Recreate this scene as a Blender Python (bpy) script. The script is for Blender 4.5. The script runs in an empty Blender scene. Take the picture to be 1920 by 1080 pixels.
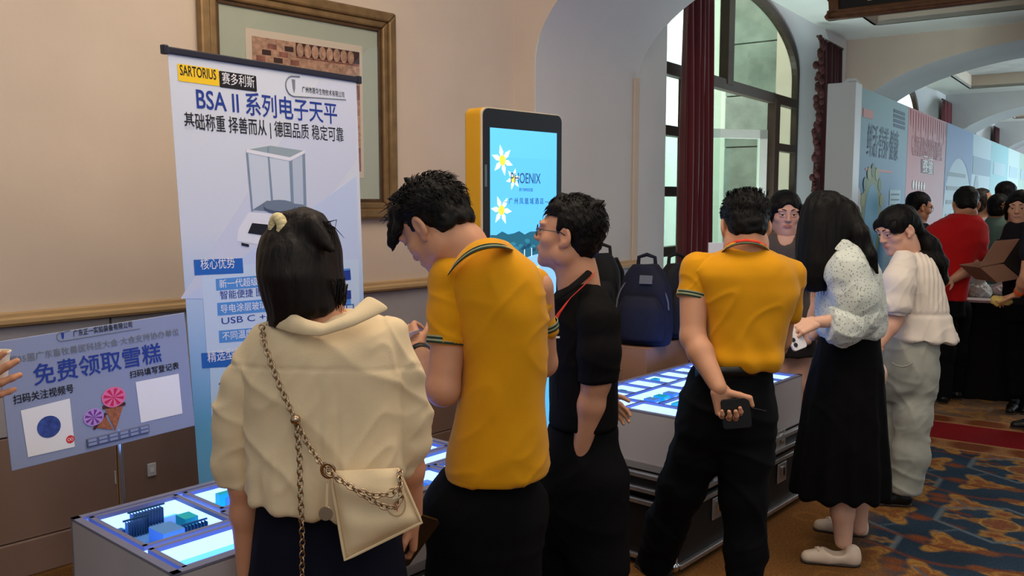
import bpy, math, random
import numpy as np
from mathutils import Vector, Matrix
random.seed(7); np.random.seed(7)
SC = bpy.context.scene
COL = SC.collection
PI = math.pi
# ---------------------------------------------------------------- camera, world, lights, exposure
F = 1650.0; HC = 1.55; PIT = math.atan(162.0 / F)
CP, SP = math.cos(PIT), math.sin(PIT)
cam = bpy.data.cameras.new('camera'); cam.sensor_width = 36.0; cam.lens = F / 1920 * 36
cam.clip_start = 0.05; cam.clip_end = 200
camo = bpy.data.objects.new('camera', cam); COL.objects.link(camo)
camo.location = (0, 0, HC); camo.rotation_euler = (PI / 2 - PIT, 0, 0)
SC.camera = camo
w = bpy.data.worlds.new('world'); SC.world = w; w.use_nodes = True
wn = w.node_tree.nodes; bg = wn['Background']
bg.inputs[0].default_value = (0.80, 0.90, 1.0, 1); bg.inputs[1].default_value = 0.42
vs = SC.view_settings
vs.view_transform = 'Standard'; vs.look = 'None'; vs.exposure = 0.0; vs.gamma = 1.0; vs.use_curve_mapping = False
SC.display_settings.display_device = 'sRGB'

def area(name, loc, target, size, power, col, shape='RECTANGLE', sy=None):
    l = bpy.data.lights.new(name, 'AREA'); l.shape = shape; l.size = size; l.size_y = sy or size
    l.energy = power; l.color = col
    o = bpy.data.objects.new(name, l); COL.objects.link(o); o.location = loc
    d = Vector(target) - Vector(loc); o.rotation_euler = d.to_track_quat('-Z', 'Y').to_euler()
    return o
WARM = (1.0, 0.78, 0.55); DAY = (0.72, 0.86, 1.0)
area('ceiling_lamp', (-0.2, 2.6, 3.5), (-0.5, 3.2, 0), 1.6, 46, WARM)
area('ceiling_lamp', (1.9, 2.6, 3.5), (1.5, 3.2, 0), 1.6, 32, WARM)
area('ceiling_lamp', (0.4, -0.8, 3.4), (0.0, 3.2, 0.9), 2.0, 30, (1.0, 0.84, 0.66))
area('ceiling_lamp', (5.6, 7.2, 3.5), (5.6, 7.4, 0), 1.2, 40, (1.0, 0.9, 0.78))
# daylight falling into the narrow court outside the three arched windows
area('court_daylight', (0.95, 10.6, 6.6), (1.2, 10.4, 1.0), 2.4, 420, (0.93, 1.0, 0.88), sy=9.0)
area('added_court_uplight', (1.75, 9.9, 0.12), (1.9, 9.8, 3.0), 1.6, 300, (0.78, 0.97, 0.98), sy=6.0)  # added lamp on the court floor, brightens the bay ceiling from below
area('court_daylight', (5.1, 16.4, 6.6), (5.3, 16.2, 1.0), 2.4, 2500, DAY, sy=7.0)
area('court_daylight', (9.2, 22.2, 6.6), (9.4, 22.0, 1.0), 2.4, 2500, DAY, sy=7.0)
# added fill lamps beyond the right edge, brightening jamb, ceilings and arch faces
area('added_hall_fill', (9.5, 8.0, 2.0), (4.0, 9.0, 2.4), 3.0, 50, (0.80, 0.92, 1.0))
area('added_hall_fill', (12.5, 14.0, 1.6), (8.0, 15.0, 3.0), 3.0, 260, (0.70, 0.90, 1.0))
area('added_hall_fill', (16.0, 20.0, 1.6), (11.0, 21.0, 3.0), 3.0, 300, (0.70, 0.90, 1.0))

# ---------------------------------------------------------------- pixel -> place
def ray(px, py):
    u = (px - 960) / F; v = (py - 540) / F
    return Vector((u, CP - v * SP, -SP - v * CP))
def at(px, py, Y):
    d = ray(px, py); t = Y / d.y
    return Vector((d.x * t, Y, HC + d.z * t))
def onz(px, py, z):
    d = ray(px, py); t = (z - HC) / d.z
    return Vector((d.x * t, d.y * t, z))
def atp(px, py, p0, n):
    d = ray(px, py); c = Vector((0, 0, HC)); n = Vector(n)
    return c + d * ((Vector(p0) - c).dot(n) / d.dot(n))
def V(*a): return Vector(a)

# ---------------------------------------------------------------- materials
def lin(c):
    return tuple(((x / 255) / 12.92 if x / 255 <= 0.04045 else ((x / 255 + 0.055) / 1.055) ** 2.4) for x in c)
MATS = {}
def mat(name, rgb=(200, 200, 200), rough=0.6, metal=0.0, spec=0.4, noise=None, bump=None, emit=None, stretch=None,
        trans=0.0, alpha=1.0, sheen=0.0, attr=None, sss=0.0, ior=1.45, coat=0.0):
    m = bpy.data.materials.new(name); m.use_nodes = True; MATS[name] = m
    nt = m.node_tree; N = nt.nodes; L = nt.links; b = N['Principled BSDF']
    c = lin(rgb) + (1,)
    b.inputs['Base Color'].default_value = c; b.inputs['Roughness'].default_value = rough
    b.inputs['Metallic'].default_value = metal; b.inputs['Specular IOR Level'].default_value = spec
    b.inputs['IOR'].default_value = ior
    if trans: b.inputs['Transmission Weight'].default_value = trans
    if alpha < 1: b.inputs['Alpha'].default_value = alpha
    if sheen: b.inputs['Sheen Weight'].default_value = sheen
    if coat: b.inputs['Coat Weight'].default_value = coat; b.inputs['Coat Roughness'].default_value = 0.08
    if sss: b.inputs['Subsurface Weight'].default_value = sss; b.inputs['Subsurface Radius'].default_value = (0.012, 0.005, 0.003); b.inputs['Subsurface Scale'].default_value = 0.5
    if emit: b.inputs['Emission Color'].default_value = lin(emit[0]) + (1,); b.inputs['Emission Strength'].default_value = emit[1]
    def coords():
        tc = N.new('ShaderNodeTexCoord'); mp = N.new('ShaderNodeMapping')
        L.new(tc.outputs['Object'], mp.inputs[0])
        if stretch: mp.inputs['Scale'].default_value = stretch
        return mp
    src = None
    if attr:
        a = N.new('ShaderNodeAttribute'); a.attribute_name = attr; src = a.outputs['Color']
        L.new(src, b.inputs['Base Color'])
    if noise:
        sc, amt = noise[:2]
        mp = coords(); t = N.new('ShaderNodeTexNoise'); t.inputs['Scale'].default_value = sc; t.inputs['Detail'].default_value = 6
        L.new(mp.outputs[0], t.inputs['Vector'])
        mx = N.new('ShaderNodeMix'); mx.data_type = 'RGBA'; mx.blend_type = 'MULTIPLY'; mx.inputs[0].default_value = 1.0
        r = N.new('ShaderNodeValToRGB'); r.color_ramp.elements[0].position = 0.3; r.color_ramp.elements[1].position = 0.7
        d = 1 - amt; u = 1 + amt * 0.5
        r.color_ramp.elements[0].color = (d, d, d, 1); r.color_ramp.elements[1].color = (u, u, u, 1)
        L.new(t.outputs['Fac'], r.inputs[0]); L.new(r.outputs[0], mx.inputs[7])
        if src: L.new(src, mx.inputs[6])
        else: mx.inputs[6].default_value = c
        L.new(mx.outputs[2], b.inputs['Base Color'])
    if bump:
        sc, st, dist = bump
        mp = coords(); t = N.new('ShaderNodeTexNoise'); t.inputs['Scale'].default_value = sc; t.inputs['Detail'].default_value = 5
        L.new(mp.outputs[0], t.inputs['Vector'])
        bm = N.new('ShaderNodeBump'); bm.inputs['Strength'].default_value = st; bm.inputs['Distance'].default_value = dist
        L.new(t.outputs['Fac'], bm.inputs['Height']); L.new(bm.outputs[0], b.inputs['Normal'])
    return m
def glow(name, rgb, s):
    return mat(name, rgb, 0.5, emit=(rgb, s))
def print_mat(name, rgb): return mat(name, rgb, 0.55, spec=0.3)

# ---------------------------------------------------------------- mesh helpers
def tag(o, label=None, cat=None, group=None, kind=None):
    if label: o['label'] = label
    if cat: o['category'] = cat
    if group: o['group'] = group
    if kind: o['kind'] = kind
    return o
def link(name, me, parent=None):
    o = bpy.data.objects.new(name, me); COL.objects.link(o)
    if parent is not None:
        o.parent = parent
        if parent.parent is None: o.matrix_parent_inverse = Matrix.Translation(-parent.location)
    return o
def thing(name, label, cat, loc=(0, 0, 0), group=None):
    o = bpy.data.objects.new(name, None); COL.objects.link(o); o.location = loc
    o.empty_display_size = 0.1
    return tag(o, label, cat, group)
def np_mesh(name, P, Q, smooth=True):
    me = bpy.data.meshes.new(name)
    P = np.asarray(P, dtype=np.float32); Q = np.asarray(Q, dtype=np.int32)
    k = Q.shape[1]
    me.vertices.add(len(P)); me.vertices.foreach_set('co', P.ravel())
    me.loops.add(Q.size); me.loops.foreach_set('vertex_index', Q.ravel())
    me.polygons.add(len(Q)); me.polygons.foreach_set('loop_start', np.arange(0, Q.size, k, dtype=np.int32))
    me.polygons.foreach_set('loop_total', np.full(len(Q), k, dtype=np.int32))
    me.polygons.foreach_set('use_smooth', np.full(len(Q), smooth, dtype=bool))
    me.update(calc_edges=True); me.validate()
    return me
class MB:
    def __init__(s): s.v = []; s.f = []; s.sm = False
    def add(s, vs, fs):
        n = len(s.v); s.v += [tuple(p) for p in vs]; s.f += [tuple(i + n for i in f) for f in fs]; return s
    def par(s, o, a, b, c):      # parallelepiped from corner o with edge vectors a,b,c
        o, a, b, c = map(Vector, (o, a, b, c))
        P = [o, o + a, o + a + b, o + b, o + c, o + a + c, o + a + b + c, o + b + c]
        fs = [(0, 3, 2, 1), (4, 5, 6, 7), (0, 1, 5, 4), (1, 2, 6, 5), (2, 3, 7, 6), (3, 0, 4, 7)]
        if a.cross(b).dot(c) < 0: fs = [f[::-1] for f in fs]
        return s.add(P, fs)
    def box(s, c, size, R=None):
        R = R or Matrix.Identity(3); a, b, d = [R.col[i] * size[i] for i in range(3)]
        return s.par(Vector(c) - (a + b + d) / 2, a, b, d)
    def prism(s, pts, n):        # polygon pts (3d, ordered) extruded along vector n
        k = len(pts); n = Vector(n); P = [Vector(p) for p in pts]
        nn = Vector((0, 0, 0))
        for i in range(k):
            a, b = P[i], P[(i + 1) % k]; nn += a.cross(b)
        A = tuple(range(k)); B = tuple(range(k, 2 * k))
        sd = [(i, (i + 1) % k, k + (i + 1) % k, k + i) for i in range(k)]
        fs = [A[::-1], B] + sd
        if nn.dot(n) < 0: fs = [f[::-1] for f in fs]
        return s.add(P + [p + n for p in P], fs)
    def strip(s, rows, close=False):   # grid of rows of points
        m = len(rows[0]); P = [p for r in rows for p in r]; fs = []
        for i in range(len(rows) - 1):
            for j in range(m if close else m - 1):
                j2 = (j + 1) % m
                fs.append((i * m + j, i * m + j2, (i + 1) * m + j2, (i + 1) * m + j))
        return s.add(P, fs)
    def tube(s, pts, r, n=8, closed=False, caps=True):
        pts = [Vector(p) for p in pts]; K = len(pts)
        rr = r if isinstance(r, (list, tuple)) else [r] * K
        up = None; rows = []
        for i, p in enumerate(pts):
            if closed: t = pts[(i + 1) % K] - pts[i - 1]
            else: t = pts[min(i + 1, K - 1)] - pts[max(i - 1, 0)]
            t.normalize()
            if up is None:
                up = Vector((0, 0, 1)) if abs(t.z) < 0.9 else Vector((1, 0, 0))
            up = (up - t * up.dot(t)).normalized(); sd = t.cross(up)
            rows.append([p + (up * math.cos(q) + sd * math.sin(q)) * rr[i] for q in [2 * PI * k / n for k in range(n)]])
        if closed: rows.append(rows[0])
        n0 = len(s.v); s.strip(rows, True)
        if caps and not closed:
            s.f.append(tuple(n0 + k for k in range(n))[::-1]); m = n0 + (len(rows) - 1) * n
            s.f.append(tuple(m + k for k in range(n)))
        return s
    def lathe(s, c, prof, n=20, axis=(0, 0, 1), ref=None):
        ax = Vector(axis).normalized(); u = ax.orthogonal().normalized(); v = ax.cross(u); c = Vector(c)
        rows = [[c + ax * h + (u * math.cos(2 * PI * k / n) + v * math.sin(2 * PI * k / n)) * max(r, 1e-4) for k in range(n)] for r, h in prof]
        return s.strip(rows, True)
    def ball(s, c, r, n=10, sc=(1, 1, 1)):
        rows = []
        for i in range(n + 1):
            a = PI * i / n - PI / 2
            rows.append([Vector(c) + Vector((r * sc[0] * math.cos(a) * math.cos(q), r * sc[1] * math.cos(a) * math.sin(q), r * sc[2] * math.sin(a))) for q in [2 * PI * k / (2 * n) for k in range(2 * n)]])
        return s.strip(rows, True)
    def build(s, name, m, parent=None, smooth=False, bevel=0, ang=40, seg=2):
        me = bpy.data.meshes.new(name); me.from_pydata(s.v, [], s.f); me.update()
        if smooth:
            me.polygons.foreach_set('use_smooth', [True] * len(me.polygons))
            me.set_sharp_from_angle(angle=math.radians(ang))
        me.materials.append(m if not isinstance(m, str) else MATS[m])
        o = link(name, me, parent)
        if bevel:
            md = o.modifiers.new('bevel', 'BEVEL'); md.width = bevel; md.segments = seg; md.limit_method = 'ANGLE'
        return o
class Fr:
    """flat frame: origin o, unit u (right) and v (up)"""
    def __init__(s, o, u, v): s.o = Vector(o); s.u = Vector(u).normalized(); s.v = Vector(v).normalized(); s.n = s.u.cross(s.v).normalized()
    def p(s, a, b, c=0): return s.o + s.u * a + s.v * b + s.n * c
    def rect(s, mb, a0, b0, a1, b1, c0, c1):
        return mb.par(s.p(a0, b0, c0), s.u * (a1 - a0), s.v * (b1 - b0), s.n * (c1 - c0))
    def poly(s, mb, pts, c0, c1):
        return mb.prism([s.p(a, b, c0) for a, b in pts], s.n * (c1 - c0))
def rrect(a0, b0, a1, b1, r, n=4):
    out = []
    for cx, cy, q in ((a1 - r, b0 + r, -PI / 2), (a1 - r, b1 - r, 0), (a0 + r, b1 - r, PI / 2), (a0 + r, b0 + r, PI)):
        for i in range(n + 1):
            t = q + PI / 2 * i / n; out.append((cx + r * math.cos(t), cy + r * math.sin(t)))
    return out
def ngon(cx, cy, rx, ry=None, n=16):
    ry = ry or rx
    return [(cx + rx * math.cos(2 * PI * i / n), cy + ry * math.sin(2 * PI * i / n)) for i in range(n)]
def text(fr, s, a, b, h, m, parent, width=None, align='L', name='lettering', off=0.0015, bold=0.0, shear=0, depth=0.0005):
    cu = bpy.data.curves.new('t', 'FONT'); cu.body = s; cu.size = h; cu.extrude = depth / 2; cu.resolution_u = 3; cu.offset = bold * h; cu.shear = shear
    ob = bpy.data.objects.new('t', cu); COL.objects.link(ob)
    dg = bpy.context.evaluated_depsgraph_get(); me = bpy.data.meshes.new_from_object(ob.evaluated_get(dg))
    bpy.data.objects.remove(ob); bpy.data.curves.remove(cu)
    n = len(me.vertices)
    if n == 0: return None
    co = np.empty(n * 3, dtype=np.float32); me.vertices.foreach_get('co', co); co = co.reshape(-1, 3)
    x0, x1 = co[:, 0].min(), co[:, 0].max(); sx = 1.0
    if width: sx = width / (x1 - x0)
    w_ = (x1 - x0) * sx
    xs = (co[:, 0] - x0) * sx + (a if align == 'L' else a - w_ / 2 if align == 'C' else a - w_)
    O, U, W, N_ = [np.array(q) for q in (fr.o, fr.u, fr.v, fr.n)]
    P = O + xs[:, None] * U + (co[:, 1] + b)[:, None] * W + (co[:, 2] + off)[:, None] * N_
    me.vertices.foreach_set('co', P.astype(np.float32).ravel()); me.update()
    me.materials.clear(); me.materials.append(m if not isinstance(m, str) else MATS[m]); me.name = name
    return link(name, me, parent)

# ---------------------------------------------------------------- implicit surfaces (for bodies and cloth)
def smin(a, b, k):
    if k <= 0: return np.minimum(a, b)
    h = np.maximum(k - np.abs(a - b), 0) / k
    return np.minimum(a, b) - h * h * k * 0.25
def vnoise(P, seed=0):
    P = np.asarray(P, dtype=np.float64) + seed * 17.31; I = np.floor(P).astype(np.int64); f = P - I; f = f * f * (3 - 2 * f)
    def hs(i, j, k):
        n = (i * 73856093) ^ (j * 19349663) ^ (k * 83492791); n = (n ^ (n >> 13)) * 1274126177; return ((n ^ (n >> 16)) & 0xffff) / 32767.5 - 1
    r = 0
    for a in (0, 1):
        for b in (0, 1):
            for c in (0, 1):
                wt = (f[:, 0] if a else 1 - f[:, 0]) * (f[:, 1] if b else 1 - f[:, 1]) * (f[:, 2] if c else 1 - f[:, 2])
                r = r + wt * hs(I[:, 0] + a, I[:, 1] + b, I[:, 2] + c)
    return r
MG = 0.05
class SDF:
    def __init__(s): s.p = []
    def _a(s, op, lo, hi, f, k): s.p.append((op, np.array(lo, float), np.array(hi, float), f, k)); return s
    def cone(s, a, b, ra, rb=None, k=0.015, op='u', flat=None):
        rb = ra if rb is None else rb
        a = np.array(a, float); b = np.array(b, float); ab = b - a; L2 = max(ab @ ab, 1e-9); R = max(ra, rb)
        if flat is not None: fn = np.array(Vector(flat[0]).normalized()); fs = flat[1]
        def f(x, y, z):
            X, Y, Z = x - a[0], y - a[1], z - a[2]
            if flat is not None:
                q = (X * fn[0] + Y * fn[1] + Z * fn[2]) * (1 / fs - 1); X = X + q * fn[0]; Y = Y + q * fn[1]; Z = Z + q * fn[2]
            h = np.clip((X * ab[0] + Y * ab[1] + Z * ab[2]) / L2, 0, 1)
            d = np.sqrt((X - h * ab[0]) ** 2 + (Y - h * ab[1]) ** 2 + (Z - h * ab[2]) ** 2) - (ra + (rb - ra) * h)
            return d * (min(fs, 1) if flat is not None else 1)
        return s._a(op, np.minimum(a, b) - R, np.maximum(a, b) + R, f, k)
    def chain(s, pts, rs, k=0.012, op='u', flat=None):
        for i in range(len(pts) - 1): s.cone(pts[i], pts[i + 1], rs[i], rs[i + 1], k, op, flat)
        return s
    def ell(s, c, r, R=None, k=0.015, op='u'):
        c = np.array(c, float); r = np.array(r, float); R = np.array(R if R is not None else np.eye(3)); m = r.max()
        def f(x, y, z):
            X, Y, Z = x - c[0], y - c[1], z - c[2]
            u = X * R[0, 0] + Y * R[1, 0] + Z * R[2, 0]; v = X * R[0, 1] + Y * R[1, 1] + Z * R[2, 1]; w_ = X * R[0, 2] + Y * R[1, 2] + Z * R[2, 2]
            k0 = np.sqrt((u / r[0]) ** 2 + (v / r[1]) ** 2 + (w_ / r[2]) ** 2); k1 = np.sqrt((u / r[0] ** 2) ** 2 + (v / r[1] ** 2) ** 2 + (w_ / r[2] ** 2) ** 2)
            return k0 * (k0 - 1) / np.maximum(k1, 1e-6)
        ext = np.sqrt((R ** 2) @ (r ** 2))
        return s._a(op, c - ext, c + ext, f, k)
    def loft(s, zs, cx, cy, hw, hd, k=0.02, e=2.4, op='u'):
        o = np.argsort(zs); zs, cx, cy, hw, hd = [np.array(q, float)[o] for q in (zs, cx, cy, hw, hd)]
        # smooth resample
        zz = np.linspace(zs[0], zs[-1], 60)
        def sm(q):
            r = np.interp(zz, zs, q); kk = np.array([1, 2, 3, 2, 1.]) / 9; rp = np.pad(r, 2, mode='edge'); return np.convolve(rp, kk, 'valid')
        CX, CY, HW, HD = map(sm, (cx, cy, hw, hd))
        def f(x, y, z):
            zf = z + 0 * z; a = np.interp(zf.ravel(), zz, CX).reshape(zf.shape); b = np.interp(zf.ravel(), zz, CY).reshape(zf.shape)
            wv = np.interp(zf.ravel(), zz, HW).reshape(zf.shape); dv = np.interp(zf.ravel(), zz, HD).reshape(zf.shape)
            n = (np.abs((x - a) / wv) ** e + np.abs((y - b) / dv) ** e) ** (1 / e)
            d = (n - 1) * np.minimum(wv, dv)
            return np.maximum(d, np.maximum(z - zz[-1], zz[0] - z))
        lo = (min(CX - HW), min(CY - HD), zz[0]); hi = (max(CX + HW), max(CY + HD), zz[-1])
        return s._a(op, lo, hi, f, k)
    def plane(s, pt, n, k=0.0):       # removes the side n points to
        pt = np.array(pt, float); n = np.array(Vector(n).normalized())
        def f(x, y, z): return (x - pt[0]) * n[0] + (y - pt[1]) * n[1] + (z - pt[2]) * n[2]
        return s._a('i', (0, 0, 0), (0, 0, 0), f, k)
    def func(s, op, lo, hi, f, k=0.01): return s._a(op, lo, hi, f, k)
    def field(s, h, lo=None, hi=None):
        us = [q for q in s.p if q[0] == 'u']
        L = np.min([q[1] for q in us], 0) - 2.5 * h; Hh = np.max([q[2] for q in us], 0) + 2.5 * h
        if lo is not None: L = np.maximum(L, lo)
        if hi is not None: Hh = np.minimum(Hh, hi)
        n = np.ceil((Hh - L) / h).astype(int) + 1
        x, y, z = [(L[i] + h * np.arange(n[i])).astype(np.float32) for i in range(3)]
        D = np.full(n, MG + 0.01, dtype=np.float32)
        for op, a, b, f, k in s.p:
            if op == 'i': i0 = np.zeros(3, int); i1 = n
            else:
                i0 = np.clip(np.floor((a - MG - L) / h).astype(int), 0, n); i1 = np.clip(np.ceil((b + MG - L) / h).astype(int) + 1, 0, n)
            if (i1 <= i0).any(): continue
            sl = tuple(slice(i0[i], i1[i]) for i in range(3))
            d = f(x[sl[0]][:, None, None], y[sl[1]][None, :, None], z[sl[2]][None, None, :])
            if op == 'u': D[sl] = smin(D[sl], d, k)
            elif op == 's': D[sl] = -smin(-D[sl], d, k)
            else: D[sl] = -smin(-D[sl], -d, k)
        return D, L
    def mesh(s, h, lo=None, hi=None):
        D, L = s.field(h, lo, hi)
        # close the borders
        for ax in range(3):
            for e in (0, -1):
                sl = [slice(None)] * 3; sl[ax] = e; D[tuple(sl)] = np.maximum(D[tuple(sl)], h * 0.5)
        return snets(D, L, h)
def snets(D, L, h):
    ins = D < 0; c = np.zeros(tuple(np.array(D.shape) - 1), np.int8); nx, ny, nz = c.shape
    offs = [(i, j, k) for i in (0, 1) for j in (0, 1) for k in (0, 1)]
    for i, j, k in offs: c += ins[i:i + nx, j:j + ny, k:k + nz]
    act = (c > 0) & (c < 8); I, J, K = np.nonzero(act); n = len(I)
    vid = np.full(c.shape, -1, np.int32); vid[act] = np.arange(n)
    P = np.zeros((n, 3)); cnt = np.zeros(n)
    for ax in range(3):
        for o in offs:
            if o[ax]: continue
            e = list(o); e[ax] = 1
            a = D[I + o[0], J + o[1], K + o[2]]; b = D[I + e[0], J + e[1], K + e[2]]
            m = (a < 0) != (b < 0); t = np.where(m, a / np.where(a == b, 1, a - b), 0)
            q = np.zeros((n, 3)) + np.array(o); q[:, ax] += t
            P[m] += q[m]; cnt[m] += 1
    P = P / cnt[:, None] + np.stack([I, J, K], 1); Vx = L + h * P
    Q = []
    for ax in range(3):
        b_, c_ = [(1, 2), (2, 0), (0, 1)][ax]
        s0 = [slice(1, -1)] * 3; s1 = [slice(1, -1)] * 3; s0[ax] = slice(0, -1); s1[ax] = slice(1, None)
        A = ins[tuple(s0)]; B = ins[tuple(s1)]; ijk = np.array(np.nonzero(A != B))
        fl = A[tuple(ijk)]
        for q in range(3):
            if q != ax: ijk[q] += 1
        def cell(db, dc):
            t = ijk.copy(); t[b_] += db; t[c_] += dc; return vid[tuple(t)]
        qd = np.stack([cell(-1, -1), cell(0, -1), cell(0, 0), cell(-1, 0)], 1)
        qd[~fl] = qd[~fl][:, ::-1]; Q.append(qd)
    Q = np.concatenate(Q); Q = Q[(Q >= 0).all(1)]
    return Vx, Q
def vnormals(P, Q):
    n = np.cross(P[Q[:, 2]] - P[Q[:, 0]], P[Q[:, 3]] - P[Q[:, 1]]); N_ = np.zeros_like(P)
    for i in range(4):
        for a in range(3): N_[:, a] += np.bincount(Q[:, i], n[:, a], len(P))
    return N_ / np.maximum(np.linalg.norm(N_, axis=1), 1e-9)[:, None]
def lapl(P, Q, it=1, lam=0.5):
    for _ in range(it):
        S = np.zeros_like(P); C = np.zeros(len(P))
        for i in range(4):
            a, b = Q[:, i], Q[:, (i + 1) % 4]
            for x, y in ((a, b), (b, a)):
                C += np.bincount(x, minlength=len(P))
                for q in range(3): S[:, q] += np.bincount(x, P[y, q], len(P))
        P = P + lam * (S / np.maximum(C, 1)[:, None] - P)
    return P
def sdf_obj(sd, name, m, parent, h, smooth_it=1, disp=None, color=None, merge=None):
    P, Q = sd.mesh(h)
    if smooth_it: P = lapl(P, Q, smooth_it)
    if disp is not None:
        P = P + vnormals(P, Q) * np.asarray(disp(P))[:, None]
    if merge is not None:
        for P2, Q2 in merge:
            Q = np.concatenate([Q, Q2 + len(P)]); P = np.concatenate([P, P2])
    me = np_mesh(name, P, Q)
    me.materials.append(m if not isinstance(m, str) else MATS[m])
    if color is not None:
        a = me.color_attributes.new('col', 'FLOAT_COLOR', 'POINT'); c = np.ones((len(P), 4), np.float32); c[:, :3] = color(P); a.data.foreach_set('color', c.ravel())
    return link(name, me, parent)
# ================================================================ SETTING
mat('plaster', (212, 194, 177), 0.75, noise=(3.0, 0.05), bump=(40, 0.08, 0.01))
mat('plaster_white', (214, 212, 214), 0.7, noise=(2.0, 0.05), bump=(30, 0.06, 0.01))
mat('ceiling_paint', (206, 206, 200), 0.8, noise=(2.0, 0.05))
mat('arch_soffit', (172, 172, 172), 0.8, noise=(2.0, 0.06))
mat('marble_dark', (146, 120, 108), 0.14, spec=0.6, noise=(2.2, 0.22), stretch=(1, 1, 0.35))
mat('marble_pale', (176, 172, 178), 0.25, spec=0.5, noise=(4, 0.12))
mat('rail_gold', (192, 160, 116), 0.5, noise=(6, 0.12), stretch=(1, 1, 6))
mat('window_bronze', (74, 60, 50), 0.45, metal=0.3, noise=(8, 0.15))
mat('sash_white', (214, 216, 204), 0.5, noise=(5, 0.06))
mat('curtain_red', (104, 26, 36), 0.75, sheen=0.3, noise=(10, 0.2), stretch=(1, 1, 0.1))
mat('curtain_dark', (58, 20, 24), 0.8, noise=(10, 0.25), stretch=(1, 1, 0.1))
mat('fringe', (70, 34, 32), 0.9, noise=(60, 0.5))
mat('outside_wall', (232, 238, 222), 0.9, noise=(1.5, 0.08))
mat('outside_stone', (150, 158, 146), 0.95, noise=(2.5, 0.35), bump=(14, 0.4, 0.03))
mat('outside_paving', (150, 158, 150), 0.9, noise=(3, 0.2))
def glass_mat():
    m = bpy.data.materials.new('glass_pane'); m.use_nodes = True; N = m.node_tree.nodes; L = m.node_tree.links; MATS['glass_pane'] = m
    N.remove(N['Principled BSDF']); t = N.new('ShaderNodeBsdfTransparent'); t.inputs[0].default_value = (0.90, 0.95, 0.92, 1)
    g = N.new('ShaderNodeBsdfGlossy'); g.inputs['Roughness'].default_value = 0.03
    mx = N.new('ShaderNodeMixShader'); mx.inputs[0].default_value = 0.05
    L.new(t.outputs[0], mx.inputs[1]); L.new(g.outputs[0], mx.inputs[2]); L.new(mx.outputs[0], N['Material Output'].inputs[0])
glass_mat()
Z = V(0, 0, 1)
HD = V(0.578, 0.816, 0).normalized()      # along the hall
PD = V(0.816, -0.578, 0).normalized()     # across the hall, towards the right
J0 = V(0.147, 5.67, 0)                    # foot of the first arch, left side
def hall(t, s, z): return J0 + HD * t + PD * s + Z * z
SPAN, RISE, SPRING, TH, PITCHH, CEIL = 5.0, 1.0, 2.43, 1.40, 7.14, 3.6
def st(o): return tag(o, kind='structure')
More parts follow.
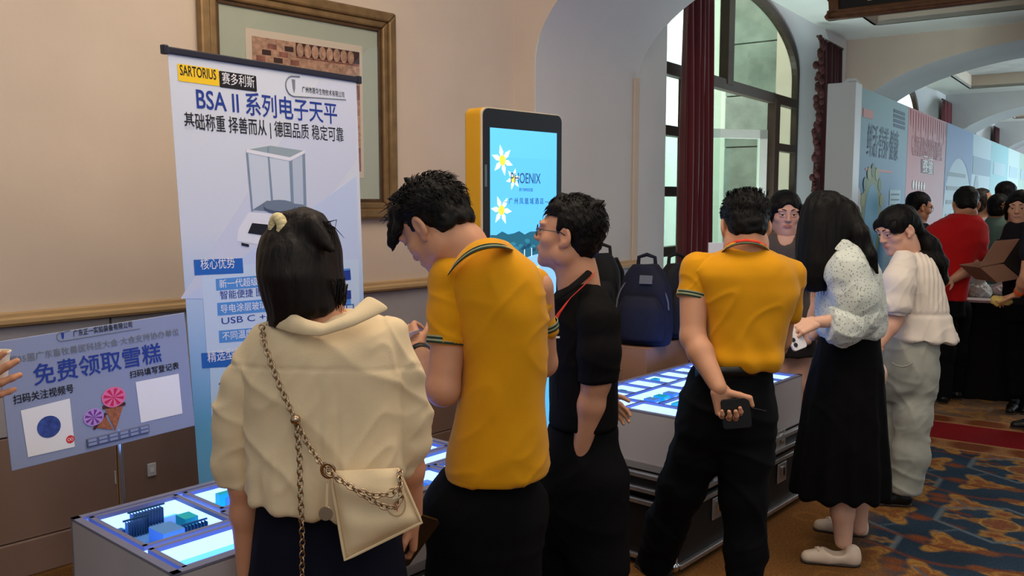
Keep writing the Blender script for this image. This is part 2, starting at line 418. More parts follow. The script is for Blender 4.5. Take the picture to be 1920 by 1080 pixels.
# ---- floor : carpet with woven medallions, flowers and a red runner band
def carpet():
    nt, ns = 900, 760
    t = np.linspace(-6.2, 3.4, nt); s = np.linspace(-0.6, 6.4, ns)
    T, S = np.meshgrid(t, s, indexing='ij')
    # motif space: hexagon medallions in a staggered grid
    def sm(d, w_=0.01): return np.clip(0.5 - d / (2 * w_), 0, 1)
    C = np.zeros((nt, ns, 3)); blue = np.array(lin((40, 58, 76))); C[:] = blue
    wob = vnoise(np.stack([T.ravel() * 5, S.ravel() * 5, 0 * T.ravel()], 1)).reshape(T.shape)
    C = C * (1 + 0.25 * wob[..., None])
    def paint(m, c): 
        nonlocal C
        C = C * (1 - m[..., None]) + np.array(lin(c)) * m[..., None]
    A, B = 1.25, 1.05
    for sh in (0, 1):
        u = (S - 0.2 + sh * A / 2) / A; v = (T + sh * B / 2) / B
        U = (u - np.floor(u) - 0.5) * A; W = (v - np.floor(v) - 0.5) * B
        au, aw = np.abs(U), np.abs(W)
        hexd = np.maximum(au * 0.62 + aw * 1.0, au * 1.02) - 0.27
        paint(sm(np.abs(hexd) - 0.013, 0.006), (96, 108, 116))
        paint(sm(np.abs(np.abs(au * 0.9) - aw * 0.75 - 0.0) - 0.008, 0.006) * sm(-(hexd - 0.02)) * sm(hexd - 0.17), (84, 98, 110))
        r = np.hypot(U, W); th = np.arctan2(W, U)
        # centre flower
        paint(sm(r - (0.105 + 0.035 * np.cos(4 * th)), 0.012), (134, 94, 52)); paint(sm(r - (0.06 + 0.02 * np.cos(4 * th)), 0.01), (124, 74, 50)); paint(sm(np.abs(r - 0.085) - 0.004, 0.005), (190, 150, 84))
        for cu, cw, rr, col, col2 in ((0.20, 0, 0.055, (142, 108, 68), (92, 70, 60)), (-0.20, 0, 0.055, (142, 108, 68), (92, 70, 60)), (0, 0.17, 0.075, (150, 112, 62), (126, 70, 44)), (0, -0.17, 0.075, (150, 112, 62), (126, 70, 44))):
            x, y = U - cu, W - cw; r2 = np.hypot(x, y * 1.6); t2 = np.arctan2(y, x)
            paint(sm(r2 - rr * (1 + 0.22 * np.cos(5 * t2)), 0.01), col); paint(sm(r2 - rr * 0.5 * (1 + 0.2 * np.cos(5 * t2)), 0.01), col2)
        # big lilies between the medallions
        for cu, cw, sg in ((0.47, 0.12, 1), (-0.47, -0.12, -1), (0.45, -0.30, 1), (-0.45, 0.30, -1)):
            x, y = (U - cu) * sg, W - cw; r2 = np.hypot(x, y); t2 = np.arctan2(y, x)
            paint(sm(r2 - (0.105 + 0.045 * np.cos(3 * t2) + 0.02 * np.cos(6 * t2)), 0.012), (166, 122, 62)); paint(sm(r2 - (0.055 + 0.03 * np.cos(3 * t2)), 0.012), (132, 82, 48)); paint(sm(np.abs(r2 - (0.085 + 0.035 * np.cos(3 * t2))) - 0.004, 0.005), (120, 70, 40))
            x2 = x + 0.13; paint(sm(np.hypot(x2 * 1.0, y * 1.5) - 0.05, 0.02), (124, 68, 40))
        paint(sm(np.abs(W - 0.42 - 0.05 * np.sin(U * 9)) - 0.012, 0.01) * sm(au - 0.5), (108, 58, 40))
        paint(sm(np.abs(W + 0.42 - 0.05 * np.sin(U * 9)) - 0.012, 0.01) * sm(au - 0.5), (108, 58, 40))
        paint(sm(np.hypot(U * 0.9, (aw - 0.42) * 1.3) - 0.045, 0.012), (120, 74, 46))
    # brown border field near the stands
    edge = 1.48 + 0.16 * np.sin(T * 3.1) + 0.12 * vnoise(np.stack([T.ravel() * 2.2, S.ravel() * 2.2, 0 * T.ravel()], 1), 3).reshape(T.shape)
    m = sm(S + T * 0.36 - 0.62 - edge, 0.16)
    fl = sm(np.abs(vnoise(np.stack([T.ravel() * 6, S.ravel() * 6, 0 * T.ravel()], 1), 5).reshape(T.shape)) - 0.05, 0.05)
    b0 = np.array(lin((120, 82, 44)))[None, None] * (1 + 0.18 * wob[..., None]); b1 = np.array(lin((150, 104, 52)))
    BR = b0 * (1 - 0.5 * fl[..., None]) + b1 * 0.5 * fl[..., None]
    C = C * (1 - m[..., None]) + BR * m[..., None]
    # red cross band with patterned edgings
    q = T - RB
    e2 = sm(np.abs(np.mod(S, 0.34) - 0.17) - 0.10 * (1 - np.abs(np.sin(q * 14)) * 0.6), 0.03)
    bm_ = sm(np.abs(q) - 0.46, 0.01); paint(bm_, (116, 62, 34)); paint(bm_ * e2 * 0.7, (168, 122, 82))
    paint(sm(np.abs(np.abs(q) - 0.46) - 0.012, 0.006), (176, 130, 84)); paint(sm(np.abs(np.abs(q) - 0.25) - 0.012, 0.006), (176, 130, 84))
    paint(sm(np.abs(q) - 0.24, 0.008), (128, 22, 26))
    tan = sm(-(q - 0.47), 0.02) * sm(q - 1.5, 0.3)
    paint(tan * 0.55, (150, 112, 72))
    P = np.array(J0)[None, None] + T[..., None] * np.array(HD) + S[..., None] * np.array(PD)
    P[..., 2] = 0.0
    idx = np.arange(nt * ns).reshape(nt, ns)
    Q = np.stack([idx[:-1, :-1], idx[1:, :-1], idx[1:, 1:], idx[:-1, 1:]], -1).reshape(-1, 4)[:, ::-1]
    me = np_mesh('floor', P.reshape(-1, 3), Q, False)
    a = me.color_attributes.new('col', 'FLOAT_COLOR', 'POINT'); c = np.ones((nt * ns, 4), np.float32); c[:, :3] = C.reshape(-1, 3); a.data.foreach_set('color', c.ravel())
    me.materials.append(mat('carpet', (90, 70, 50), 0.95, spec=0.1, attr='col', noise=(90, 0.35), bump=(260, 0.5, 0.006)))
    fl_ = st(link('floor', me))
    b = MB(); b.par(V(-9, -7, -0.08), V(40, 0, 0), V(0, 44, 0), V(0, 0, 0.074)); b.build('carpet_base', mat('carpet_plain', (104, 74, 46), 0.95, spec=0.1, noise=(30, 0.4), bump=(260, 0.5, 0.006)), fl_)
bp = onz(1735, 802, 0); RB = (bp - J0).dot(HD)
carpet()

# ---- left wall with rail, wainscot of marble panels
W0 = V(0.021, 5.76, 0); WD = V(0.921, 1, 0).normalized(); WN = V(WD.y, -WD.x, 0)   # WN looks into the room
RAIL = 1.10
def wl(t, z, o=0.0): return W0 + WD * t + Z * z + WN * o
b = MB(); b.par(wl(-7.5, RAIL), WD * 7.5, Z * (4.2 - RAIL), -WN * 0.25)
wall = st(b.build('wall_left', 'plaster'))
b = MB(); b.par(wl(-7.5, 0, -0.03), WD * 7.5, Z * RAIL, -WN * 0.2); b.build('wainscot_backing', 'marble_dark', wall)
pw = 1.3
for i in range(5):       # polished marble panels, joints recessed
    b = MB(); b.par(wl(-0.03 - pw * (i + 1) + 0.004, 0.15, -0.03), WD * (pw - 0.008), Z * 0.44, WN * 0.03)
    b.build('marble_panel', 'marble_dark', wall, bevel=0.004)
    b = MB(); b.par(wl(-0.03 - pw * (i + 1) + 0.004, 0.595, -0.03), WD * (pw - 0.008), Z * 0.45, WN * 0.034)
    b.build('marble_panel', 'marble_pale', wall, bevel=0.004)
def rail(name, frm, d, n, L, parent=None):
    b = MB(); prof = [(0, 0), (0.035, 0.0), (0.045, 0.012), (0.045, 0.028), (0.03, 0.036), (0.03, 0.05), (0.0, 0.055)]
    b.prism([frm + n * p[0] + Z * p[1] for p in prof], d * L); return b.build(name, 'rail_gold', parent)
st(rail('trim_1', wl(-7.5, RAIL - 0.05), WD, WN, 7.5))
b = MB(); b.par(wl(-7.5, 0), WD * 7.5, Z * 0.15, WN * 0.02); st(b.build('baseboard_left', 'marble_dark', bevel=0.004))
# ---- arches across the hall
def arch_curve(n=40):
    return [(SPAN / 2 * (1 - math.cos(PI * i / n)), SPRING + RISE * math.sin(PI * i / n)) for i in range(n + 1)]
def arch(i, t0):
    fr = [(-0.9, 0), (0, 0)] + arch_curve() + [(SPAN, 0), (SPAN + 0.9, 0), (SPAN + 0.9, 4.3), (-0.9, 4.3)]
    b = MB()
    AC = arch_curve(); top = 4.3
    for tt, fl in ((t0, True), (t0 + TH, False)):     # two faces
        rows = [[hall(tt, s, z), hall(tt, s, top)] for s, z in AC]
        n0 = len(b.v); b.strip(rows)
        for s0, s1 in ((-0.9, 0), (SPAN, SPAN + 0.9)): b.add([hall(tt, s0, 0), hall(tt, s1, 0), hall(tt, s1, top), hall(tt, s0, top)], [(0, 1, 2, 3)])
    w_ = b.build('wall_%s' % ('near', 'middle', 'far', 'back')[i], 'plaster' if i < 2 else 'plaster_white'); st(w_)
    b = MB(); b.strip([[hall(t0 + 0.001, s, z), hall(t0 + TH - 0.001, s, z)] for s, z in [(0, 0)] + AC + [(SPAN, 0)]])
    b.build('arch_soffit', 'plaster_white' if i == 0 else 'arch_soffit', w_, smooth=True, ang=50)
    if i == 0:
        rail('chair_rail', hall(0.0, 0, RAIL - 0.05), HD, PD, TH, w_)
        b = MB(); b.par(hall(0.01, 0.0, 0), HD * (TH - 0.02), Z * (RAIL - 0.05), PD * 0.012); b.build('wainscot', 'marble_pale', w_)
        b = MB(); b.par(hall(TH - 0.075, 0.0, 0), HD * 0.075, Z * (SPRING + 0.05), PD * 0.02); b.build('corner_moulding', 'plaster', w_, bevel=0.004)
for i in range(4): arch(i, PITCHH * i)
# ---- ceilings of the bays with raised trays
def bay_ceiling(n, t0, t1, tray=True):
    a, b_, c, d = t0 + 0.9, t1 - 0.80, 0.55, 4.5
    m = MB()
    def slab(ta, tb, sa, sb): m.par(hall(ta, sa, CEIL), HD * (tb - ta), PD * (sb - sa), Z * 0.05)
    slab(t0, a, -0.02, 5.9); slab(b_, t1, -0.02, 5.9); slab(a, b_, -0.02, c); slab(a, b_, d, 5.9)
    o = st(m.build('ceiling' if n == 0 else 'ceiling_%d' % n, 'ceiling_paint'))
    m = MB(); h = 0.24
    m.par(hall(b_, c, CEIL), PD * (d - c), Z * h, HD * 0.03); m.par(hall(a, c, CEIL), PD * (d - c), Z * h, -HD * 0.03)
    m.par(hall(a, c, CEIL), HD * (b_ - a), Z * h, -PD * 0.03); m.par(hall(a, d, CEIL), HD * (b_ - a), Z * h, PD * 0.03)
    m.build('tray_edge', 'plaster', o)
    m = MB(); m.par(hall(a, c, CEIL + h), HD * (b_ - a), PD * (d - c), Z * 0.03); m.build('tray_panel', mat('tray_timber_%d' % n, (120, 108, 98) if n == 0 else (206, 206, 204), 0.6, noise=(4, 0.15)), o)
bay_ceiling(0, TH, PITCHH); bay_ceiling(2, PITCHH + TH, 2 * PITCHH); bay_ceiling(3, 2 * PITCHH + TH, 3 * PITCHH)
m = MB(); m.par(V(-4.2, -3.2, CEIL + 0.0), V(11, 0, 0), V(0, 0.02, 0), V(0, 0, 0.02)); m = None
# ---- window bays: alcove with an arched opening, frame, panes
def win_arch(t, c, hw, spring, rise):
    q = max(-1, min(1, (t - c) / hw)); return spring + rise * math.sqrt(max(0, 1 - q * q))
def alcove(i, t0, t1):
    s0 = -0.36; c = (t0 + TH + 0.78 + t0 + TH + 4.78) / 2; hw, spr, ris = 2.0, 3.08, 0.72
    m = MB()
    # back wall round the opening (in the window plane)
    ts = [c + hw * math.sin(PI / 2 * k / 16) for k in range(-16, 17)]
    rows = [[hall(t, s0, win_arch(t, c, hw, spr, ris)), hall(t, s0, 4.4)] for t in ts]; m.strip(rows)
    for a, b_ in ((t0 + TH, c - hw), (c + hw, t1)): m.add([hall(a, s0, 0), hall(b_, s0, 0), hall(b_, s0, 4.4), hall(a, s0, 4.4)], [(0, 1, 2, 3)])
    m.add([hall(c - hw, s0, 0), hall(c + hw, s0, 0), hall(c + hw, s0, 0.06), hall(c - hw, s0, 0.06)], [(0, 1, 2, 3)])
    w_ = st(m.build('wall_window_%d' % (i + 1), 'plaster_white'))
    # splayed reveal from the window plane out to the hall side
    k = 1.14; ro = [(t, win_arch(t, c, hw, spr, ris)) for t in ts]; ro = [(c - hw, 0.06)] + ro + [(c + hw, 0.06)]
    m = MB(); m.strip([[hall(t, s0 + 0.001, z), hall(c + (t - c) * k, 0.0, 0.06 if z < 0.1 else z + 0.18)] for t, z in ro])
    m.build('window_reveal', 'plaster_white', w_, smooth=True, ang=50)
    m = MB(); kk = [(c + (t - c) * k, 0.0 if z < 0.1 else z + 0.18) for t, z in ro]
    m.strip([[hall(t, 0, z), hall(t, 0, 4.4)] for t, z in kk[1:-1]])
    for a, b_ in ((t0 + TH, kk[0][0]), (kk[-1][0], t1)):
        m.add([hall(a, 0, 0), hall(b_, 0, 0), hall(b_, 0, 4.4), hall(a, 0, 4.4)], [(0, 1, 2, 3)])
    m.build('reveal_face', 'plaster_white', w_)
    # the frame
    win = MB(); fw = 0.075; d = PD * 0.07
    for a, b_ in zip(ro[:-1], ro[1:]):
        A = V(*a, 0); B = V(*b_, 0)
        ca = (c + (a[0] - c) * 0.962, a[1] - (0.08 if a[1] > 0.1 else 0)); cb = (c + (b_[0] - c) * 0.962, b_[1] - (0.08 if b_[1] > 0.1 else 0))
        win.add([hall(*q) for q in ((a[0], s0 + .01, a[1]), (b_[0], s0 + .01, b_[1]), (cb[0], s0 + .01, cb[1]), (ca[0], s0 + .01, ca[1]), (a[0], s0 + .08, a[1]), (b_[0], s0 + .08, b_[1]), (cb[0], s0 + .08, cb[1]), (ca[0], s0 + .08, ca[1]))],
                [(0, 1, 2, 3), (7, 6, 5, 4), (3, 2, 6, 7), (0, 4, 5, 1)])
    W_ = st(win.build('window_%d' % (i + 1), 'window_bronze', smooth=True, ang=30))
    def bar(name, ta, za, tb, zb, wd=0.07, dp=0.09, mm='window_bronze'):
        m = MB()
        if ta == tb: m.par(hall(ta - wd / 2, s0 + .0, za), HD * wd, Z * (zb - za), PD * dp)
        else: m.par(hall(ta, s0 + .0, za - wd / 2), HD * (tb - ta), Z * wd, PD * dp)
        m.build(name, mm, W_, bevel=0.008)
    zt = 2.72
    bar('transom', c - hw + .05, zt, c + hw - .05, zt, 0.11)
    for q in (-1.2, 1.2): bar('mullion', c + q, 0.1, c + q, zt, 0.16, 0.10)
    for q in (-0.25,): bar('mullion', c + q, zt, c + q, win_arch(c + q, c, hw, spr, ris) - 0.02, 0.16, 0.10)
    for q in (0.56, 1.10, 1.64, 2.18):
        bar('glazing_bar', c - hw + .05, q, c - 1.2, q, 0.09); bar('glazing_bar', c + 1.2, q, c + hw - .05, q, 0.09)
    def pane(ta, tb, za, zb):
        m = MB(); m.par(hall(ta, s0 + .035, za), HD * (tb - ta), Z * (zb - za), PD * 0.006); m.build('pane', 'glass_pane', W_)
    zs = [0.1, 0.56, 1.10, 1.64, 2.18, zt]
    for za, zb in zip(zs[:-1], zs[1:]):
        pane(c - hw + .05, c - 1.28, za + .045, zb - .045); pane(c + 1.28, c + hw - .05, za + .045, zb - .045)
    for ta, tb in ((c - hw + 0.08, c - 0.33), (c - 0.17, c + hw - 0.08)):
        tt = [ta + (tb - ta) * k / 14 for k in range(15)]
        pts = [hall(ta, s0 + .035, zt + .05), ] + [hall(t, s0 + .035, max(zt + .06, win_arch(t, c, hw, spr, ris) - 0.08)) for t in tt] + [hall(tb, s0 + .035, zt + .05)]
        m = MB(); m.prism(pts, PD * 0.006); m.build('pane', 'glass_pane', W_)
    if i == 0:
        pane(c - 1.12, c - 0.35, 0.1, zt - .06)
        # white sash swung outward, hinged at the right mullion
        hp = hall(c + 1.10, s0 - .01, 0); sd = (-HD * 0.80 - PD * 0.60).normalized(); sn = Z.cross(sd); L, z0, z1, sw = 1.42, 0.12, 2.36, 0.10
        sash = MB()
        for o_, a_, c_ in ((hp + Z * z0, sd * L, Z * sw), (hp + Z * (z1 - sw), sd * L, Z * sw), (hp + Z * z0, sd * sw, Z * (z1 - z0)), (hp + sd * (L - sw) + Z * z0, sd * sw, Z * (z1 - z0))):
            sash.par(o_, a_, c_, sn * 0.05)
        S_ = sash.build('window_sash', 'sash_white', W_)
        m = MB(); m.par(hp + sd * sw + Z * (z0 + sw) + sn * .02, sd * (L - 2 * sw), Z * (z1 - z0 - 2 * sw), sn * 0.006); m.build('sash_glass', 'glass_pane', S_)
        m = MB(); m.par(hp + sd * 0.03 + Z * 1.45 - sn * 0.04, sd * 0.03, Z * 0.16, sn * 0.04); m.build('sash_handle', 'window_bronze', S_, bevel=0.006)
    return c
WC = [alcove(i, PITCHH * i, PITCHH * (i + 1)) for i in range(3)]
# ---- curtains
def curtain(name, t0, t1, s, z0, z1, m, label, amp=0.05, folds=6, fringe=False, taper=0.0, cm=0.0):
    R = thing(name, label, 'curtain', tuple(hall((t0 + t1) / 2, s, z0)))
    n = folds * 10; rows = []
    for k in range(25):
        f = k / 24; z = z1 + (z0 - z1) * f; row = []
        for j in range(n + 1):
            g = j / n; pin = 1 - taper * math.sin(PI * min(1, f * 1.1)) ** 2
            tt = (t0 + t1) / 2 + (g - 0.5) * (t1 - t0) * pin + cm * f
            a = amp * (0.6 + 0.4 * f) * math.cos(g * folds * 2 * PI + 0.6 * math.sin(f * 4 + g * 9)) + 0.018 * math.sin(g * 31 + f * 3)
            row.append(hall(tt, s + a, z))
        rows.append(row)
    b = MB(); b.strip(rows); o = b.build('drape', m, R, smooth=True, ang=180)
    sl = o.modifiers.new('thick', 'SOLIDIFY'); sl.thickness = 0.006
    if fringe:
        b = MB(); rr = random.Random(3)
        for k in range(90):
            f = k / 89; z = z1 + (z0 - z1) * f; p = hall(t0 - 0.03 + rr.uniform(-.02, .02), s + rr.uniform(-.03, .05), z)
            b.ball(p, rr.uniform(.022, .04), 4, (1, 1, 1.3))
        b.build('fringe', 'fringe', R, smooth=True, ang=180)
    b = MB(); b.tube([hall(t0 - 0.1, s, z1 + 0.01), hall(t1 + 0.1, s, z1 + 0.01)], 0.016, 8); b.build('curtain_rail', 'window_bronze', R)
    return R
curtain('window_curtain', TH + 1.02, TH + 1.62, -0.10, 0.05, 3.45, 'curtain_red', 'dark red floor-length curtain hanging in the arched window beside the pier', folds=5, amp=0.05)
curtain('window_curtain', TH + 4.40, TH + 5.25, 0.06, 0.05, 3.42, 'curtain_dark', 'dark maroon fringed curtain hanging behind the white end post of the booth wall', folds=5, amp=0.05, fringe=True)
for k, lb in ((1, 'bright red curtain seen above the pink booth panel, under the middle arch'), (2, 'small dark red curtain seen far off above the pale booth panels')):
    curtain('window_curtain', k * PITCHH + TH + 4.9, k * PITCHH + TH + 5.7, 0.10, 0.05, 3.42, 'curtain_red' if k == 1 else 'curtain_dark', lb, folds=5)
# ---- outside
m = MB(); m.par(hall(TH - 6, -3.0, -0.6), HD * 30, Z * 7, -PD * 0.2); st(m.build('wall_outside', 'outside_wall'))
m = MB(); m.par(hall(TH - 6, -3.0, -0.65), HD * 30, PD * 2.6, Z * 0.1); st(m.build('floor_outside', 'outside_paving'))
pier = thing('stone_pier', 'mottled grey stone pier standing outside the arched window', 'pillar', tuple(hall(7.7, -1.1, -0.5)))
for k in range(8):       # stone courses
    b = MB(); b.par(hall(7.5, -1.75, -0.55 + k * 0.72), HD * .4, PD * 1.2, Z * 0.705); b.build('stone', 'outside_stone', pier, bevel=0.01)
b = MB(); b.par(hall(7.55, -2.15, -0.55), HD * 0.3, PD * 0.4, Z * 6); b.build('pier_return', 'outside_wall', pier)
lg = thing('outside_ledge', 'low pale grey ledge outside the arched window', 'ledge', tuple(hall(TH + 2, -2.2, 0)))
b = MB(); b.par(hall(TH - 1, -2.3, -0.5), HD * 4.6, PD * 0.5, Z * 1.30); b.build('ledge_block', 'outside_paving', lg, bevel=0.02)
b = MB(); b.par(hall(TH - 1, -2.35, 0.80), HD * 4.6, PD * 0.6, Z * 0.08); b.build('ledge_cap', 'marble_pale', lg, bevel=0.02)
# ================================================================ THINGS
mat('black_print', (26, 26, 34), 0.6); mat('navy_print', (34, 62, 150), 0.6); mat('white_print', (238, 240, 244), 0.6)
mat('blue_print', (38, 104, 190), 0.6); mat('sky_print', (86, 150, 220), 0.6); mat('yellow_print', (246, 204, 40), 0.6)
mat('grey_print', (120, 128, 140), 0.6); mat('pink_print', (226, 60, 120), 0.6); mat('brown_print', (120, 66, 40), 0.6)
mat('red_print', (214, 52, 48), 0.6); mat('lilac_print', (188, 150, 220), 0.6); mat('dark_brown_print', (74, 40, 36), 0.6)
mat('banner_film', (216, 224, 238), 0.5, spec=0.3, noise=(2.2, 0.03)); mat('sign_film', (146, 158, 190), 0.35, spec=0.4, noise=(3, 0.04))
mat('aluminium', (190, 192, 196), 0.3, metal=0.9, noise=(30, 0.1)); mat('chrome', (220, 222, 226), 0.12, metal=1.0)
mat('dark_plastic', (40, 42, 56), 0.4); mat('black_plastic', (16, 16, 18), 0.35); mat('black_gloss', (10, 10, 12), 0.12, coat=0.5)
mat('gilt_frame', (140, 112, 76), 0.38, metal=0.45, noise=(14, 0.25)); mat('gilt_dark', (86, 62, 40), 0.5, metal=0.3, noise=(14, 0.25))
mat('mat_board', (176, 184, 168), 0.8, noise=(3, 0.04)); mat('mat_inner', (214, 200, 184), 0.8)
mat('print_sepia', (150, 96, 84), 0.8, noise=(26, 0.55)); mat('print_dark', (70, 44, 42), 0.8, noise=(30, 0.5)); mat('print_light', (190, 150, 126), 0.8, noise=(40, 0.45))
mat('clear_acrylic', (220, 235, 240), 0.05, alpha=0.16)
def sub(fr, name, pts, m, parent, c=0.001, d=0.0006):
    b = MB(); fr.poly(b, pts, c, c + d); return b.build(name, m, parent)
def srect(fr, name, a0, b0, a1, b1, m, parent, r=0, c=0.001, d=0.0006):
    return sub(fr, name, rrect(a0, b0, a1, b1, r) if r else [(a0, b0), (a1, b0), (a1, b1), (a0, b1)], m, parent, c, d)
# ---------------------------------------------------------------- roll-up banner
def banner():
    A = at(314, 97, 3.06); Bp = at(668, 152, 3.72)
    Bp.z = A.z + (Bp.z - A.z)
    u = Bp - A; Wd = u.length; BLp = at(372, 890, 3.20); v = (A - BLp).normalized()
    H_ = (A.z - 0.10) / v.z
    fr = Fr(A - v * H_, u, v)
    T = thing('roll_up_banner', 'tall pale blue roll-up banner with a printed weighing balance, standing before the framed picture', 'banner', tuple(fr.p(Wd / 2, -0.09)))
    T.location.z = 0
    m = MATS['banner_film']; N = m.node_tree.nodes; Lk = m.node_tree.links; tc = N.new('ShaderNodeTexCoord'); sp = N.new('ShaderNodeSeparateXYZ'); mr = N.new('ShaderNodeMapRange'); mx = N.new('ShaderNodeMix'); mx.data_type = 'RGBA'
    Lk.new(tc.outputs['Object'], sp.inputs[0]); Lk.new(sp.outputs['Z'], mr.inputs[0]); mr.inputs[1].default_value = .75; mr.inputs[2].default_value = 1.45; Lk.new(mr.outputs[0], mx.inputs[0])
    mx.inputs[6].default_value = lin((104, 176, 232)) + (1,); mx.inputs[7].default_value = lin((212, 220, 234)) + (1,); Lk.new(mx.outputs[2], N['Principled BSDF'].inputs['Base Color'])  # bluer towards the bottom: printed tint plus the light tables' glow in the colour
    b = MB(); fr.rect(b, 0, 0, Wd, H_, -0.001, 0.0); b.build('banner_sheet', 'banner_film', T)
    b = MB(); fr.rect(b, -0.012, H_ - 0.006, Wd + 0.012, H_ + 0.018, -0.012, 0.008); b.build('top_rail', 'dark_plastic', T, bevel=0.004)
    for a in (-0.02, Wd + 0.002):
        b = MB(); fr.rect(b, a, H_ - 0.01, a + 0.02, H_ + 0.022, -0.014, 0.012); b.build('end_cap', 'dark_plastic', T, bevel=0.004)
    b = MB(); fr.rect(b, -0.01, -0.09, Wd + 0.01, 0.0, -0.05, 0.05); b.build('base_cassette', 'aluminium', T, bevel=0.012)
    b = MB(); b.tube([fr.p(Wd / 2, -0.02, -0.02), fr.p(Wd / 2, H_ - 0.02, -0.012)], 0.009); b.build('support_pole', 'aluminium', T)
    for a in (0.12, Wd - 0.12):
        b = MB(); b.par(fr.p(a, -0.09, -0.14), fr.u * 0.04, fr.v * 0.012, fr.n * 0.3); b.build('foot', 'aluminium', T)
    # print positions read off as fractions of the sheet
    def q(px, py):
        P = atp(px, py, fr.o, fr.n); d = P - fr.o; k = fr.u.dot(fr.v); a, b_ = d.dot(fr.u), d.dot(fr.v)
        return (a - k * b_) / (1 - k * k), (b_ - k * a) / (1 - k * k)
    def quad(name, pxs, m, c=0.001, r=0):
        return sub(fr, name, [q(*p) for p in pxs], m, T, c)
    # soft tinted facets
    quad('tint', [(338, 560), (600, 150), (668, 160), (668, 300), (470, 560)], mat('banner_tint', (206, 214, 234), 0.5), 0.0004)
    quad('tint', [(345, 560), (668, 330), (674, 560)], mat('banner_tint2', (196, 212, 240), 0.5), 0.0005)
    x0, yb = q(333, 150); x1, yt = q(412, 120)
    a0, b0 = q(334, 150); a1, b1 = q(411, 157); a2, b2 = q(481, 165); hh = q(334, 116)[1] - b0
    srect(fr, 'logo_plate', a0, b0 - 0.003, a1, b0 + hh - 0.006, 'yellow_print', T, 0.004)
    srect(fr, 'logo_plate', a1 + 0.001, b0 - 0.006, a2, b0 + hh - 0.010, 'black_print', T, 0.004)
    text(fr, 'SARTORIUS', a0 + 0.008, b0 + 0.018, 0.05, 'black_print', T, a1 - a0 - 0.02, bold=0.01, off=0.002)
    text(fr, '赛多利斯', a1 + 0.012, b0 + 0.010, 0.046, 'white_print', T, a2 - a1 - 0.022, bold=0.0, off=0.002)
    # pipette emblem with a bent line
    c0, d0 = q(545, 163)
    bx = MB()
    arc = [(c0 + 0.045, d0 + 0.044), (c0 + 0.015, d0 + 0.042)] + [(c0 + 0.012 + 0.036 * math.cos(t), d0 + 0.004 + 0.038 * math.sin(t)) for t in [PI / 2 + PI * k / 10 for k in range(11)]] + [(q(648, 187)[0], q(648, 187)[1])]
    bx.tube([fr.p(a, b, 0.001) for a, b in arc], 0.0026, 5); bx.build('emblem_line', 'grey_print', T)
    sub(fr, 'emblem_pipette', [(c0 + 0.006, d0 + 0.030), (c0 + 0.022, d0 + 0.030), (c0 + 0.020, d0 - 0.004), (c0 + 0.015, d0 - 0.022), (c0 + 0.010, d0 - 0.004)], 'grey_print', T)
    s, t = q(566, 166); text(fr, '广州市晟华生物技术有限公司', s, t - 0.012, 0.026, 'black_print', T, q(645, 178)[0] - s, bold=0.0)
    def line(px, py, px2, txt, h, m, bold=0.0, off=0.0016):
        s, t = q(px, py); e, _ = q(px2, py); return text(fr, txt, s, t, h, m, T, e - s, bold=bold, off=off)
    s, t = q(369, 202); e = q(632, 226)[0]; 
    text(fr, 'BSA II 系列电子天平', s, t, 0.092, 'navy_print', T, e - s, bold=0.01)
    s, t = q(346, 240); e = q(644, 265)[0]
    text(fr, '基础称重 择善而从 | 德国品质 稳定可靠', s, t + 0.002, 0.064, 'black_print', T, e - s, bold=0.004)
    # the printed balance
    P_ = lambda nm, pts, m, c: quad(nm, pts, m, c)
    lg = mat('bal_glass', (200, 212, 228), 0.6); ed = mat('bal_edge', (128, 148, 170), 0.6); gr = mat('bal_grey', (112, 128, 148), 0.6); wh = mat('bal_white', (226, 230, 240), 0.6)
    dk = mat('bal_dark', (72, 88, 110), 0.6)
    P_('balance_print', [(466, 398), (556, 404), (584, 425), (584, 452), (560, 470), (444, 452), (446, 430)], wh, 0.0012)
    P_('balance_print', [(472, 394), (548, 400), (572, 384), (500, 376)], gr, 0.0016)
    P_('balance_print', [(462, 282), (543, 298), (548, 402), (472, 396)], lg, 0.0014)
    P_('balance_print', [(543, 298), (571, 284), (573, 388), (548, 402)], mat('bal_side', (184, 198, 216), 0.6), 0.0015)
    P_('balance_print', [(461, 281), (506, 273), (571, 283), (543, 298)], mat('bal_top', (150, 168, 178), 0.6), 0.0018)
    for pts in ([(461, 281), (464, 281), (474, 396), (471, 396)], [(541, 298), (547, 297), (551, 402), (546, 402)], [(566, 284), (571, 283), (574, 388), (569, 390)], [(500, 276), (503, 276), (512, 385), (508, 385)]):
        P_('balance_print', pts, ed, 0.0022)
    P_('balance_print', [(461, 279), (543, 295), (571, 281), (571, 287), (543, 302), (461, 286)], wh, 0.0024)
    cx, cy = q(524, 390); sub(fr, 'balance_print', ngon(cx, cy, 0.075, 0.024), dk, T, 0.0026); sub(fr, 'balance_print', ngon(cx, cy + 0.01, 0.075, 0.022), gr, T, 0.003)
    P_('balance_print', [(472, 418), (530, 424), (526, 446), (464, 437)], 'black_print', 0.0026)
    P_('balance_print', [(452, 455), (466, 458), (466, 463), (452, 460)], 'black_print', 0.0026)
    # lower print : tabs and lines
    P_('print_panel', [(376, 500), (672, 486), (676, 660), (388, 668)], mat('banner_panel', (200, 220, 242), 0.5), 0.0007)
    P_('print_panel', [(393, 690), (678, 678), (690, 1000), (404, 1000)], mat('banner_panel2', (188, 218, 244), 0.5), 0.0007)
    tabg = 'blue_print'
    P_('tab', [(363, 487), (454, 484), (456, 512), (365, 516)], tabg, 0.0014)
    P_('tab', [(377, 662), (470, 657), (472, 684), (379, 690)], tabg, 0.0014)
    s, t = q(376, 507); text(fr, '核心优势', s, t + .006, 0.046, 'white_print', T, q(440, 505)[0] - s, bold=0.0, off=0.0026)
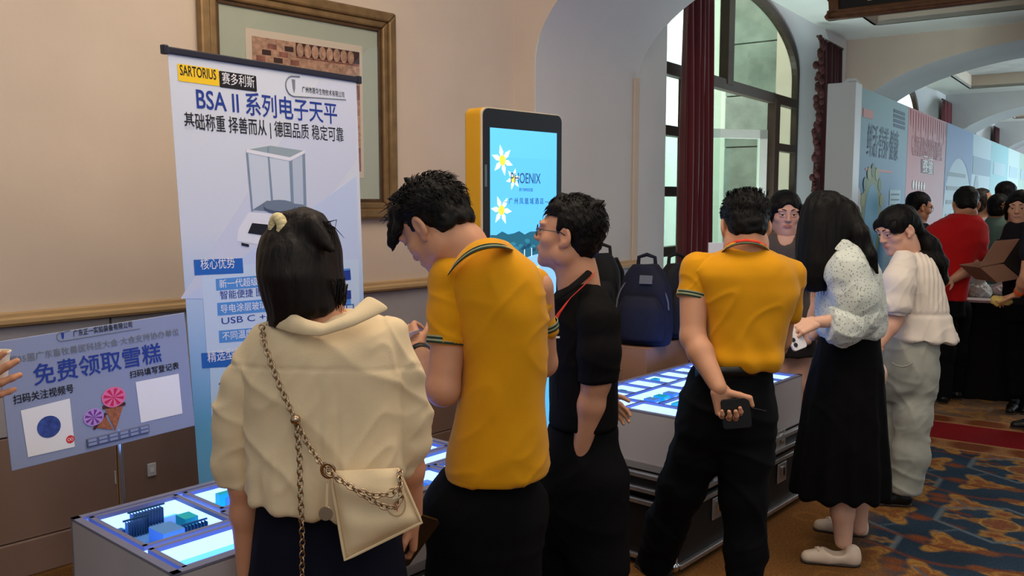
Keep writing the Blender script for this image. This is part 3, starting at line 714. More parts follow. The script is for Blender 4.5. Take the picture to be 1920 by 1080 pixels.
    s, t = q(389, 681); text(fr, '精选型号', s, t + .006, 0.046, 'white_print', T, q(455, 678)[0] - s, bold=0.0, off=0.0026)
    for y0, y1, tx, bar in ((523, 545, '新一代超级单体传感器，提升称量性', 1), (547, 566, '智能便捷 图形化触控界面', 0), (568, 592, '导电涂层玻璃，减少静电影响', 1), (596, 614, 'USB C + RS232 双数据接口', 0), (620, 643, '不同温度下自动校准', 1)):
        if bar: P_('bar_print', [(404 + (y0 - 523) * .06, y0), (656, y0 - 20), (658, y1 - 20), (405 + (y0 - 523) * .06, y1)], 'sky_print', 0.0012)
        s, t = q(411 + (y0 - 523) * .06, y1 - 5); e = q(411 + 92 * len(tx.replace(' ', '')) / 9, y1 - 12)[0]
        L_ = len(tx) * 0.034
        text(fr, tx, s, t + 0.002, 0.035, 'white_print' if bar else 'navy_print', T, min(L_, Wd - s - 0.05), bold=0.0, off=0.002)
    P_('tab', [(628, 510), (656, 506), (657, 524), (629, 528)], 'navy_print', 0.002); P_('tab', [(630, 546), (657, 544), (658, 560), (631, 564)], 'navy_print', 0.002)
    s, t = q(410, 732); text(fr, '分析天平系列', s, t, 0.055, 'black_print', T)
    s, t = q(411, 758); text(fr, 'E', s, t, 0.05, 'blue_print', T)
banner()
# ---------------------------------------------------------------- framed picture on the wall
def picture():
    def w_(px, py): 
        P = atp(px, py, W0, WN); return (P - W0).dot(WD), P.z
    fr = Fr(W0, WD, Z)      # u along wall, v up, n into the room?
    sg = 1 if fr.n.dot(WN) > 0 else -1
    t0, _ = w_(367, 60); t1, zb = w_(738, 409); zt = w_(729, 27)[1]; 
    T = thing('framed_picture', 'large framed sepia print in a bronze frame hanging on the beige wall', 'picture', tuple(fr.p((t0 + t1) / 2, zb)))
    def ring(name, a0, b0, a1, b1, wd, c0, c1, m, bev=0.006):
        for pts in ([(a0, b0), (a1, b0), (a1 - wd, b0 + wd), (a0 + wd, b0 + wd)], [(a0, b1), (a1, b1), (a1 - wd, b1 - wd), (a0 + wd, b1 - wd)], [(a0, b0), (a0, b1), (a0 + wd, b1 - wd), (a0 + wd, b0 + wd)], [(a1, b0), (a1, b1), (a1 - wd, b1 - wd), (a1 - wd, b0 + wd)]):
            b = MB(); fr.poly(b, pts, sg * c0, sg * c1); b.build(name, m, T, bevel=bev)
    ring('frame_moulding', t0, zb, t1, zt, 0.055, 0.0, 0.05, 'gilt_frame', 0.012)
    ring('frame_step', t0 + 0.05, zb + 0.05, t1 - 0.05, zt - 0.05, 0.04, 0.0, 0.036, 'gilt_frame', 0.010)
    ring('frame_slip', t0 + 0.088, zb + 0.088, t1 - 0.088, zt - 0.088, 0.02, 0.0, 0.022, 'gilt_dark', 0.004)
    b = MB(); fr.rect(b, t0 + 0.1, zb + 0.1, t1 - 0.1, zt - 0.1, 0, sg * 0.010); b.build('mat_board', 'mat_board', T)
    a0, zi = w_(457, 56); a1, _ = w_(680, 335); zi = w_(457, 52)[1]; zj = w_(680, 334)[1]
    b = MB(); fr.rect(b, a0, zj, a1, zi, sg * 0.010, sg * 0.013); b.build('inner_mat', 'mat_inner', T)
    k = 0.035
    b = MB(); fr.rect(b, a0 + k, zj + k, a1 - k * .6, zi - k, sg * 0.013, sg * 0.015); b.build('print_sheet', 'print_sepia', T)
    wd = a1 - a0 - 1.6 * k; h = zi - zj - 2 * k
    for x0, x1, y0, y1, m in ((0, .38, .78, 1, 'print_light'), (.38, 1, .90, 1, 'print_dark'), (.38, 1, .72, .88, 'print_light'), (0, .2, .5, .76, 'print_dark'), (.3, 1, .2, .6, 'print_light')):
        b = MB(); fr.rect(b, a0 + k + wd * x0, zj + k + h * y0, a0 + k + wd * x1, zj + k + h * y1, sg * 0.015, sg * 0.016); b.build('print_tone', m, T)
    for i in range(8):
        x = a0 + k + wd * (.42 + .07 * i); b = MB(); fr.poly(b, ngon(x, zj + k + h * .945, .022, .035, 10), sg * 0.016, sg * 0.017); b.build('print_tone', 'print_light', T)
    for i in range(7):
        x = a0 + k + wd * (.03 + .05 * (i % 7)); b = MB(); fr.rect(b, x, zj + k + h * (.82 + .05 * (i % 3)), x + .05, zj + k + h * (.86 + .05 * (i % 3)), sg * 0.016, sg * 0.017); b.build('print_tone', 'print_dark' if i % 2 else 'print_sepia', T)
    b = MB(); fr.rect(b, t0 + 0.1, zb + 0.1, t1 - 0.1, zt - 0.1, sg * 0.019, sg * 0.020); b.build('picture_glass', 'picture_glass', T)
gm = MATS['glass_pane'].copy(); gm.name = 'picture_glass'; MATS['picture_glass'] = gm
gm.node_tree.nodes['Transparent BSDF'].inputs[0].default_value = (1, 1, 1, 1)
picture()
# ---------------------------------------------------------------- ice cream sign on a chrome stand
def sign():
    TL = at(-6, 641, 2.58); TR = at(346, 586, 2.98); BL = at(22, 884, 2.58)
    fr = Fr(BL, (TR - TL), TL - BL); W_ = (TR - TL).length; H_ = (TL - BL).dot(fr.v)
    fr.u = (TR - TL).normalized(); fr.v = (TL - BL).normalized(); fr.n = fr.u.cross(fr.v).normalized()
    fo = onz(238, 945, 0.66); pb = fr.p(W_ * 0.56, 0.05, -0.012)
    T = thing('sign_stand', 'pale lilac ice cream notice board on a chrome pole stand behind the near light table', 'sign', (pb.x, pb.y, 0))
    b = MB(); fr.rect(b, 0, 0, W_, H_, -0.006, 0); b.build('sign_board', 'sign_film', T, bevel=0.002)
    b = MB(); b.tube([pb + V(0.0, 0, 0), V(pb.x + .005, pb.y, 0.012)], 0.0125, 14); b.build('pole', 'chrome', T, smooth=True)
    b = MB(); b.lathe(V(pb.x, pb.y, 0), [(0.0, 0), (0.15, 0), (0.15, 0.008), (0.03, 0.02), (0.0, 0.02)], 24); b.build('base_disc', 'chrome', T, smooth=True)
    def q(px, py):
        P = atp(px, py, fr.o, fr.n); d = P - fr.o; return d.dot(fr.u), d.dot(fr.v)
    def ln(px, py, px2, txt, h, m, bold=0.0):
        s, t = q(px, py); e, _ = q(px2, py - (px2 - px) * 0.16); return text(fr, txt, s, t, h, m, T, e - s, bold=bold)
    # bracket strip with slots
    b = MB(); a0, b0 = q(163, 842); a1, b1 = q(279, 806)
    fr.rect(b, a0, b0, a1, b0 + 0.028, 0.0, 0.006); B_ = b.build('bracket', mat('bracket_grey', (104, 112, 146), 0.4, metal=0.3), T, bevel=0.002)
    for i in range(6):
        for j in range(2):
            b = MB(); s0 = a0 + (a1 - a0) * (i + .12) / 6; fr.rect(b, s0, b0 + .004 + j * .012, s0 + (a1 - a0) / 6 * .76, b0 + .012 + j * .012, 0.006, 0.0075); b.build('slot', 'sign_film', B_)
    ln(132, 634, 243, '广东正一实验装备有限公司', 0.022, 'black_print', 0.006)
    b = MB(); c0, d0 = q(112, 634)
    arc = [(q(127, 622)), (c0 + .0, d0 + .012)] + [(c0 - .004 + 0.013 * math.cos(t), d0 + 0.0 + 0.014 * math.sin(t)) for t in [PI / 2 + PI * k / 8 for k in range(9)]] + [q(258, 622)]
    b.tube([fr.p(a, c, 0.001) for a, c in arc], 0.0013, 5); b.build('emblem_line', 'grey_print', T)
    sub(fr, 'emblem_pipette', [(c0 - .004, d0 + .010), (c0 + .004, d0 + .010), (c0 + .003, d0 - .003), (c0, d0 - .010), (c0 - .003, d0 - .003)], 'navy_print', T)
    ln(12, 683, 332, '第35届广东畜牧兽医科技大会·大会支持协办单位', 0.026, 'grey_print', 0.004)
    ln(60, 722, 301, '免费领取雪糕', 0.070, 'navy_print', 0.012)
    ln(22, 758, 136, '扫码关注视频号', 0.030, 'black_print', 0.010)
    ln(241, 714, 334, '扫码填写登记表', 0.026, 'black_print', 0.010)
    sub(fr, 'white_card', [q(36, 771), q(128, 750), q(140, 840), q(52, 858)], 'white_print', T, 0.0008)
    sub(fr, 'white_card', [q(252, 722), q(333, 708), q(342, 782), q(264, 798)], 'white_print', T, 0.0008)
    a, c = q(90, 802); sub(fr, 'round_photo', ngon(a, c, 0.034, n=24), mat('round_photo', (60, 84, 160), 0.6, noise=(60, .5)), T, 0.0016)
    a, c = q(131, 826); sub(fr, 'round_badge', ngon(a, c, 0.0125, n=20), 'red_print', T, 0.0016)
    for dx in (-.0045, .0045):
        b = MB(); b.tube([fr.p(a + dx + .0035 * math.cos(t), c + .0045 * math.sin(t), 0.0024) for t in [2 * PI * k / 10 for k in range(10)]], 0.0008, 4, closed=True); b.build('badge_mark', 'white_print', T)
    # two printed ice cream cones
    def cone(tip, ctr, col, col2, rx, ry, tilt):
        tx, ty = q(*tip); a, c = q(*ctr); d = math.atan2(c - ty, a - tx); nx, ny = -math.sin(d), math.cos(d); w = rx
        sub(fr, 'cone_wafer', [(tx, ty), (a - nx * w * .9, c - ny * w * .9), (a + nx * w * .9, c + ny * w * .9)], mat('wafer', (168, 104, 72), 0.6, noise=(120, .45)), T, 0.0014)
        sub(fr, 'cone_rim', [(a - nx * w - .3 * w * math.cos(d), c - ny * w - .3 * w * math.sin(d)), (a + nx * w - .3 * w * math.cos(d), c + ny * w - .3 * w * math.sin(d)), (a + nx * w, c + ny * w), (a - nx * w, c - ny * w)], 'dark_brown_print', T, 0.0018)
        pts = [(a + math.cos(d) * ry * .45 + rx * 1.04 * math.cos(t), c + math.sin(d) * ry * .45 + rx * .92 * math.sin(t)) for t in [2 * PI * k / 24 for k in range(24)]]
        sub(fr, 'ice_cream', pts, col, T, 0.0022)
        ca, cc = a + math.cos(d) * ry * .45, c + math.sin(d) * ry * .45
        for k in range(8):
            t = 2 * PI * k / 8 + .3; sub(fr, 'swirl', [(ca, cc), (ca + rx * .9 * math.cos(t), cc + rx * .8 * math.sin(t)), (ca + rx * .9 * math.cos(t + .38), cc + rx * .8 * math.sin(t + .38))], col2, T, 0.0026)
    cone((216, 812), (212, 762), 'lilac_print' if 0 else mat('berry', (232, 120, 170), .6), mat('berry_dark', (206, 40, 90), .6), 0.036, 0.05, 0)
    cone((212, 810), (184, 792), 'lilac_print', mat('plum', (120, 60, 150), .6), 0.030, 0.045, 0)
sign()
for px, py in ((223, 893), (284, 880)):
    P = atp(px, py, W0 + WN * 0.0, WN); fr = Fr(P, WD, Z); sg = 1 if fr.n.dot(WN) > 0 else -1
    T = thing('wall_socket', 'small white wall socket low on the brown marble, %s' % ('left of the chrome sign pole' if px < 240 else 'right of the chrome sign pole'), 'socket', tuple(P))
    b = MB(); fr.rect(b, -.020, -.030, .020, .030, 0, sg * .008); b.build('cover_plate', mat('socket_white%d' % px, (214, 214, 220), .4), T, bevel=.003)
    b = MB(); fr.rect(b, -.009, -.012, .009, .012, sg * .008, sg * .010); b.build('socket_insert', 'white_print', T, bevel=.001)
# ---------------------------------------------------------------- advertising kiosk
def kiosk():
    TL = at(903, 199, 4.02); TR = at(1053, 217, 4.43); TR.z = TL.z
    u = (TR - TL).normalized(); W_ = (TR - TL).length; H_ = TL.z
    fr = Fr(V(TL.x, TL.y, 0), u, Z)      # n faces the room
    T = thing('display_kiosk', 'tall free-standing advertising screen with yellow sides and a black bezel beside the pier', 'screen', tuple(fr.p(W_ / 2, 0)))
    b = MB(); fr.poly(b, rrect(0, 0.06, W_, H_, .035), -0.11, -0.008); b.build('housing', mat('kiosk_yellow', (206, 152, 30), 0.4), T, smooth=True, ang=30, bevel=.006)
    b = MB(); fr.poly(b, rrect(0, 0.06, W_, H_, .035), -0.008, 0.0); b.build('rim', mat('kiosk_rim', (214, 200, 176), 0.35), T)
    b = MB(); fr.poly(b, rrect(.006, 0.066, W_ - .006, H_ - .006, .032), 0.0, 0.006); b.build('bezel', 'black_gloss', T)
    b = MB(); fr.rect(b, -.06, 0, W_ + .06, .06, -.25, .14); b.build('foot_plate', 'black_plastic', T, bevel=.01)
    a0, b0, a1, b1 = .047, .30, W_ - .045, H_ - .092
    def G(nm, c, s=1.0): return glow(nm, c, s)
    S_ = MB(); fr.rect(S_, a0, b0, a1, b1, .006, .007); S_ = S_.build('screen', G('screen_blue', (84, 176, 240), 1.0), T)
    w_ = a1 - a0; h = b1 - b0
    def fx(x, y): return a0 + w_ * x, b1 - w_ * y      # x,y in screen widths from the top left
    def im(nm, pts, m, c=.0074): return sub(fr, nm, [fx(*p) for p in pts], m, S_, c, .0003)
    im('screen_picture', [(0, 0), (1, 0), (1, .28), (0, .28)], G('screen_sky', (88, 180, 242), 1.0), .0072)
    im('screen_picture', [(0, 1.04), (1, 1.04), (1, 2.3), (0, 2.3)], G('screen_road', (132, 186, 228), .85), .0072)
    gb = G('screen_green', (28, 92, 112), .8); gd = G('screen_green_dark', (18, 66, 92), .8)
    im('screen_picture', [(0, 1.04)] + [(k / 12, 1.03 + .02 * math.sin(k * 2.3)) for k in range(1, 12)] + [(1, 1.04), (1, 1.22), (.6, 1.27), (.3, 1.34), (0, 1.40)], gb, .0074)
    rr = random.Random(5)
    for k in range(26):
        x, y = rr.uniform(.03, .97), rr.uniform(1.07, 1.22); im('screen_picture', [(x + rr.uniform(.03, .06) * math.cos(t), y + .025 * math.sin(t)) for t in [2 * PI * i / 7 for i in range(7)]], gd if k % 2 else G('screen_leaf%d' % k, (44, 120, 140), .8), .0077)
    for k in range(9):
        x = .05 + k * .11; y = 1.34 - .11 * k / 9; im('screen_picture', [(x, y), (x + .012, y), (x + .012, y - .09), (x, y - .09)], G('screen_post', (200, 226, 240), .9), .008)
    for k in range(12):
        x = .02 + k * .082; y = 1.50 - .20 * k / 12 + .02 * math.sin(k); im('screen_picture', [(x, y), (x + .05, y - .012), (x + .05, y + .018), (x, y + .03)], G('kerb%d' % k, (44, 60, 90) if k % 2 else (214, 200, 110), .8), .008)
    for x, y, c in ((.33, 1.37, (214, 90, 130)), (.50, 1.40, (190, 200, 70))):
        im('screen_picture', [(x - .08, y + .01), (x + .07, y), (x + .08, y + .05), (x - .05, y + .075)], gd, .008)
        im('screen_picture', [(x - .07, y - .02), (x - .02, y - .05), (x + .05, y - .05), (x + .07, y), (x + .04, y + .03), (x - .06, y + .03)], G('kart%d' % int(x * 100), c, .85), .0083)
    # daffodils
    def lily(x, y, r, rot):
        for k in range(6):
            t = rot + k * PI / 3; im('screen_flower', [(x, y), (x + r * .55 * math.cos(t - .35), y + r * .55 * math.sin(t - .35)), (x + r * math.cos(t), y + r * math.sin(t)), (x + r * .55 * math.cos(t + .35), y + r * .55 * math.sin(t + .35))], G('petal', (226, 240, 246), .9) if 'petal' not in MATS else MATS['petal'], .0085)
        im('screen_flower', [(x + r * .3 * math.cos(t), y + r * .34 * math.sin(t)) for t in [2 * PI * i / 10 for i in range(10)]], G('flower_heart', (222, 206, 70), .9) if 'flower_heart' not in MATS else MATS['flower_heart'], .0088)
    lily(.17, .31, .155, .3); lily(.33, .49, .11, .8); lily(.155, .80, .15, .1); lily(.92, 1.05, .07, .4)
    tc = G('screen_ink', (40, 84, 128), .3); fr2 = Fr(fr.p(0, 0, .0075), fr.u, fr.v)
    def tx(s, x, y, wd, h_, m, al='L'):
        a, b_ = fx(x, y); text(fr2, s, a, b_, h_ * w_, m, S_, wd * w_, al, off=.0016)
    tx('PHOENIX', .29, .53, .45, .15, tc); tx('BY FAMOUSE', .42, .61, .2, .045, tc); tx('— 广 州 凤 凰 城 酒 店 —', .18, .735, .69, .07, tc)
    wh_ = G('screen_white', (225, 240, 250), .95)
    im('screen_picture', [(.40, 1.86), (.61, 1.86), (.61, 2.02), (.40, 2.02)], G('screen_tab', (30, 150, 200), .85), .008)
    tx('玛卡丁车', .22, 1.92, .38, .13, wh_)
    im('screen_picture', [(0, 2.02), (1, 2.02), (1, 2.3), (0, 2.3)], G('screen_low', (150, 200, 232), .85), .0076)
    for k in range(5): im('screen_picture', [(.70 + .05 * k, 2.1 + .02 * k), (.74 + .05 * k, 2.1 + .02 * k), (.74 + .05 * k, 2.25), (.70 + .05 * k, 2.25)], gb if k % 2 else G('screen_teal', (40, 150, 140), .8), .0079)
    b = MB(); fr.rect(b, .012, H_ - .36, .026, H_ - .26, .006, .0075); b.build('sensor_strip', mat('sensor', (90, 104, 110), .3), T)
kiosk()
# ---------------------------------------------------------------- light tables: models of rooms lit from below, on flight cases
mat('table_shell', (176, 172, 176), 0.45, noise=(5, .05)); mat('table_black', (20, 20, 22), 0.5, noise=(40, .2), bump=(220, .2, .002))
mat('rim_grey', (124, 126, 150), 0.4, metal=.1)
def led(name, rgb, s):
    m = mat(name, (40, 60, 66), .5); b = m.node_tree.nodes['Principled BSDF']; b.inputs['Emission Color'].default_value = rgb + (1,); b.inputs['Emission Strength'].default_value = s; return m
LED = led('led_floor', (.030, .150, 1.0), 5.2); LEDW = led('led_wall', (.20, .36, 1.0), 3.6)
mat('model_cyan', (70, 200, 225), .5, alpha=1); mat('model_teal', (30, 190, 205), .45); mat('model_blue', (92, 150, 220), .5); mat('model_line', (30, 80, 120), .5); mat('model_white', (210, 235, 245), .5)
def cells(L, W, cuts):
    return cuts
def light_table(name, label, nearL, farL, nearR, zt, grid, shell, group, detail):
    """nearL -> farL is the long side, nearL -> nearR the short one; grid: cell rectangles in table units, 0..1 each"""
    u = (farL - nearL); L = u.length; u.normalize(); s = (nearR - nearL); s = (s - u * s.dot(u)); W_ = s.length; s.normalize()
    o = V(nearL.x, nearL.y, 0)
    T = thing(name, label, 'light table', tuple(o + u * L / 2 + s * W_ / 2), group)
    zb = zt - 0.25
    def P(a, b, z): return o + u * (L * a) + s * (W_ * b) + Z * z
    # shell walls and floor
    b = MB()
    for a0, b0, a1, b1 in ((0, 0, 1, .012 / W_), (0, 1 - .012 / W_, 1, 1), (0, 0, .012 / L, 1), (1 - .012 / L, 0, 1, 1)):
        b.par(P(a0, b0, zb), u * L * (a1 - a0), s * W_ * (b1 - b0), Z * (zt - zb - .004))
    b.par(P(0, 0, zb), u * L, s * W_, Z * .03); b.build('shell', shell, T)
    b = MB(); b.par(P(.01, .01, zt - .085), u * L * .98, s * W_ * .98, Z * .03); b.build('light_floor', LED, T)
    # divider walls: glowing sides, dark rims on top
    rim = MB(); wal = MB(); t = .011 if len(grid) < 15 else .006
    xs = set()
    segs = []
    for x0, y0, x1, y1 in grid:
        segs += [(x0, y0, x1, y0), (x0, y1, x1, y1), (x0, y0, x0, y1), (x1, y0, x1, y1)]
    for x0, y0, x1, y1 in segs:
        A = P(x0, y0, zt - .056); D = u * (L * (x1 - x0)) + s * (W_ * (y1 - y0))
        if D.length < 1e-4: continue
        n = Z.cross(D).normalized() * t; A2 = A - n / 2 - D.normalized() * t / 2; D2 = D + D.normalized() * t
        wal.par(A2, D2, n, Z * .044)
        rim.par(A2 - n * .12 + Z * .044, D2, n * 1.24, Z * .012)
    wal.build('divider_wall', LEDW, T); rim.build('divider_rim', 'rim_grey', T)
    b = MB()
    for a0, b0, a1, b1 in ((0, 0, 1, .022 / W_), (0, 1 - .022 / W_, 1, 1), (0, 0, .022 / L, 1), (1 - .022 / L, 0, 1, 1)):
        b.par(P(a0, b0, zt - .006), u * L * (a1 - a0), s * W_ * (b1 - b0), Z * .008)
    b.build('top_frame', 'rim_grey', T)
    rr = random.Random(len(grid))
    for i, (x0, y0, x1, y1) in enumerate(grid):
        dx, dy = x1 - x0, y1 - y0
        def M(nm, fx0, fy0, fx1, fy1, h, m, z0=0):
            b = MB(); b.par(P(x0 + dx * fx0, y0 + dy * fy0, zt - .055 + z0 * .58), u * L * dx * (fx1 - fx0), s * W_ * dy * (fy1 - fy0), Z * h * .58); return b.build(nm, m, T)
        k = detail.get(i, i % 4)
        if k == 0: M('model_block', .55, .12, .85, .3, .07, 'model_teal'); M('model_door', .62, .29, .74, .31, .05, 'model_cyan'); M('model_slab', .12, .5, .5, .85, .01, 'model_cyan')
        elif k == 1:
            M('model_slab', .08, .10, .92, .86, .006, 'model_cyan')
            for j in range(3): M('model_block', .14 + .27 * j, .2, .28 + .27 * j, .42, .04, 'model_teal' if j % 2 else 'model_blue')
            M('model_line', .1, .6, .9, .615, .008, 'model_line')
        elif k == 2: M('model_block', .2, .3, .42, .5, .075, 'model_teal'); M('model_slab', .5, .55, .75, .72, .03, 'model_blue'); M('model_slab', .1, .8, .9, .92, .006, 'model_cyan')
        elif k == 3: M('model_slab', .05, .45, .95, .95, .006, 'model_cyan')
        elif k == 4:      # big hall: racks of thin rods, block building, long bench
            M('model_slab', .06, .08, .96, .94, .006, 'model_blue')
            M('model_block', .30, .58, .55, .84, .085, 'model_blue'); M('model_block', .70, .45, .86, .62, .08, 'model_teal')
            for j in range(11): M('model_rod', .36 + .035 * j, .12, .366 + .035 * j, .20, .085, 'model_line')
            for j in range(9): M('model_rod', .20 + .03 * j, .30, .206 + .03 * j, .36, .085, 'model_line')
            for j in range(7): M('model_rod', .62 + .04 * j, .72, .627 + .04 * j, .78, .07, 'model_line')
            M('model_rail', .34, .11, .78, .125, .008, 'model_line', .085); M('model_rail', .18, .29, .48, .305, .008, 'model_line', .085); M('model_rail', .60, .71, .90, .725, .008, 'model_line', .07)
            M('model_bench', .04, .30, .12, .95, .03, 'model_cyan'); 
            for j in range(10): M('model_tick', .05, .32 + .062 * j, .115, .325 + .062 * j, .002, 'model_line', .03)
            M('model_box', .2, .14, .25, .22, .03, 'model_line')
        elif k == 5:      # hall with one tall gate
            M('model_gate', .30, .30, .62, .42, .085, 'model_teal'); M('model_door', .40, .418, .52, .43, .06, 'model_blue'); M('model_slab', .62, .2, .94, .62, .008, 'model_cyan')
        elif k == 6:
            M('model_block', .10, .10, .30, .50, .08, 'model_teal'); M('model_desk', .30, .40, .55, .60, .03, 'model_line'); M('model_slab', .25, .65, .9, .9, .008, 'model_cyan'); M('model_table', .6, .2, .85, .4, .02, 'model_cyan')
        elif k == 7:
            for j in range(14): M('model_tick', .10 + .055 * j, .90, .115 + .055 * j, .925, .003, 'model_line')
            M('model_slab', .05, .55, .95, .94, .003, 'model_cyan')
        else:
            for j in range(4): M('model_block', .08 + .23 * j, .25, .22 + .23 * j, .55, .06, 'model_blue' if j % 2 else 'model_teal'); M('model_door', .11 + .23 * j, .545, .17 + .23 * j, .56, .04, 'model_white')
    return T, P, L, W_, u, s, zb
ZT = 0.66
g = 'model light tables'
nL = onz(132, 972, ZT); ut = V(.873, 1, 0).normalized(); fL = nL + ut * 1.26; nR = nL + V(ut.y, -ut.x, 0) * .58
grid1 = [(.035, .06, .235, .60), (.035, .66, .235, .95), (.26, .06, .43, .42), (.25, .47, .45, .64), (.26, .69, .45, .95), (.47, .06, .62, .40), (.47, .47, .70, .64), (.47, .69, .62, .95), (.65, .06, .80, .42), (.64, .69, .80, .95), (.82, .06, .97, .46), (.72, .50, .97, .66), (.82, .70, .97, .95)]
T1, P1_, L1, W1, ud1, sd1, zb1 = light_table('light_table', 'low light table with glowing cyan room models in front of the chain bag woman', nL, fL, nR, ZT, grid1, 'table_shell', g, {0: 4, 1: 7, 2: 5, 3: 3, 4: 6, 10: 8, 11: 3, 12: 8})
b = MB(); b.par(P1_(.80, 1.0, zb1 + .06) + sd1 * .001, ud1 * .10, Z * .13, sd1 * .006); b.build('control_screen', 'black_gloss', T1)
b = MB(); b.par(P1_(.79, 1.0, zt := zb1 + .205), ud1 * .02, Z * .02, sd1 * .006); b.build('push_button', 'grey_print', T1)
nn = onz(1283, 783, ZT); nl = onz(1054, 745, ZT); ff = onz(1509, 701, ZT)
grid2 = [(.03, .05, .12, .30), (.14, .05, .24, .30), (.26, .05, .36, .30), (.38, .05, .48, .30), (.50, .05, .60, .30), (.62, .05, .72, .30), (.74, .05, .84, .30), (.86, .05, .97, .30),
         (.16, .34, .44, .62), (.46, .34, .62, .48), (.46, .51, .54, .66), (.56, .51, .66, .66), (.68, .34, .80, .64), (.82, .34, .97, .64),
         (.03, .34, .14, .50), (.03, .53, .14, .95), (.16, .66, .30, .79), (.16, .82, .30, .95), (.32, .66, .44, .95), (.46, .70, .58, .95), (.60, .70, .72, .95), (.74, .68, .84, .95), (.86, .68, .97, .95)]
grid2 = [(a - .0095, c - .018, b_ + .0095, d + .018) for a, c, b_, d in grid2]
T2, P2_, L2, W2, ud2, sd2, zb2 = light_table('light_table', 'white light table with many small cyan compartments on black flight cases behind the men', nl, nl + (ff - nn), nn, ZT, grid2, 'table_shell', g, {8: 8, 16: 5, 19: 0})
b = MB(); b.par(P2_(.30, 1.0, zb2 + .10) + sd2 * .0, ud2 * .05, Z * .045, sd2 * .004); b.build('socket_plate', 'grey_print', T2)
b = MB(); b.par(P2_(.68, 1.0, zb2 + .13) + sd2 * .0, ud2 * .05, Z * .05, sd2 * .004); b.build('socket_plate', 'grey_print', T2)
# flight cases
def flight_case(name, label, P, L, W_, u, s, a0, b0, a1, b1, z0, z1, casters=False):
    O = P(a0, b0, 0); A = u * L * (a1 - a0); B = s * W_ * (b1 - b0)
    T = thing(name, label, 'flight case', tuple(O + A / 2 + B / 2 + Z * z0), 'black flight cases under the light tables')
    b = MB(); b.par(O + Z * (z0 + .005), A, B, Z * (z1 - z0 - .01)); b.build('panel_body', 'table_black', T)
    e = .022
    C4 = [O, O + A, O + A + B, O + B]
    for i in range(4):
        p, q = C4[i], C4[(i + 1) % 4]; d = (q - p); n = Z.cross(d).normalized()
        for z in (z0, z1 - e):
            b = MB(); b.par(p - n * -.0 + Z * z + (-n) * .003 * 1, d, n * e, Z * e); b.build('edge_profile', 'aluminium', T, bevel=.004)
        b = MB(); b.par(p + V(0, 0, z0) - d.normalized() * .003, d.normalized() * e, n * e, Z * (z1 - z0)); b.build('corner_profile', 'aluminium', T, bevel=.004)
        for z in (z0 + .012, z1 - .012):
            b = MB(); b.ball(p + Z * z + (d.normalized() + n) * .010, .024, 6); b.build('ball_corner', 'chrome', T, smooth=True, ang=180)
    # a valance of two pressed grooves and latches on the front long side
    for f in (.25, .75):
        c = O + B + A * f + Z * ((z0 + z1) / 2 + (z1 - z0) * .18); b = MB(); b.par(c - u * .05 - Z * .05, u * .10, Z * .10, s * .010); b.build('latch_dish', 'aluminium', T, bevel=.006)
        b = MB(); b.par(c - u * .016 - Z * .02 + s * .01, u * .032, Z * .05, s * .008); b.build('latch_key', 'chrome', T, bevel=.003)
    if casters:
        for p in (O + A * .1 + B * .15, O + A * .9 + B * .15, O + A * .1 + B * .85, O + A * .9 + B * .85):
            b = MB(); b.lathe(p + V(0, 0, z0 - .045) - s * .015, [(.0, 0), (.045, 0), (.045, .03), (0, .03)], 14, s); b.build('caster', 'black_plastic', T, smooth=True)
    return T
flight_case('flight_case', 'black flight case lid with aluminium rim directly under the near light table', P1_, L1, W1, ud1, sd1, -.02, -.03, 1.02, 1.05, zb1 - .10, zb1)
flight_case('flight_case', 'deep black flight case base on the carpet under the near light table', P1_, L1, W1, ud1, sd1, -.02, -.03, 1.02, 1.05, .0, zb1 - .128)
flight_case('flight_case', 'shallow aluminium rimmed case tray right under the many-celled light table', P2_, L2, W2, ud2, sd2, -.02, -.03, 1.02, 1.03, zb2 - .085, zb2)
flight_case('flight_case', 'large black flight case with ball corners on the carpet beneath the far light table', P2_, L2, W2, ud2, sd2, -.02, -.02, 1.06, 1.02, .03, .295, True)
# ---------------------------------------------------------------- cartons and backpacks behind the second table
mat('cardboard', (150, 112, 92), 0.8, noise=(6, .1)); mat('tape_tan', (172, 132, 100), .5)
def carton(label, c, R, w_, d, h, closed=True):
    T = thing('carton', label, 'carton', (c.x, c.y, c.z), 'cartons behind the light table')
    ux, uy = R
    def bx(nm, a0, a1, b0, b1, z0, z1, m): b = MB(); b.par(c + ux * a0 + uy * b0 + Z * z0, ux * (a1 - a0), uy * (b1 - b0), Z * (z1 - z0)); return b.build(nm, m, T, bevel=.003)
    bx('box_body', -w_ / 2, w_ / 2, -d / 2, d / 2, 0, h - .004, 'cardboard')
    bx('flap', -w_ / 2, w_ / 2, -d / 2, -.002, h - .004, h, 'cardboard'); bx('flap', -w_ / 2, w_ / 2, .002, d / 2, h - .004, h, 'cardboard')
    bx('tape', -w_ / 2 - .001, w_ / 2 + .001, -.025, .025, h - .03, h + .001, 'tape_tan')
    return T
ck = at(1213, 660, 4.62); zc = at(1213, 655, 4.62).z
cu, cn = HD, -PD
cc_ = V(ck.x, ck.y, 0) + HD * .27 - PD * .21
carton('large carton on the floor directly under the taller carton carrying backpacks', cc_, (cu, cn), .56, .44, zc - .34)
carton('large carton carrying two dark backpacks behind the far light table', cc_ + Z * (zc - .339), (cu, cn), .54, .42, .339)
cq = at(1176, 690, 4.62)
carton('low carton beside the big carton, half hidden by the man in black', V(cq.x, cq.y, 0) - HD * .15 - PD * .12, (cu, cn), .24, .22, cq.z)
mat('pack_navy', (15, 19, 40), .75, noise=(40, .2), bump=(260, .3, .002)); mat('pack_black', (14, 15, 22), .75, noise=(40, .2), bump=(260, .3, .002))
mat('pack_grey', (96, 98, 104), .6)
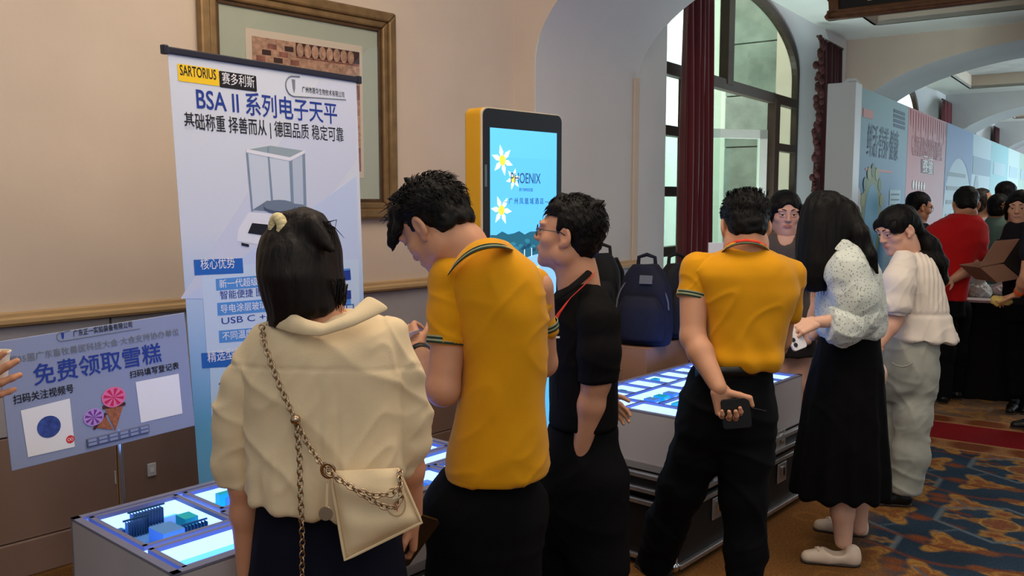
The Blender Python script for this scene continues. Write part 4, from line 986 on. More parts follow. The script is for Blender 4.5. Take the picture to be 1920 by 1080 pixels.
def backpack(label, c, yaw, w_, d, h, m, m2, patch):
    T = thing('backpack', label, 'backpack', tuple(c), 'backpacks on the cartons')
    R = Matrix.Rotation(yaw, 3, 'Z'); q = lambda x, y, z: Vector(c) + R @ V(x, y, z)
    Rn = np.array(R)
    sd = SDF(); zs = np.linspace(0, h, 9)
    pr = [.90, .98, 1, 1, .98, .94, .86, .70, .42]
    sd.loft(zs, [0] * 9, [0] * 9, [w_ / 2 * p for p in pr], [d / 2 * (1 - .35 * (i / 8) ** 2) for i in range(9)], e=3.2)
    def xf(me, o):
        pass
    P, Q = sd.mesh(.012); P = lapl(P, Q, 2); P = P + vnormals(P, Q) * (.008 * vnoise(P * 9, 4))[:, None]
    P = (P @ Rn.T) + np.array(c); me = np_mesh('pack_body', P, Q); me.materials.append(MATS[m]); link('pack_body', me, T)
    sd = SDF(); sd.loft(np.linspace(.03, h * .62, 5), [0] * 5, [-d / 2 * .9] * 5, [w_ * .40, w_ * .42, w_ * .42, w_ * .40, w_ * .30], [.06, .065, .065, .06, .04], e=3)
    P, Q = sd.mesh(.012); P = lapl(P, Q, 2); P = (P @ Rn.T) + np.array(c); me = np_mesh('front_pocket', P, Q); me.materials.append(MATS[m2]); link('front_pocket', me, T)
    b = MB(); b.tube([q(-.05, .03, h * .95), q(-.045, .03, h + .035), q(0, .03, h + .05), q(.045, .03, h + .035), q(.05, .03, h * .95)], .011, 8); b.build('grab_handle', m2, T, smooth=True)
    for sx in (-1, 1):
        b = MB(); b.tube([q(sx * .07, d * .45, h * .9), q(sx * .10, d * .75, h * .7), q(sx * .11, d * .7, h * .3), q(sx * .12, d * .5, .05)], .018, 8); b.build('shoulder_strap', m2, T, smooth=True)
    pts = [q(w_ * .47 * math.cos(t), -d * .30, h * .45 + h * .42 * math.sin(t)) for t in [PI * k / 12 for k in range(13)]]
    b = MB(); b.tube(pts, .005, 6); b.build('zip', 'pack_grey' if patch else m2, T)
    if patch:
        b = MB(); b.par(q(-.01, -d * .5 + .02, h * .76), R @ V(.07, 0, 0), R @ V(0, .012, .045), R @ V(0, -.02, .004)); b.build('label_patch', 'pack_grey', T)
    return T
zt2 = zc + .002
b1 = at(1208, 640, 4.80); b2 = at(1270, 638, 5.03)
backpack('navy backpack with a small grey label, standing on the carton behind the man in black', V(b1.x, b1.y, zt2), -.42, .31, .17, .44, 'pack_navy', 'pack_navy', True)
backpack('black backpack leaning at the back of the carton beside the curtain', V(b2.x, b2.y, zt2), .35, .30, .17, .43, 'pack_black', 'pack_black', False)
b3 = at(1134, 640, 5.30)
backpack('small black backpack half hidden behind the head of the man in black', V(b3.x - .02, b3.y + .05, .82), -.3, .24, .18, .42, 'pack_black', 'pack_black', False)
carton('tall carton standing against the pier wall under the small black backpack', V(b3.x - .02, b3.y + .05, 0), (cu, cn), .26, .22, .818)
sw = thing('white_notice_board', 'plain white board standing behind the neck of the yellow-shirted man at the far table', 'board', tuple(at(1392, 490, 5.4)))
A = at(1329, 455, 5.35); Bq = at(1456, 455, 5.45); b = MB(); b.par(V(A.x, A.y, A.z - .60), Bq - A, Z * .60, V(0.0, .02, 0)); b.build('board_sheet', 'white_print', sw, bevel=.003)
A0 = V((A.x + Bq.x) / 2, (A.y + Bq.y) / 2 + .03, 0); b = MB(); b.tube([A0 + Z * .01, A0 + Z * (A.z - .1)], .012); b.build('board_post', 'aluminium', sw); b = MB(); b.lathe(A0, [(0, 0), (.14, 0), (.14, .012), (0, .014)], 18); b.build('board_foot', 'aluminium', sw)
# ---------------------------------------------------------------- booth wall with printed panels
mat('booth_white', (200, 214, 220), .5); 
BO = V(2.82, 7.26, 0)
def booth():
    H_ = at(1601, 162, BO.y).z
    px = [1600, 1700, 1772, 1823, 1858, 1890, 1912, 1930]
    # distance along the booth for each print edge
    ts = []
    for p in px:
        k = ((p - 960) / F) / (CP - ((300 - 540) / F) * SP) ; ts.append((k * BO.y - BO.x) / (HD.x - k * HD.y))
    ts.append(ts[-1] + 2.2)
    T = thing('exhibition_wall', 'long exhibition wall of printed panels with a white end post along the hall', 'partition', tuple(BO))
    fr = Fr(BO, HD, Z)
    sg = 1 if fr.n.dot(PD) > 0 else -1
    b = MB(); b.par(BO - PD * .20 - HD * .20, PD * .22, HD * .20, Z * (H_ + .015)); b.build('end_post', 'booth_white', T, bevel=.006)
    b = MB(); b.tube([fr.p(-.14, H_ + .01, 0) - PD * .1, fr.p(-.1, H_ + .045, 0) - PD * .07, fr.p(-.04, H_ + .05, 0) - PD * .03, fr.p(.02, H_ + .0, 0)], .014, 8); b.build('cloth_end', 'booth_white', T, smooth=True)
    cols = [(108, 158, 186), (204, 146, 156), (186, 208, 220), (150, 176, 188), (108, 164, 172), (164, 186, 184), (150, 176, 160), (170, 180, 170)]
    def grad(nm, c0, c1, z0, z1):
        m = mat(nm, c0, .55, spec=.3); N = m.node_tree.nodes; L = m.node_tree.links
        tc = N.new('ShaderNodeTexCoord'); sp = N.new('ShaderNodeSeparateXYZ'); mr = N.new('ShaderNodeMapRange'); mx = N.new('ShaderNodeMix'); mx.data_type = 'RGBA'
        L.new(tc.outputs['Object'], sp.inputs[0]); L.new(sp.outputs['Z'], mr.inputs[0]); mr.inputs[1].default_value = z0; mr.inputs[2].default_value = z1
        L.new(mr.outputs[0], mx.inputs[0]); mx.inputs[6].default_value = lin(c0) + (1,); mx.inputs[7].default_value = lin(c1) + (1,); L.new(mx.outputs[2], N['Principled BSDF'].inputs['Base Color']); return m
    mats = [grad('panel_blue', (46, 104, 150), (120, 158, 164), 1.6, 2.5), grad('panel_pink', (164, 88, 98), (172, 108, 112), 1, 2.4), grad('panel_pale', (146, 176, 188), (140, 170, 188), 1, 2.4)]
    pn = []
    for i in range(8):
        m = mats[i] if i < 3 else mat('panel_%d' % i, cols[i], .55)
        b = MB(); b.par(fr.p(ts[i] + .004, 0, 0), HD * (ts[i + 1] - ts[i] - .008), Z * H_, -PD * .04); pn.append(b.build('panel', m, T))
    gw = pn
    fp = Fr(BO, HD, Z)
    def q(px_, py_): P = atp(px_, py_, BO, PD); d = P - BO; return d.dot(HD), d.z
    def poly(nm, pts, m, par, c=.002): return sub(fp, nm, [q(*p) for p in pts], m, par, sg * c, sg * .001)
    def tx(s, p, e, h, m, par, bold=0.0, sh=0): 
        a, z = q(*p); a2, _ = q(*e); text(fp, s, a, z, h, m, par, a2 - a, bold=bold, off=sg * .004, shear=sh)
    ink = mat('booth_ink', (40, 74, 104), .6); wh = mat('booth_white_ink', (226, 236, 240), .6); rd = mat('booth_red', (186, 132, 128), .6); ol = mat('booth_olive', (112, 132, 96), .6)
    tx('鲜活·营养·健康', (1625, 287), (1683, 304), .30, ink, gw[0], .0, .1)
    for k in range(4):
        a, z = q(1680, 208 + k * 9); srect(fp, 'print_line', a - .1, z - .018, a + .38, z + .012, ink, gw[0], c=sg * .002, d=sg * .001)
    a, z = q(1611, 207); sub(fp, 'print_mark', ngon(a + .04, z, .05, .06, 10), rd, gw[0], sg * .002, sg * .001); srect(fp, 'print_line', a + .12, z - .04, a + .45, z + .03, rd, gw[0], c=sg * .002, d=sg * .001)
    a, z = q(1622, 318); srect(fp, 'print_line', a, z - .005, a + 1.0, z + .015, rd, gw[0], c=sg * .002, d=sg * .001)
    a, z = q(1633, 410); 
    sub(fp, 'print_arch', ngon(a, z, .36, .42, 20), ol, gw[0], sg * .002, sg * .001); sub(fp, 'print_arch', ngon(a, z - .03, .25, .33, 20), mat('booth_arch_blue', (90, 150, 184), .6), gw[0], sg * .0034, sg * .001)
    for k in range(9):
        t = PI * k / 8; sub(fp, 'print_leaf', ngon(a + .36 * math.cos(t), z + .42 * math.sin(t), .07, .06, 8), mat('booth_leaf%d' % k, (134, 150, 104) if k % 2 else (92, 120, 96), .6), gw[0], sg * .0045, sg * .001)
    a, z = q(1606, 400); sub(fp, 'print_cloud', ngon(a, z, .14, .22, 14), mat('booth_cloud', (190, 190, 200), .6), gw[0], sg * .0025, sg * .001)
    a, z = q(1672, 372); srect(fp, 'print_box', a - .1, z - .10, a + .35, z + .08, mat('booth_pale_box', (150, 190, 204), .6), gw[0], c=sg * .002, d=sg * .001)
    for k in range(3): srect(fp, 'print_line', a - .05, z - .07 + k * .05, a + .3, z - .055 + k * .05, ink, gw[0], c=sg * .0034, d=sg * .001)
    # pink panel: drapes of hanging streaks, title lines, badge
    pk = mat('booth_pink_dark', (170, 96, 108), .6); a0, a1 = ts[1], ts[2]
    for k in range(16):
        x = a0 + .08 + (a1 - a0 - .16) * k / 15; h = .16 + .12 * ((k * 7) % 5) / 4
        sub(fp, 'print_streak', [(x, H_ - .02), (x + .06, H_ - .02), (x + .03, H_ - .02 - h)], pk, gw[1], sg * .002, sg * .001)
    for y0, h in ((263, .13), (280, .10)):
        a, z = q(1709, y0); L_ = (q(1766, y0)[0] - a); text(fp, '广州正道牧业科技有限公司' if h > .12 else '专业从事动物营养与保健产品', a, z - .05, h, mat('booth_title%d' % y0, (150, 74, 84), .6), gw[1], L_, off=sg * .004)
    poly('badge', [(1727, 298), (1750, 304), (1750, 328), (1727, 324)], mat('booth_badge', (84, 38, 44), .6), gw[1]); tx('天然', (1729.5, 312), (1748, 313), .15, wh, gw[1], 0); tx('蜂蜜', (1729.5, 322.5), (1748, 324), .15, wh, gw[1], 0)
    for k in range(5):
        a, z = q(1712 + k * 5, 346 + k); sub(fp, 'print_dot', ngon(a, z, .05, .05, 8), wh, gw[1], sg * .003, sg * .001)
    # pale blue panel: dark blue arch head, text rows, figures
    am = (ts[2] + ts[3]) / 2; hw = (ts[3] - ts[2]) / 2 - .02
    pts = [(am - hw, H_), (am + hw, H_)] + [(am + hw * math.cos(t), H_ - 1.0 + .62 * math.sin(t)) for t in [PI * k / 14 for k in range(15)]]
    sub(fp, 'print_sky', pts, mat('booth_navy', (92, 128, 176), .6), gw[2], sg * .002, sg * .001)
    for k in range(5):
        z = H_ - .62 - k * .17; srect(fp, 'print_line', am - hw * .85, z, am + hw * (.1 if k > 1 else .5), z + .05, mat('booth_txt%d' % k, (104, 128, 140), .6), gw[2], c=sg * .003, d=sg * .001)
    for x, z, r in ((-.55, .9, .13), (-.1, .9, .12), (.3, 1.25, .12), (.62, 1.2, .11), (.15, .62, .12)):
        sub(fp, 'print_figure', ngon(am + hw * x, H_ - 1.05 - (1.25 - z) * .8, r * .9, r * 2.1, 10), mat('booth_fig%d' % int(x * 100), (120, 140, 146), .6), gw[2], sg * .003, sg * .001)
    am = (ts[3] + ts[4]) / 2; hw = (ts[4] - ts[3]) / 2; srect(fp, 'print_bar', am - hw * .95, H_ - .55, am + hw * .95, H_ - .30, mat('booth_bar', (116, 146, 166), .6), gw[3], c=sg * .003, d=sg * .001)
    sub(fp, 'print_figure', ngon(am - hw * .5, H_ - .85, .25, .3, 10), mat('booth_fig_b', (130, 156, 170), .6), gw[3], sg * .003, sg * .001)
    for i in (4, 5, 6):
        am = (ts[i] + ts[i + 1]) / 2; hw = (ts[i + 1] - ts[i]) / 2; srect(fp, 'print_bar', am - hw * .7, H_ - .5, am + hw * .7, H_ - .3, mat('booth_bar%d' % i, (150, 176, 186), .6), gw[i], c=sg * .003, d=sg * .001)
booth()
# ---------------------------------------------------------------- hanging wooden sign
def hanging():
    A = at(1546, 40, 7.0); d = PD; fr = Fr(A, d, Z)
    T = thing('hanging_sign', 'dark wooden sign board with pale lettering hanging from the ceiling at the top edge', 'sign', tuple(fr.p(1, 0)))
    wood = mat('sign_wood', (110, 72, 44), .5, noise=(20, .3)); Wd = 2.6
    b = MB(); fr.rect(b, .05, .06, Wd - .05, .56, -.02, .0); b.build('board', mat('sign_black', (22, 20, 18), .5), T)
    prof = [(.02, .0), (.0, .03), (.035, .07), (.03, .14), (-.06, .24), (-.06, .34), (.03, .46), (.035, .55), (.0, .60), (.02, .62)]
    inner = [(a + .075, z) for a, z in prof]
    b = MB(); fr.poly(b, prof + inner[::-1], -.03, .03); b.build('side_moulding', wood, T, bevel=.008)
    pr2 = [(Wd - a, z) for a, z in prof]; in2 = [(Wd - a, z) for a, z in inner]; b = MB(); fr.poly(b, pr2 + in2[::-1], -.03, .03); b.build('side_moulding', wood, T, bevel=.008)
    for z in (0.0, .545):
        b = MB(); fr.rect(b, .02, z, Wd - .02, z + .075, -.03, .03); b.build('rail_moulding', wood, T, bevel=.01)
        b = MB(); fr.rect(b, .05, z + .02, Wd - .05, z + .05, .03, .04); b.build('rail_bead', wood, T, bevel=.006)
    gl = mat('sign_pale', (232, 216, 170), .5)
    for nm, a0, b0, a1, b1 in (('letter_stroke', .315, .115, .345, .46), ('letter_stroke', .43, .115, .62, .135), ('letter_stroke', .43, .115, .45, .46), ('letter_stroke', .60, .115, .62, .46)):
        b = MB(); fr.rect(b, a0, b0, a1, b1, .0, .006); b.build(nm, gl, T)
    for a in (.4, Wd - .4):
        b = MB(); b.tube([fr.p(a, .6, 0), V(fr.p(a, .6).x, fr.p(a, .6).y, 4.28)], .012); b.build('hanger_rod', 'aluminium', T)
hanging()
# ================================================================ PEOPLE
A_ = np.array
def J(px, py, Y): return A_(at(px, py, Y))
def rp(h, Y): return h * Y / F            # half width in pixels -> metres
def unit(v): v = A_(v, float); return v / np.linalg.norm(v)
def head_R(yaw, pitch=0, roll=0):
    """yaw 0 looks away from the camera, 90 to the left, 180 at the camera; pitch > 0 looks down; local x right, y face, z crown"""
    return A_(Matrix.Rotation(math.radians(yaw), 3, 'Z') @ Matrix.Rotation(math.radians(-pitch), 3, 'X') @ Matrix.Rotation(math.radians(roll), 3, 'Y'))
mat('skin', (200, 150, 120), 0.48, spec=0.35, attr='col', noise=(18, .06), bump=(220, .08, .001), sss=.08)
mat('hair_black', (9, 8, 8), 0.55, spec=.22, noise=(60, .4), stretch=(1, 1, .12), bump=(160, .6, .004))
mat('hair_brown', (20, 13, 11), 0.5, spec=.25, noise=(60, .4), stretch=(1, 1, .12), bump=(160, .6, .004))
mat('hair_grey', (48, 40, 36), 0.5, noise=(60, .4))
mat('eye_white', (196, 186, 180), .25); mat('eye_dark', (22, 14, 12), .15); mat('glasses_black', (20, 20, 24), .3); mat('lens', (200, 214, 224), .05, alpha=.18)
MATS['hair_black'].node_tree.nodes; 
def cloth(name, rgb, b=.35, sc=300, rough=.85, nz=.06): return mat(name, rgb, rough, spec=.15, noise=(9, nz), bump=(sc, b, .0015), sheen=.12 if sum(rgb) > 200 else 0)
cloth('cotton_cream', (226, 204, 166)); cloth('polo_yellow', (212, 148, 14)); cloth('polo_black', (11, 11, 13)); cloth('trouser_black', (9, 10, 13)); cloth('skirt_navy', (15, 18, 32)); cloth('skirt_black', (6, 6, 8))
cloth('polo_red', (190, 24, 28)); cloth('denim_pale', (168, 170, 160), .5, 200, nz=.2); cloth('cotton_white', (232, 222, 210)); cloth('top_brown', (82, 74, 72)); cloth('dress_dark', (36, 32, 34)); cloth('shirt_green', (96, 120, 112)); cloth('shirt_pale', (198, 188, 186)); cloth('stripe_green', (44, 58, 50)); cloth('stripe_pale', (150, 160, 130)); cloth('lanyard_red', (214, 66, 50), .2); cloth('shirt_dark', (30, 30, 36))
mat('shoe_black', (14, 14, 15), .4); mat('shoe_cream', (216, 196, 176), .5, noise=(30, .08)); mat('sole', (60, 50, 44), .7)
mat('gold_metal', (182, 158, 130), .28, metal=1.0); mat('bag_leather', (222, 198, 158), .45, spec=.4, noise=(12, .06), bump=(120, .15, .002))
def dotted():
    m = mat('cotton_dotted', (198, 206, 202), .85, spec=.15, sheen=.15); N = m.node_tree.nodes; L = m.node_tree.links
    tc = N.new('ShaderNodeTexCoord'); v = N.new('ShaderNodeTexVoronoi'); v.inputs['Scale'].default_value = 95; r = N.new('ShaderNodeValToRGB')
    r.color_ramp.elements[0].position = .20; r.color_ramp.elements[1].position = .30; r.color_ramp.elements[0].color = lin((122, 128, 130)) + (1,); r.color_ramp.elements[1].color = lin((204, 212, 206)) + (1,)
    L.new(tc.outputs['Object'], v.inputs['Vector']); L.new(v.outputs['Distance'], r.inputs[0]); L.new(r.outputs[0], N['Principled BSDF'].inputs['Base Color'])
dotted()
def folds(amp, sx=6, sz=2.5, seed=0, extra=None):
    def f(P):
        wv = .05 * np.stack([vnoise(P * 5, seed + 11), vnoise(P * 5, seed + 12), vnoise(P * 4, seed + 13)], 1); W_ = P + wv
        r1 = np.clip(1 - np.abs(vnoise(W_ * A_([sx * 1.1, sx * 1.1, sz * 2.0]) + W_[:, [2, 2, 0]] * A_([sx * .7, 0, sz * .6]), seed + 21)) * 2.2, 0, 1) ** 2
        r2 = np.clip(1 - np.abs(vnoise(W_ * A_([sx * 2.2, sx * 2.2, sz * 3.2]) - W_[:, [2, 2, 0]] * A_([sx * 1.2, 0, sz]), seed + 22)) * 2.2, 0, 1) ** 2
        d = amp * (.9 * r1 + .5 * r2) + amp * .7 * (vnoise(P * A_([sx, sx, sz]), seed) + .5 * vnoise(P * A_([sx * 2.1, sx * 2.1, sz * 1.8]), seed + 3) + .22 * vnoise(P * A_([sx * 4.3, sx * 4.3, sz * 5]), seed + 6))
        if extra is not None: d = d + extra(P)
        return d
    return f
def head_sdf(C, R, s=1.0, fem=False, neck=None, jaw=1.0):
    sd = SDF(); q = lambda *p: C + R @ (A_(p, float) * s)
    def E(c, r, k=.012, op='u', rot=None): sd.ell(q(*c), A_(r) * s, R if rot is None else R @ rot, k * s, op)
    f = .93 if fem else 1.0
    E((0, -.012, .036), (.076, .095, .082), .02); E((0, .035, -.022), (.062 * f, .056, .085), .03)
    E((0, .036, -.070), (.050 * f * jaw, .050, .042), .03); E((0, .074, -.098), (.022 * f, .017, .017), .02)
    for x in (-1, 1):
        E((x * .045 * f, .055, -.024), (.024, .024, .020), .02); E((x * .056 * f * jaw, .0, -.066), (.014, .026, .026), .025)
        E((x * .030, .083, .026), (.026, .013, .009), .016)
        E((x * .030, .100, .004), (.017, .012, .010), .012, 's')
        E((x * .030, .0835, .010), (.0165, .010, .0055), .005); E((x * .030, .0835, -.005), (.0155, .009, .004), .006)
        E((x * .0115, .096, -.028), (.0075, .009, .0065), .006)
        # ear
        rot = A_(Matrix.Rotation(x * .35, 3, 'Z') @ Matrix.Rotation(-.2, 3, 'X'))
        E((x * .079, -.006, -.004), (.009, .021, .033), .006, 'u', rot); E((x * .086, -.002, .0), (.006, .011, .019), .004, 's', rot); E((x * .076, .004, -.032), (.007, .009, .010), .006)
    sd.cone(q(0, .088, .016), q(0, .105, -.022), .0078 * s, .0102 * s, .012 * s); E((0, .106, -.026), (.009, .008, .007), .006)
    E((0, .092, -.0540), (.0215, .0095, .0050), .007); E((0, .090, -.0630), (.0185, .0095, .0060), .007); E((0, .103, -.0586), (.022, .007, .0013), .002, 's')
    if neck is not None: sd.chain(neck[0], neck[1], .035)
    return sd, q
def skin_col(tone, C=None, R=None, s=1):
    t = A_(lin(tone))
    def f(P):
        c = np.tile(t, (len(P), 1))
        if C is not None:
            L = ((P - C) @ R) / s
            lip = np.clip(1 - ((L[:, 0] / .026) ** 2 + ((L[:, 2] + .0588) / .013) ** 2), 0, 1) * (L[:, 1] > .075)
            lip = np.clip(lip * 2.2, 0, 1)[:, None]; c = c * (1 - lip) + A_([t[0] * .82, t[1] * .60, t[2] * .62]) * lip
            ch = np.clip(1 - (((np.abs(L[:, 0]) - .04) / .03) ** 2 + ((L[:, 2] + .02) / .03) ** 2), 0, 1) * (L[:, 1] > .03); ch = (ch * .25)[:, None]
            c = c * (1 - ch) + A_([t[0] * 1.02, t[1] * .80, t[2] * .78]) * ch
        return c
    return f
def face_parts(T, q, s, brow='hair_black', glasses=None, lash=True):
    for x in (-1, 1):
        b = MB(); b.ball(q(x * .030, .0775, .0025), .0125 * s, 7); e = b.build('eyeball', 'eye_white', T, smooth=True, ang=180)
        b = MB(); b.ball(q(x * .030, .0846, .0018), .0072 * s, 6); b.build('iris', 'eye_dark', e, smooth=True, ang=180)
        b = MB(); b.tube([q(x * (.030 + .0165 * math.cos(a)), .0905 - .006 * abs(math.cos(a)), .0035 + .0055 * math.sin(a)) for a in [PI * k / 8 for k in range(9)]], .0012 * s, 5); b.build('eyelid_line', 'eye_dark', T, smooth=True)
        b = MB(); b.tube([q(x * d, .0955 - d * d * 6.0 + .003, .0265 + h) for d, h in ((.012, 0), (.022, .004), (.034, .005), (.046, .0))], [.0018 * s, .003 * s, .0028 * s, .0012 * s], 6); b.build('eyebrow', brow, T, smooth=True)
    if glasses:
        g = None
        for x in (-1, 1):
            b = MB(); b.tube([q(x * (.032 + .0235 * math.cos(a)), .1045 - .004 * (1 + math.cos(a)), .001 + .0185 * math.sin(a)) for a in [2 * PI * k / 18 for k in range(18)]], .0014 * s, 5, closed=True); r = b.build('glasses_rim', glasses, T, smooth=True)
            b = MB(); b.add([q(x * (.032 + .022 * math.cos(a)), .1035 - .004 * (1 + math.cos(a)), .001 + .0175 * math.sin(a)) for a in [2 * PI * k / 16 for k in range(16)]], [tuple(range(16))]); b.build('lens', 'lens', r)
            b = MB(); b.tube([q(x * .056, .0975, .006), q(x * .072, .08, .008), q(x * .081, .01, .008), q(x * .080, -.012, -.002)], .0015 * s, 5); b.build('glasses_temple', glasses, T)
        b = MB(); b.tube([q(-.009, .104, .004), q(0, .107, .006), q(.009, .104, .004)], .0014 * s, 5); b.build('glasses_bridge', glasses, T)
def hair_cap(q, R, s, vol=1.0, front=.060, side=.025, nape=-.075, top=1.0, seed=0, fade=True):
    """short men's hair: cap kept above the hairline, behind the temples and above the nape"""
    sd = SDF(); sd.ell(q(0, -.016, .042), A_((.081 * vol, .099 * vol, .086 * top)) * s, R, .0)
    sd.ell(q(0, -.055, -.025), A_((.066, .052, .055)) * s, R, .03)
    C0 = A_(q(0, 0, 0)); 
    def keep(x, y, z):
        X, Y, Z = x - C0[0], y - C0[1], z - C0[2]
        l0 = np.abs(X * R[0, 0] + Y * R[1, 0] + Z * R[2, 0]) / s; l1 = (X * R[0, 1] + Y * R[1, 1] + Z * R[2, 1]) / s; l2 = (X * R[0, 2] + Y * R[1, 2] + Z * R[2, 2]) / s
        behind = np.maximum(l1 - side, nape - l2); topm = np.maximum(front - l2 + np.maximum(l0 - .05, 0) * .0, l1 - .10)
        burn = np.maximum(np.maximum(l1 - side - .018, .0 - l2), -l1 + .0)
        return np.minimum(np.minimum(behind, topm), burn) * s
    sd._a('i', (0, 0, 0), (0, 0, 0), keep, .006)
    for x in (-1, 1): sd.ell(q(x * .085, -.004, -.012), A_((.03, .022, .034)) * s, R, .006, 's')
    return sd
def hand_sdf(W, d, n, th, s=1.0, curls=((20, 30, 20),) * 4, spread=0.0, thumb=None, lens=(.072, .080, .074, .058), sd=None):
    """wrist W, d wrist->knuckles, n out of the palm, th towards the thumb; curls in degrees per joint; thumb = 3 direction vectors"""
    sd = sd or SDF(); W = A_(W); d = unit(d); n = unit(A_(n) - d * np.dot(n, d)); t0 = np.cross(d, n); th = t0 if np.dot(t0, th) > 0 else -t0
    sd.cone(W - d * .008 * s, W + d * .012 * s, .024 * s, .024 * s, .02 * s, flat=(n, .78))
    K = []
    for i, (a, o) in enumerate(((.088, .031), (.093, .0105), (.088, -.0105), (.079, -.030))):
        k = W + (d * a + th * o) * s; K.append(k); sd.cone(W + (d * .012 + th * o * .6) * s, k, .0155 * s, .0115 * s, .012 * s)
    for i, k in enumerate(K):
        p = k; ang = 0; r = [.0092, .0098, .0092, .0080][i] * s; dd = unit(d + th * spread * (1.5 - i))
        for j, (fr_, rr) in enumerate(((.46, .93), (.30, .86), (.24, .74))):
            ang += math.radians(curls[i][j]); v = dd * math.cos(ang) + n * math.sin(ang)
            e = p + v * lens[i] * fr_ * s; sd.cone(p, e, r * (1 if j == 0 else (.93, .86)[j - 1]), r * rr, .004 * s); p = e
    tv = thumb or (th * .75 + d * .55 + n * .35, th * .45 + d * .8 + n * .3, th * .2 + d * .9 + n * .3)
    p = W + (d * .022 + th * .018 + n * .004) * s
    for j, (L, ra, rb) in enumerate(((.046, .0145, .0115), (.034, .0110, .0098), (.027, .0098, .0075))):
        e = p + unit(tv[j]) * L * s; sd.cone(p, e, ra * s, rb * s, .008 * s if j == 0 else .004 * s); p = e
    return sd
def body_mesh(T, parts, tone, head=None, name='body', vox=.0055):
    """one continuous skin: list of (sdf, voxel) pieces that share the same surface where they meet"""
    Ps, Qs, n = [], [], 0
    for sd, h in parts:
        P, Q = sd.mesh(h); P = lapl(P, Q, 1, .4); Ps.append(P); Qs.append(Q + n); n += len(P)
    P = np.concatenate(Ps); Q = np.concatenate(Qs); me = np_mesh(name, P, Q); me.materials.append(MATS['skin'])
    a = me.color_attributes.new('col', 'FLOAT_COLOR', 'POINT'); c = np.ones((len(P), 4), np.float32); c[:, :3] = skin_col(tone, *(head or ()))(P); a.data.foreach_set('color', c.ravel())
    return link(name, me, T)
def rows_loft(sd, rows, Y, k=.02, e=2.3, hd=.12):
    """silhouette rows (py, left px, right px[, half depth[, extra distance]]) at distance Y"""
    zs, cx, cy, hw, dd = [], [], [], [], []
    for r in rows:
        py, a, b = r[:3]; D = r[3] if len(r) > 3 else hd; dy = r[4] if len(r) > 4 else 0
        p = J((a + b) / 2, py, Y + dy); zs.append(p[2]); cx.append(p[0]); cy.append(p[1]); hw.append(rp((b - a) / 2, Y + dy)); dd.append(D)
    return sd.loft(zs, cx, cy, hw, dd, k, e)
def pchain(sd, pts, k=.02, op='u', flat=None):
    """chain of (px, py, Y, half width px)"""
    return sd.chain([J(*p[:3]) for p in pts], [rp(p[3], p[2]) for p in pts], k, op, flat)
def band_ring(name, m, T, a, b, r, w_, n=24, flat=None):
    """flat ring round the axis a->b at b (cuff stripes)"""
    b0 = MB(); ax = unit(b - a); b0.lathe(b - ax * w_, [(r - .002, 0), (r, 0), (r, w_), (r - .002, w_)], n, ax); return b0.build(name, m, T, smooth=True, ang=60)
def cuffs(T, a, b, r):
    ax = unit(b - a)
    for k, (m, w_) in enumerate((('stripe_green', .006), ('stripe_pale', .005), ('stripe_green', .006), ('stripe_pale', .004))):
        band_ring('cuff_stripe', m, T, a, b - ax * (.001 + [0, .006, .011, .017][k]), r + .0035, w_)
def ribbon(name, m, T, pts, wdir, w_, th=.002):
    """flat strip along world points; wdir = width direction(s)"""
    P = [Vector(p) for p in pts]; rows = []
    for i, p in enumerate(P):
        wd = Vector(wdir[i] if isinstance(wdir, list) else wdir).normalized(); rows.append([p - wd * w_ / 2, p + wd * w_ / 2])
    b = MB(); b.strip(rows); o = b.build(name, m, T, smooth=True, ang=180); md = o.modifiers.new('t', 'SOLIDIFY'); md.thickness = th; md.offset = 0; return o
def shoe(T, heel, toe, w_=.085, h=.07, m='shoe_black', low=False):
    heel = A_(heel); toe = A_(toe); d = toe - heel; L = np.linalg.norm(d); d = d / L; sdv = np.cross(d, [0, 0, 1])
    sd = SDF(); z = A_([0, 0, 1.])
    sd.cone(heel + d * .035 + z * .035, heel + d * L * .55 + z * .032, .037, .036, .02); sd.cone(heel + d * L * .55 + z * .03, toe - d * .035 + z * .022, .040, .030, .02)
    if not low: sd.cone(heel + d * .04 + z * .04, heel + d * .06 + z * h, .038, .036, .02)
    else: sd.ell(heel + d * L * .40 + z * .075, (.05, .05, .035), None, .01, 's'); sd.cone(heel + d * .03 + z * .02, heel + d * .03 + z * .06, .030, .030, .02)
    sd.plane((0, 0, .008), (0, 0, -1))
    o = sdf_obj(sd, 'shoe', m, T, .006, 2)
    s2 = SDF(); s2.cone(heel + d * .035, toe - d * .035, .040, .034, .0, flat=None); s2.plane((0, 0, .012), (0, 0, 1)); s2.plane((0, 0, .001), (0, 0, -1)); sdf_obj(s2, 'sole', 'sole', o, .006, 1)
    return o
def arm(sd, S, E, W, r=(.050, .042, .039, .026), k=.02):
    M = E + (W - E) * .3
    sd.cone(S, E, r[0], r[1], k); sd.cone(E, M, r[1] * .95, r[2] * 1.05, k); sd.cone(M, W, r[2] * 1.05, r[3], k); return sd
def strands(T, name, m, curves, r=.0022):
    b = MB()
    for c in curves: b.tube(c, [r * (1 - .75 * i / (len(c) - 1)) for i in range(len(c))], 4)
    return tag(b.build(name, m, T, smooth=True, ang=180), kind='stuff')
def tufts(sd, q, R, spots, s=1.0):
    for a, b, r in spots: sd.cone(q(*a), q(*b), r * s, r * s * .18, .012 * s)
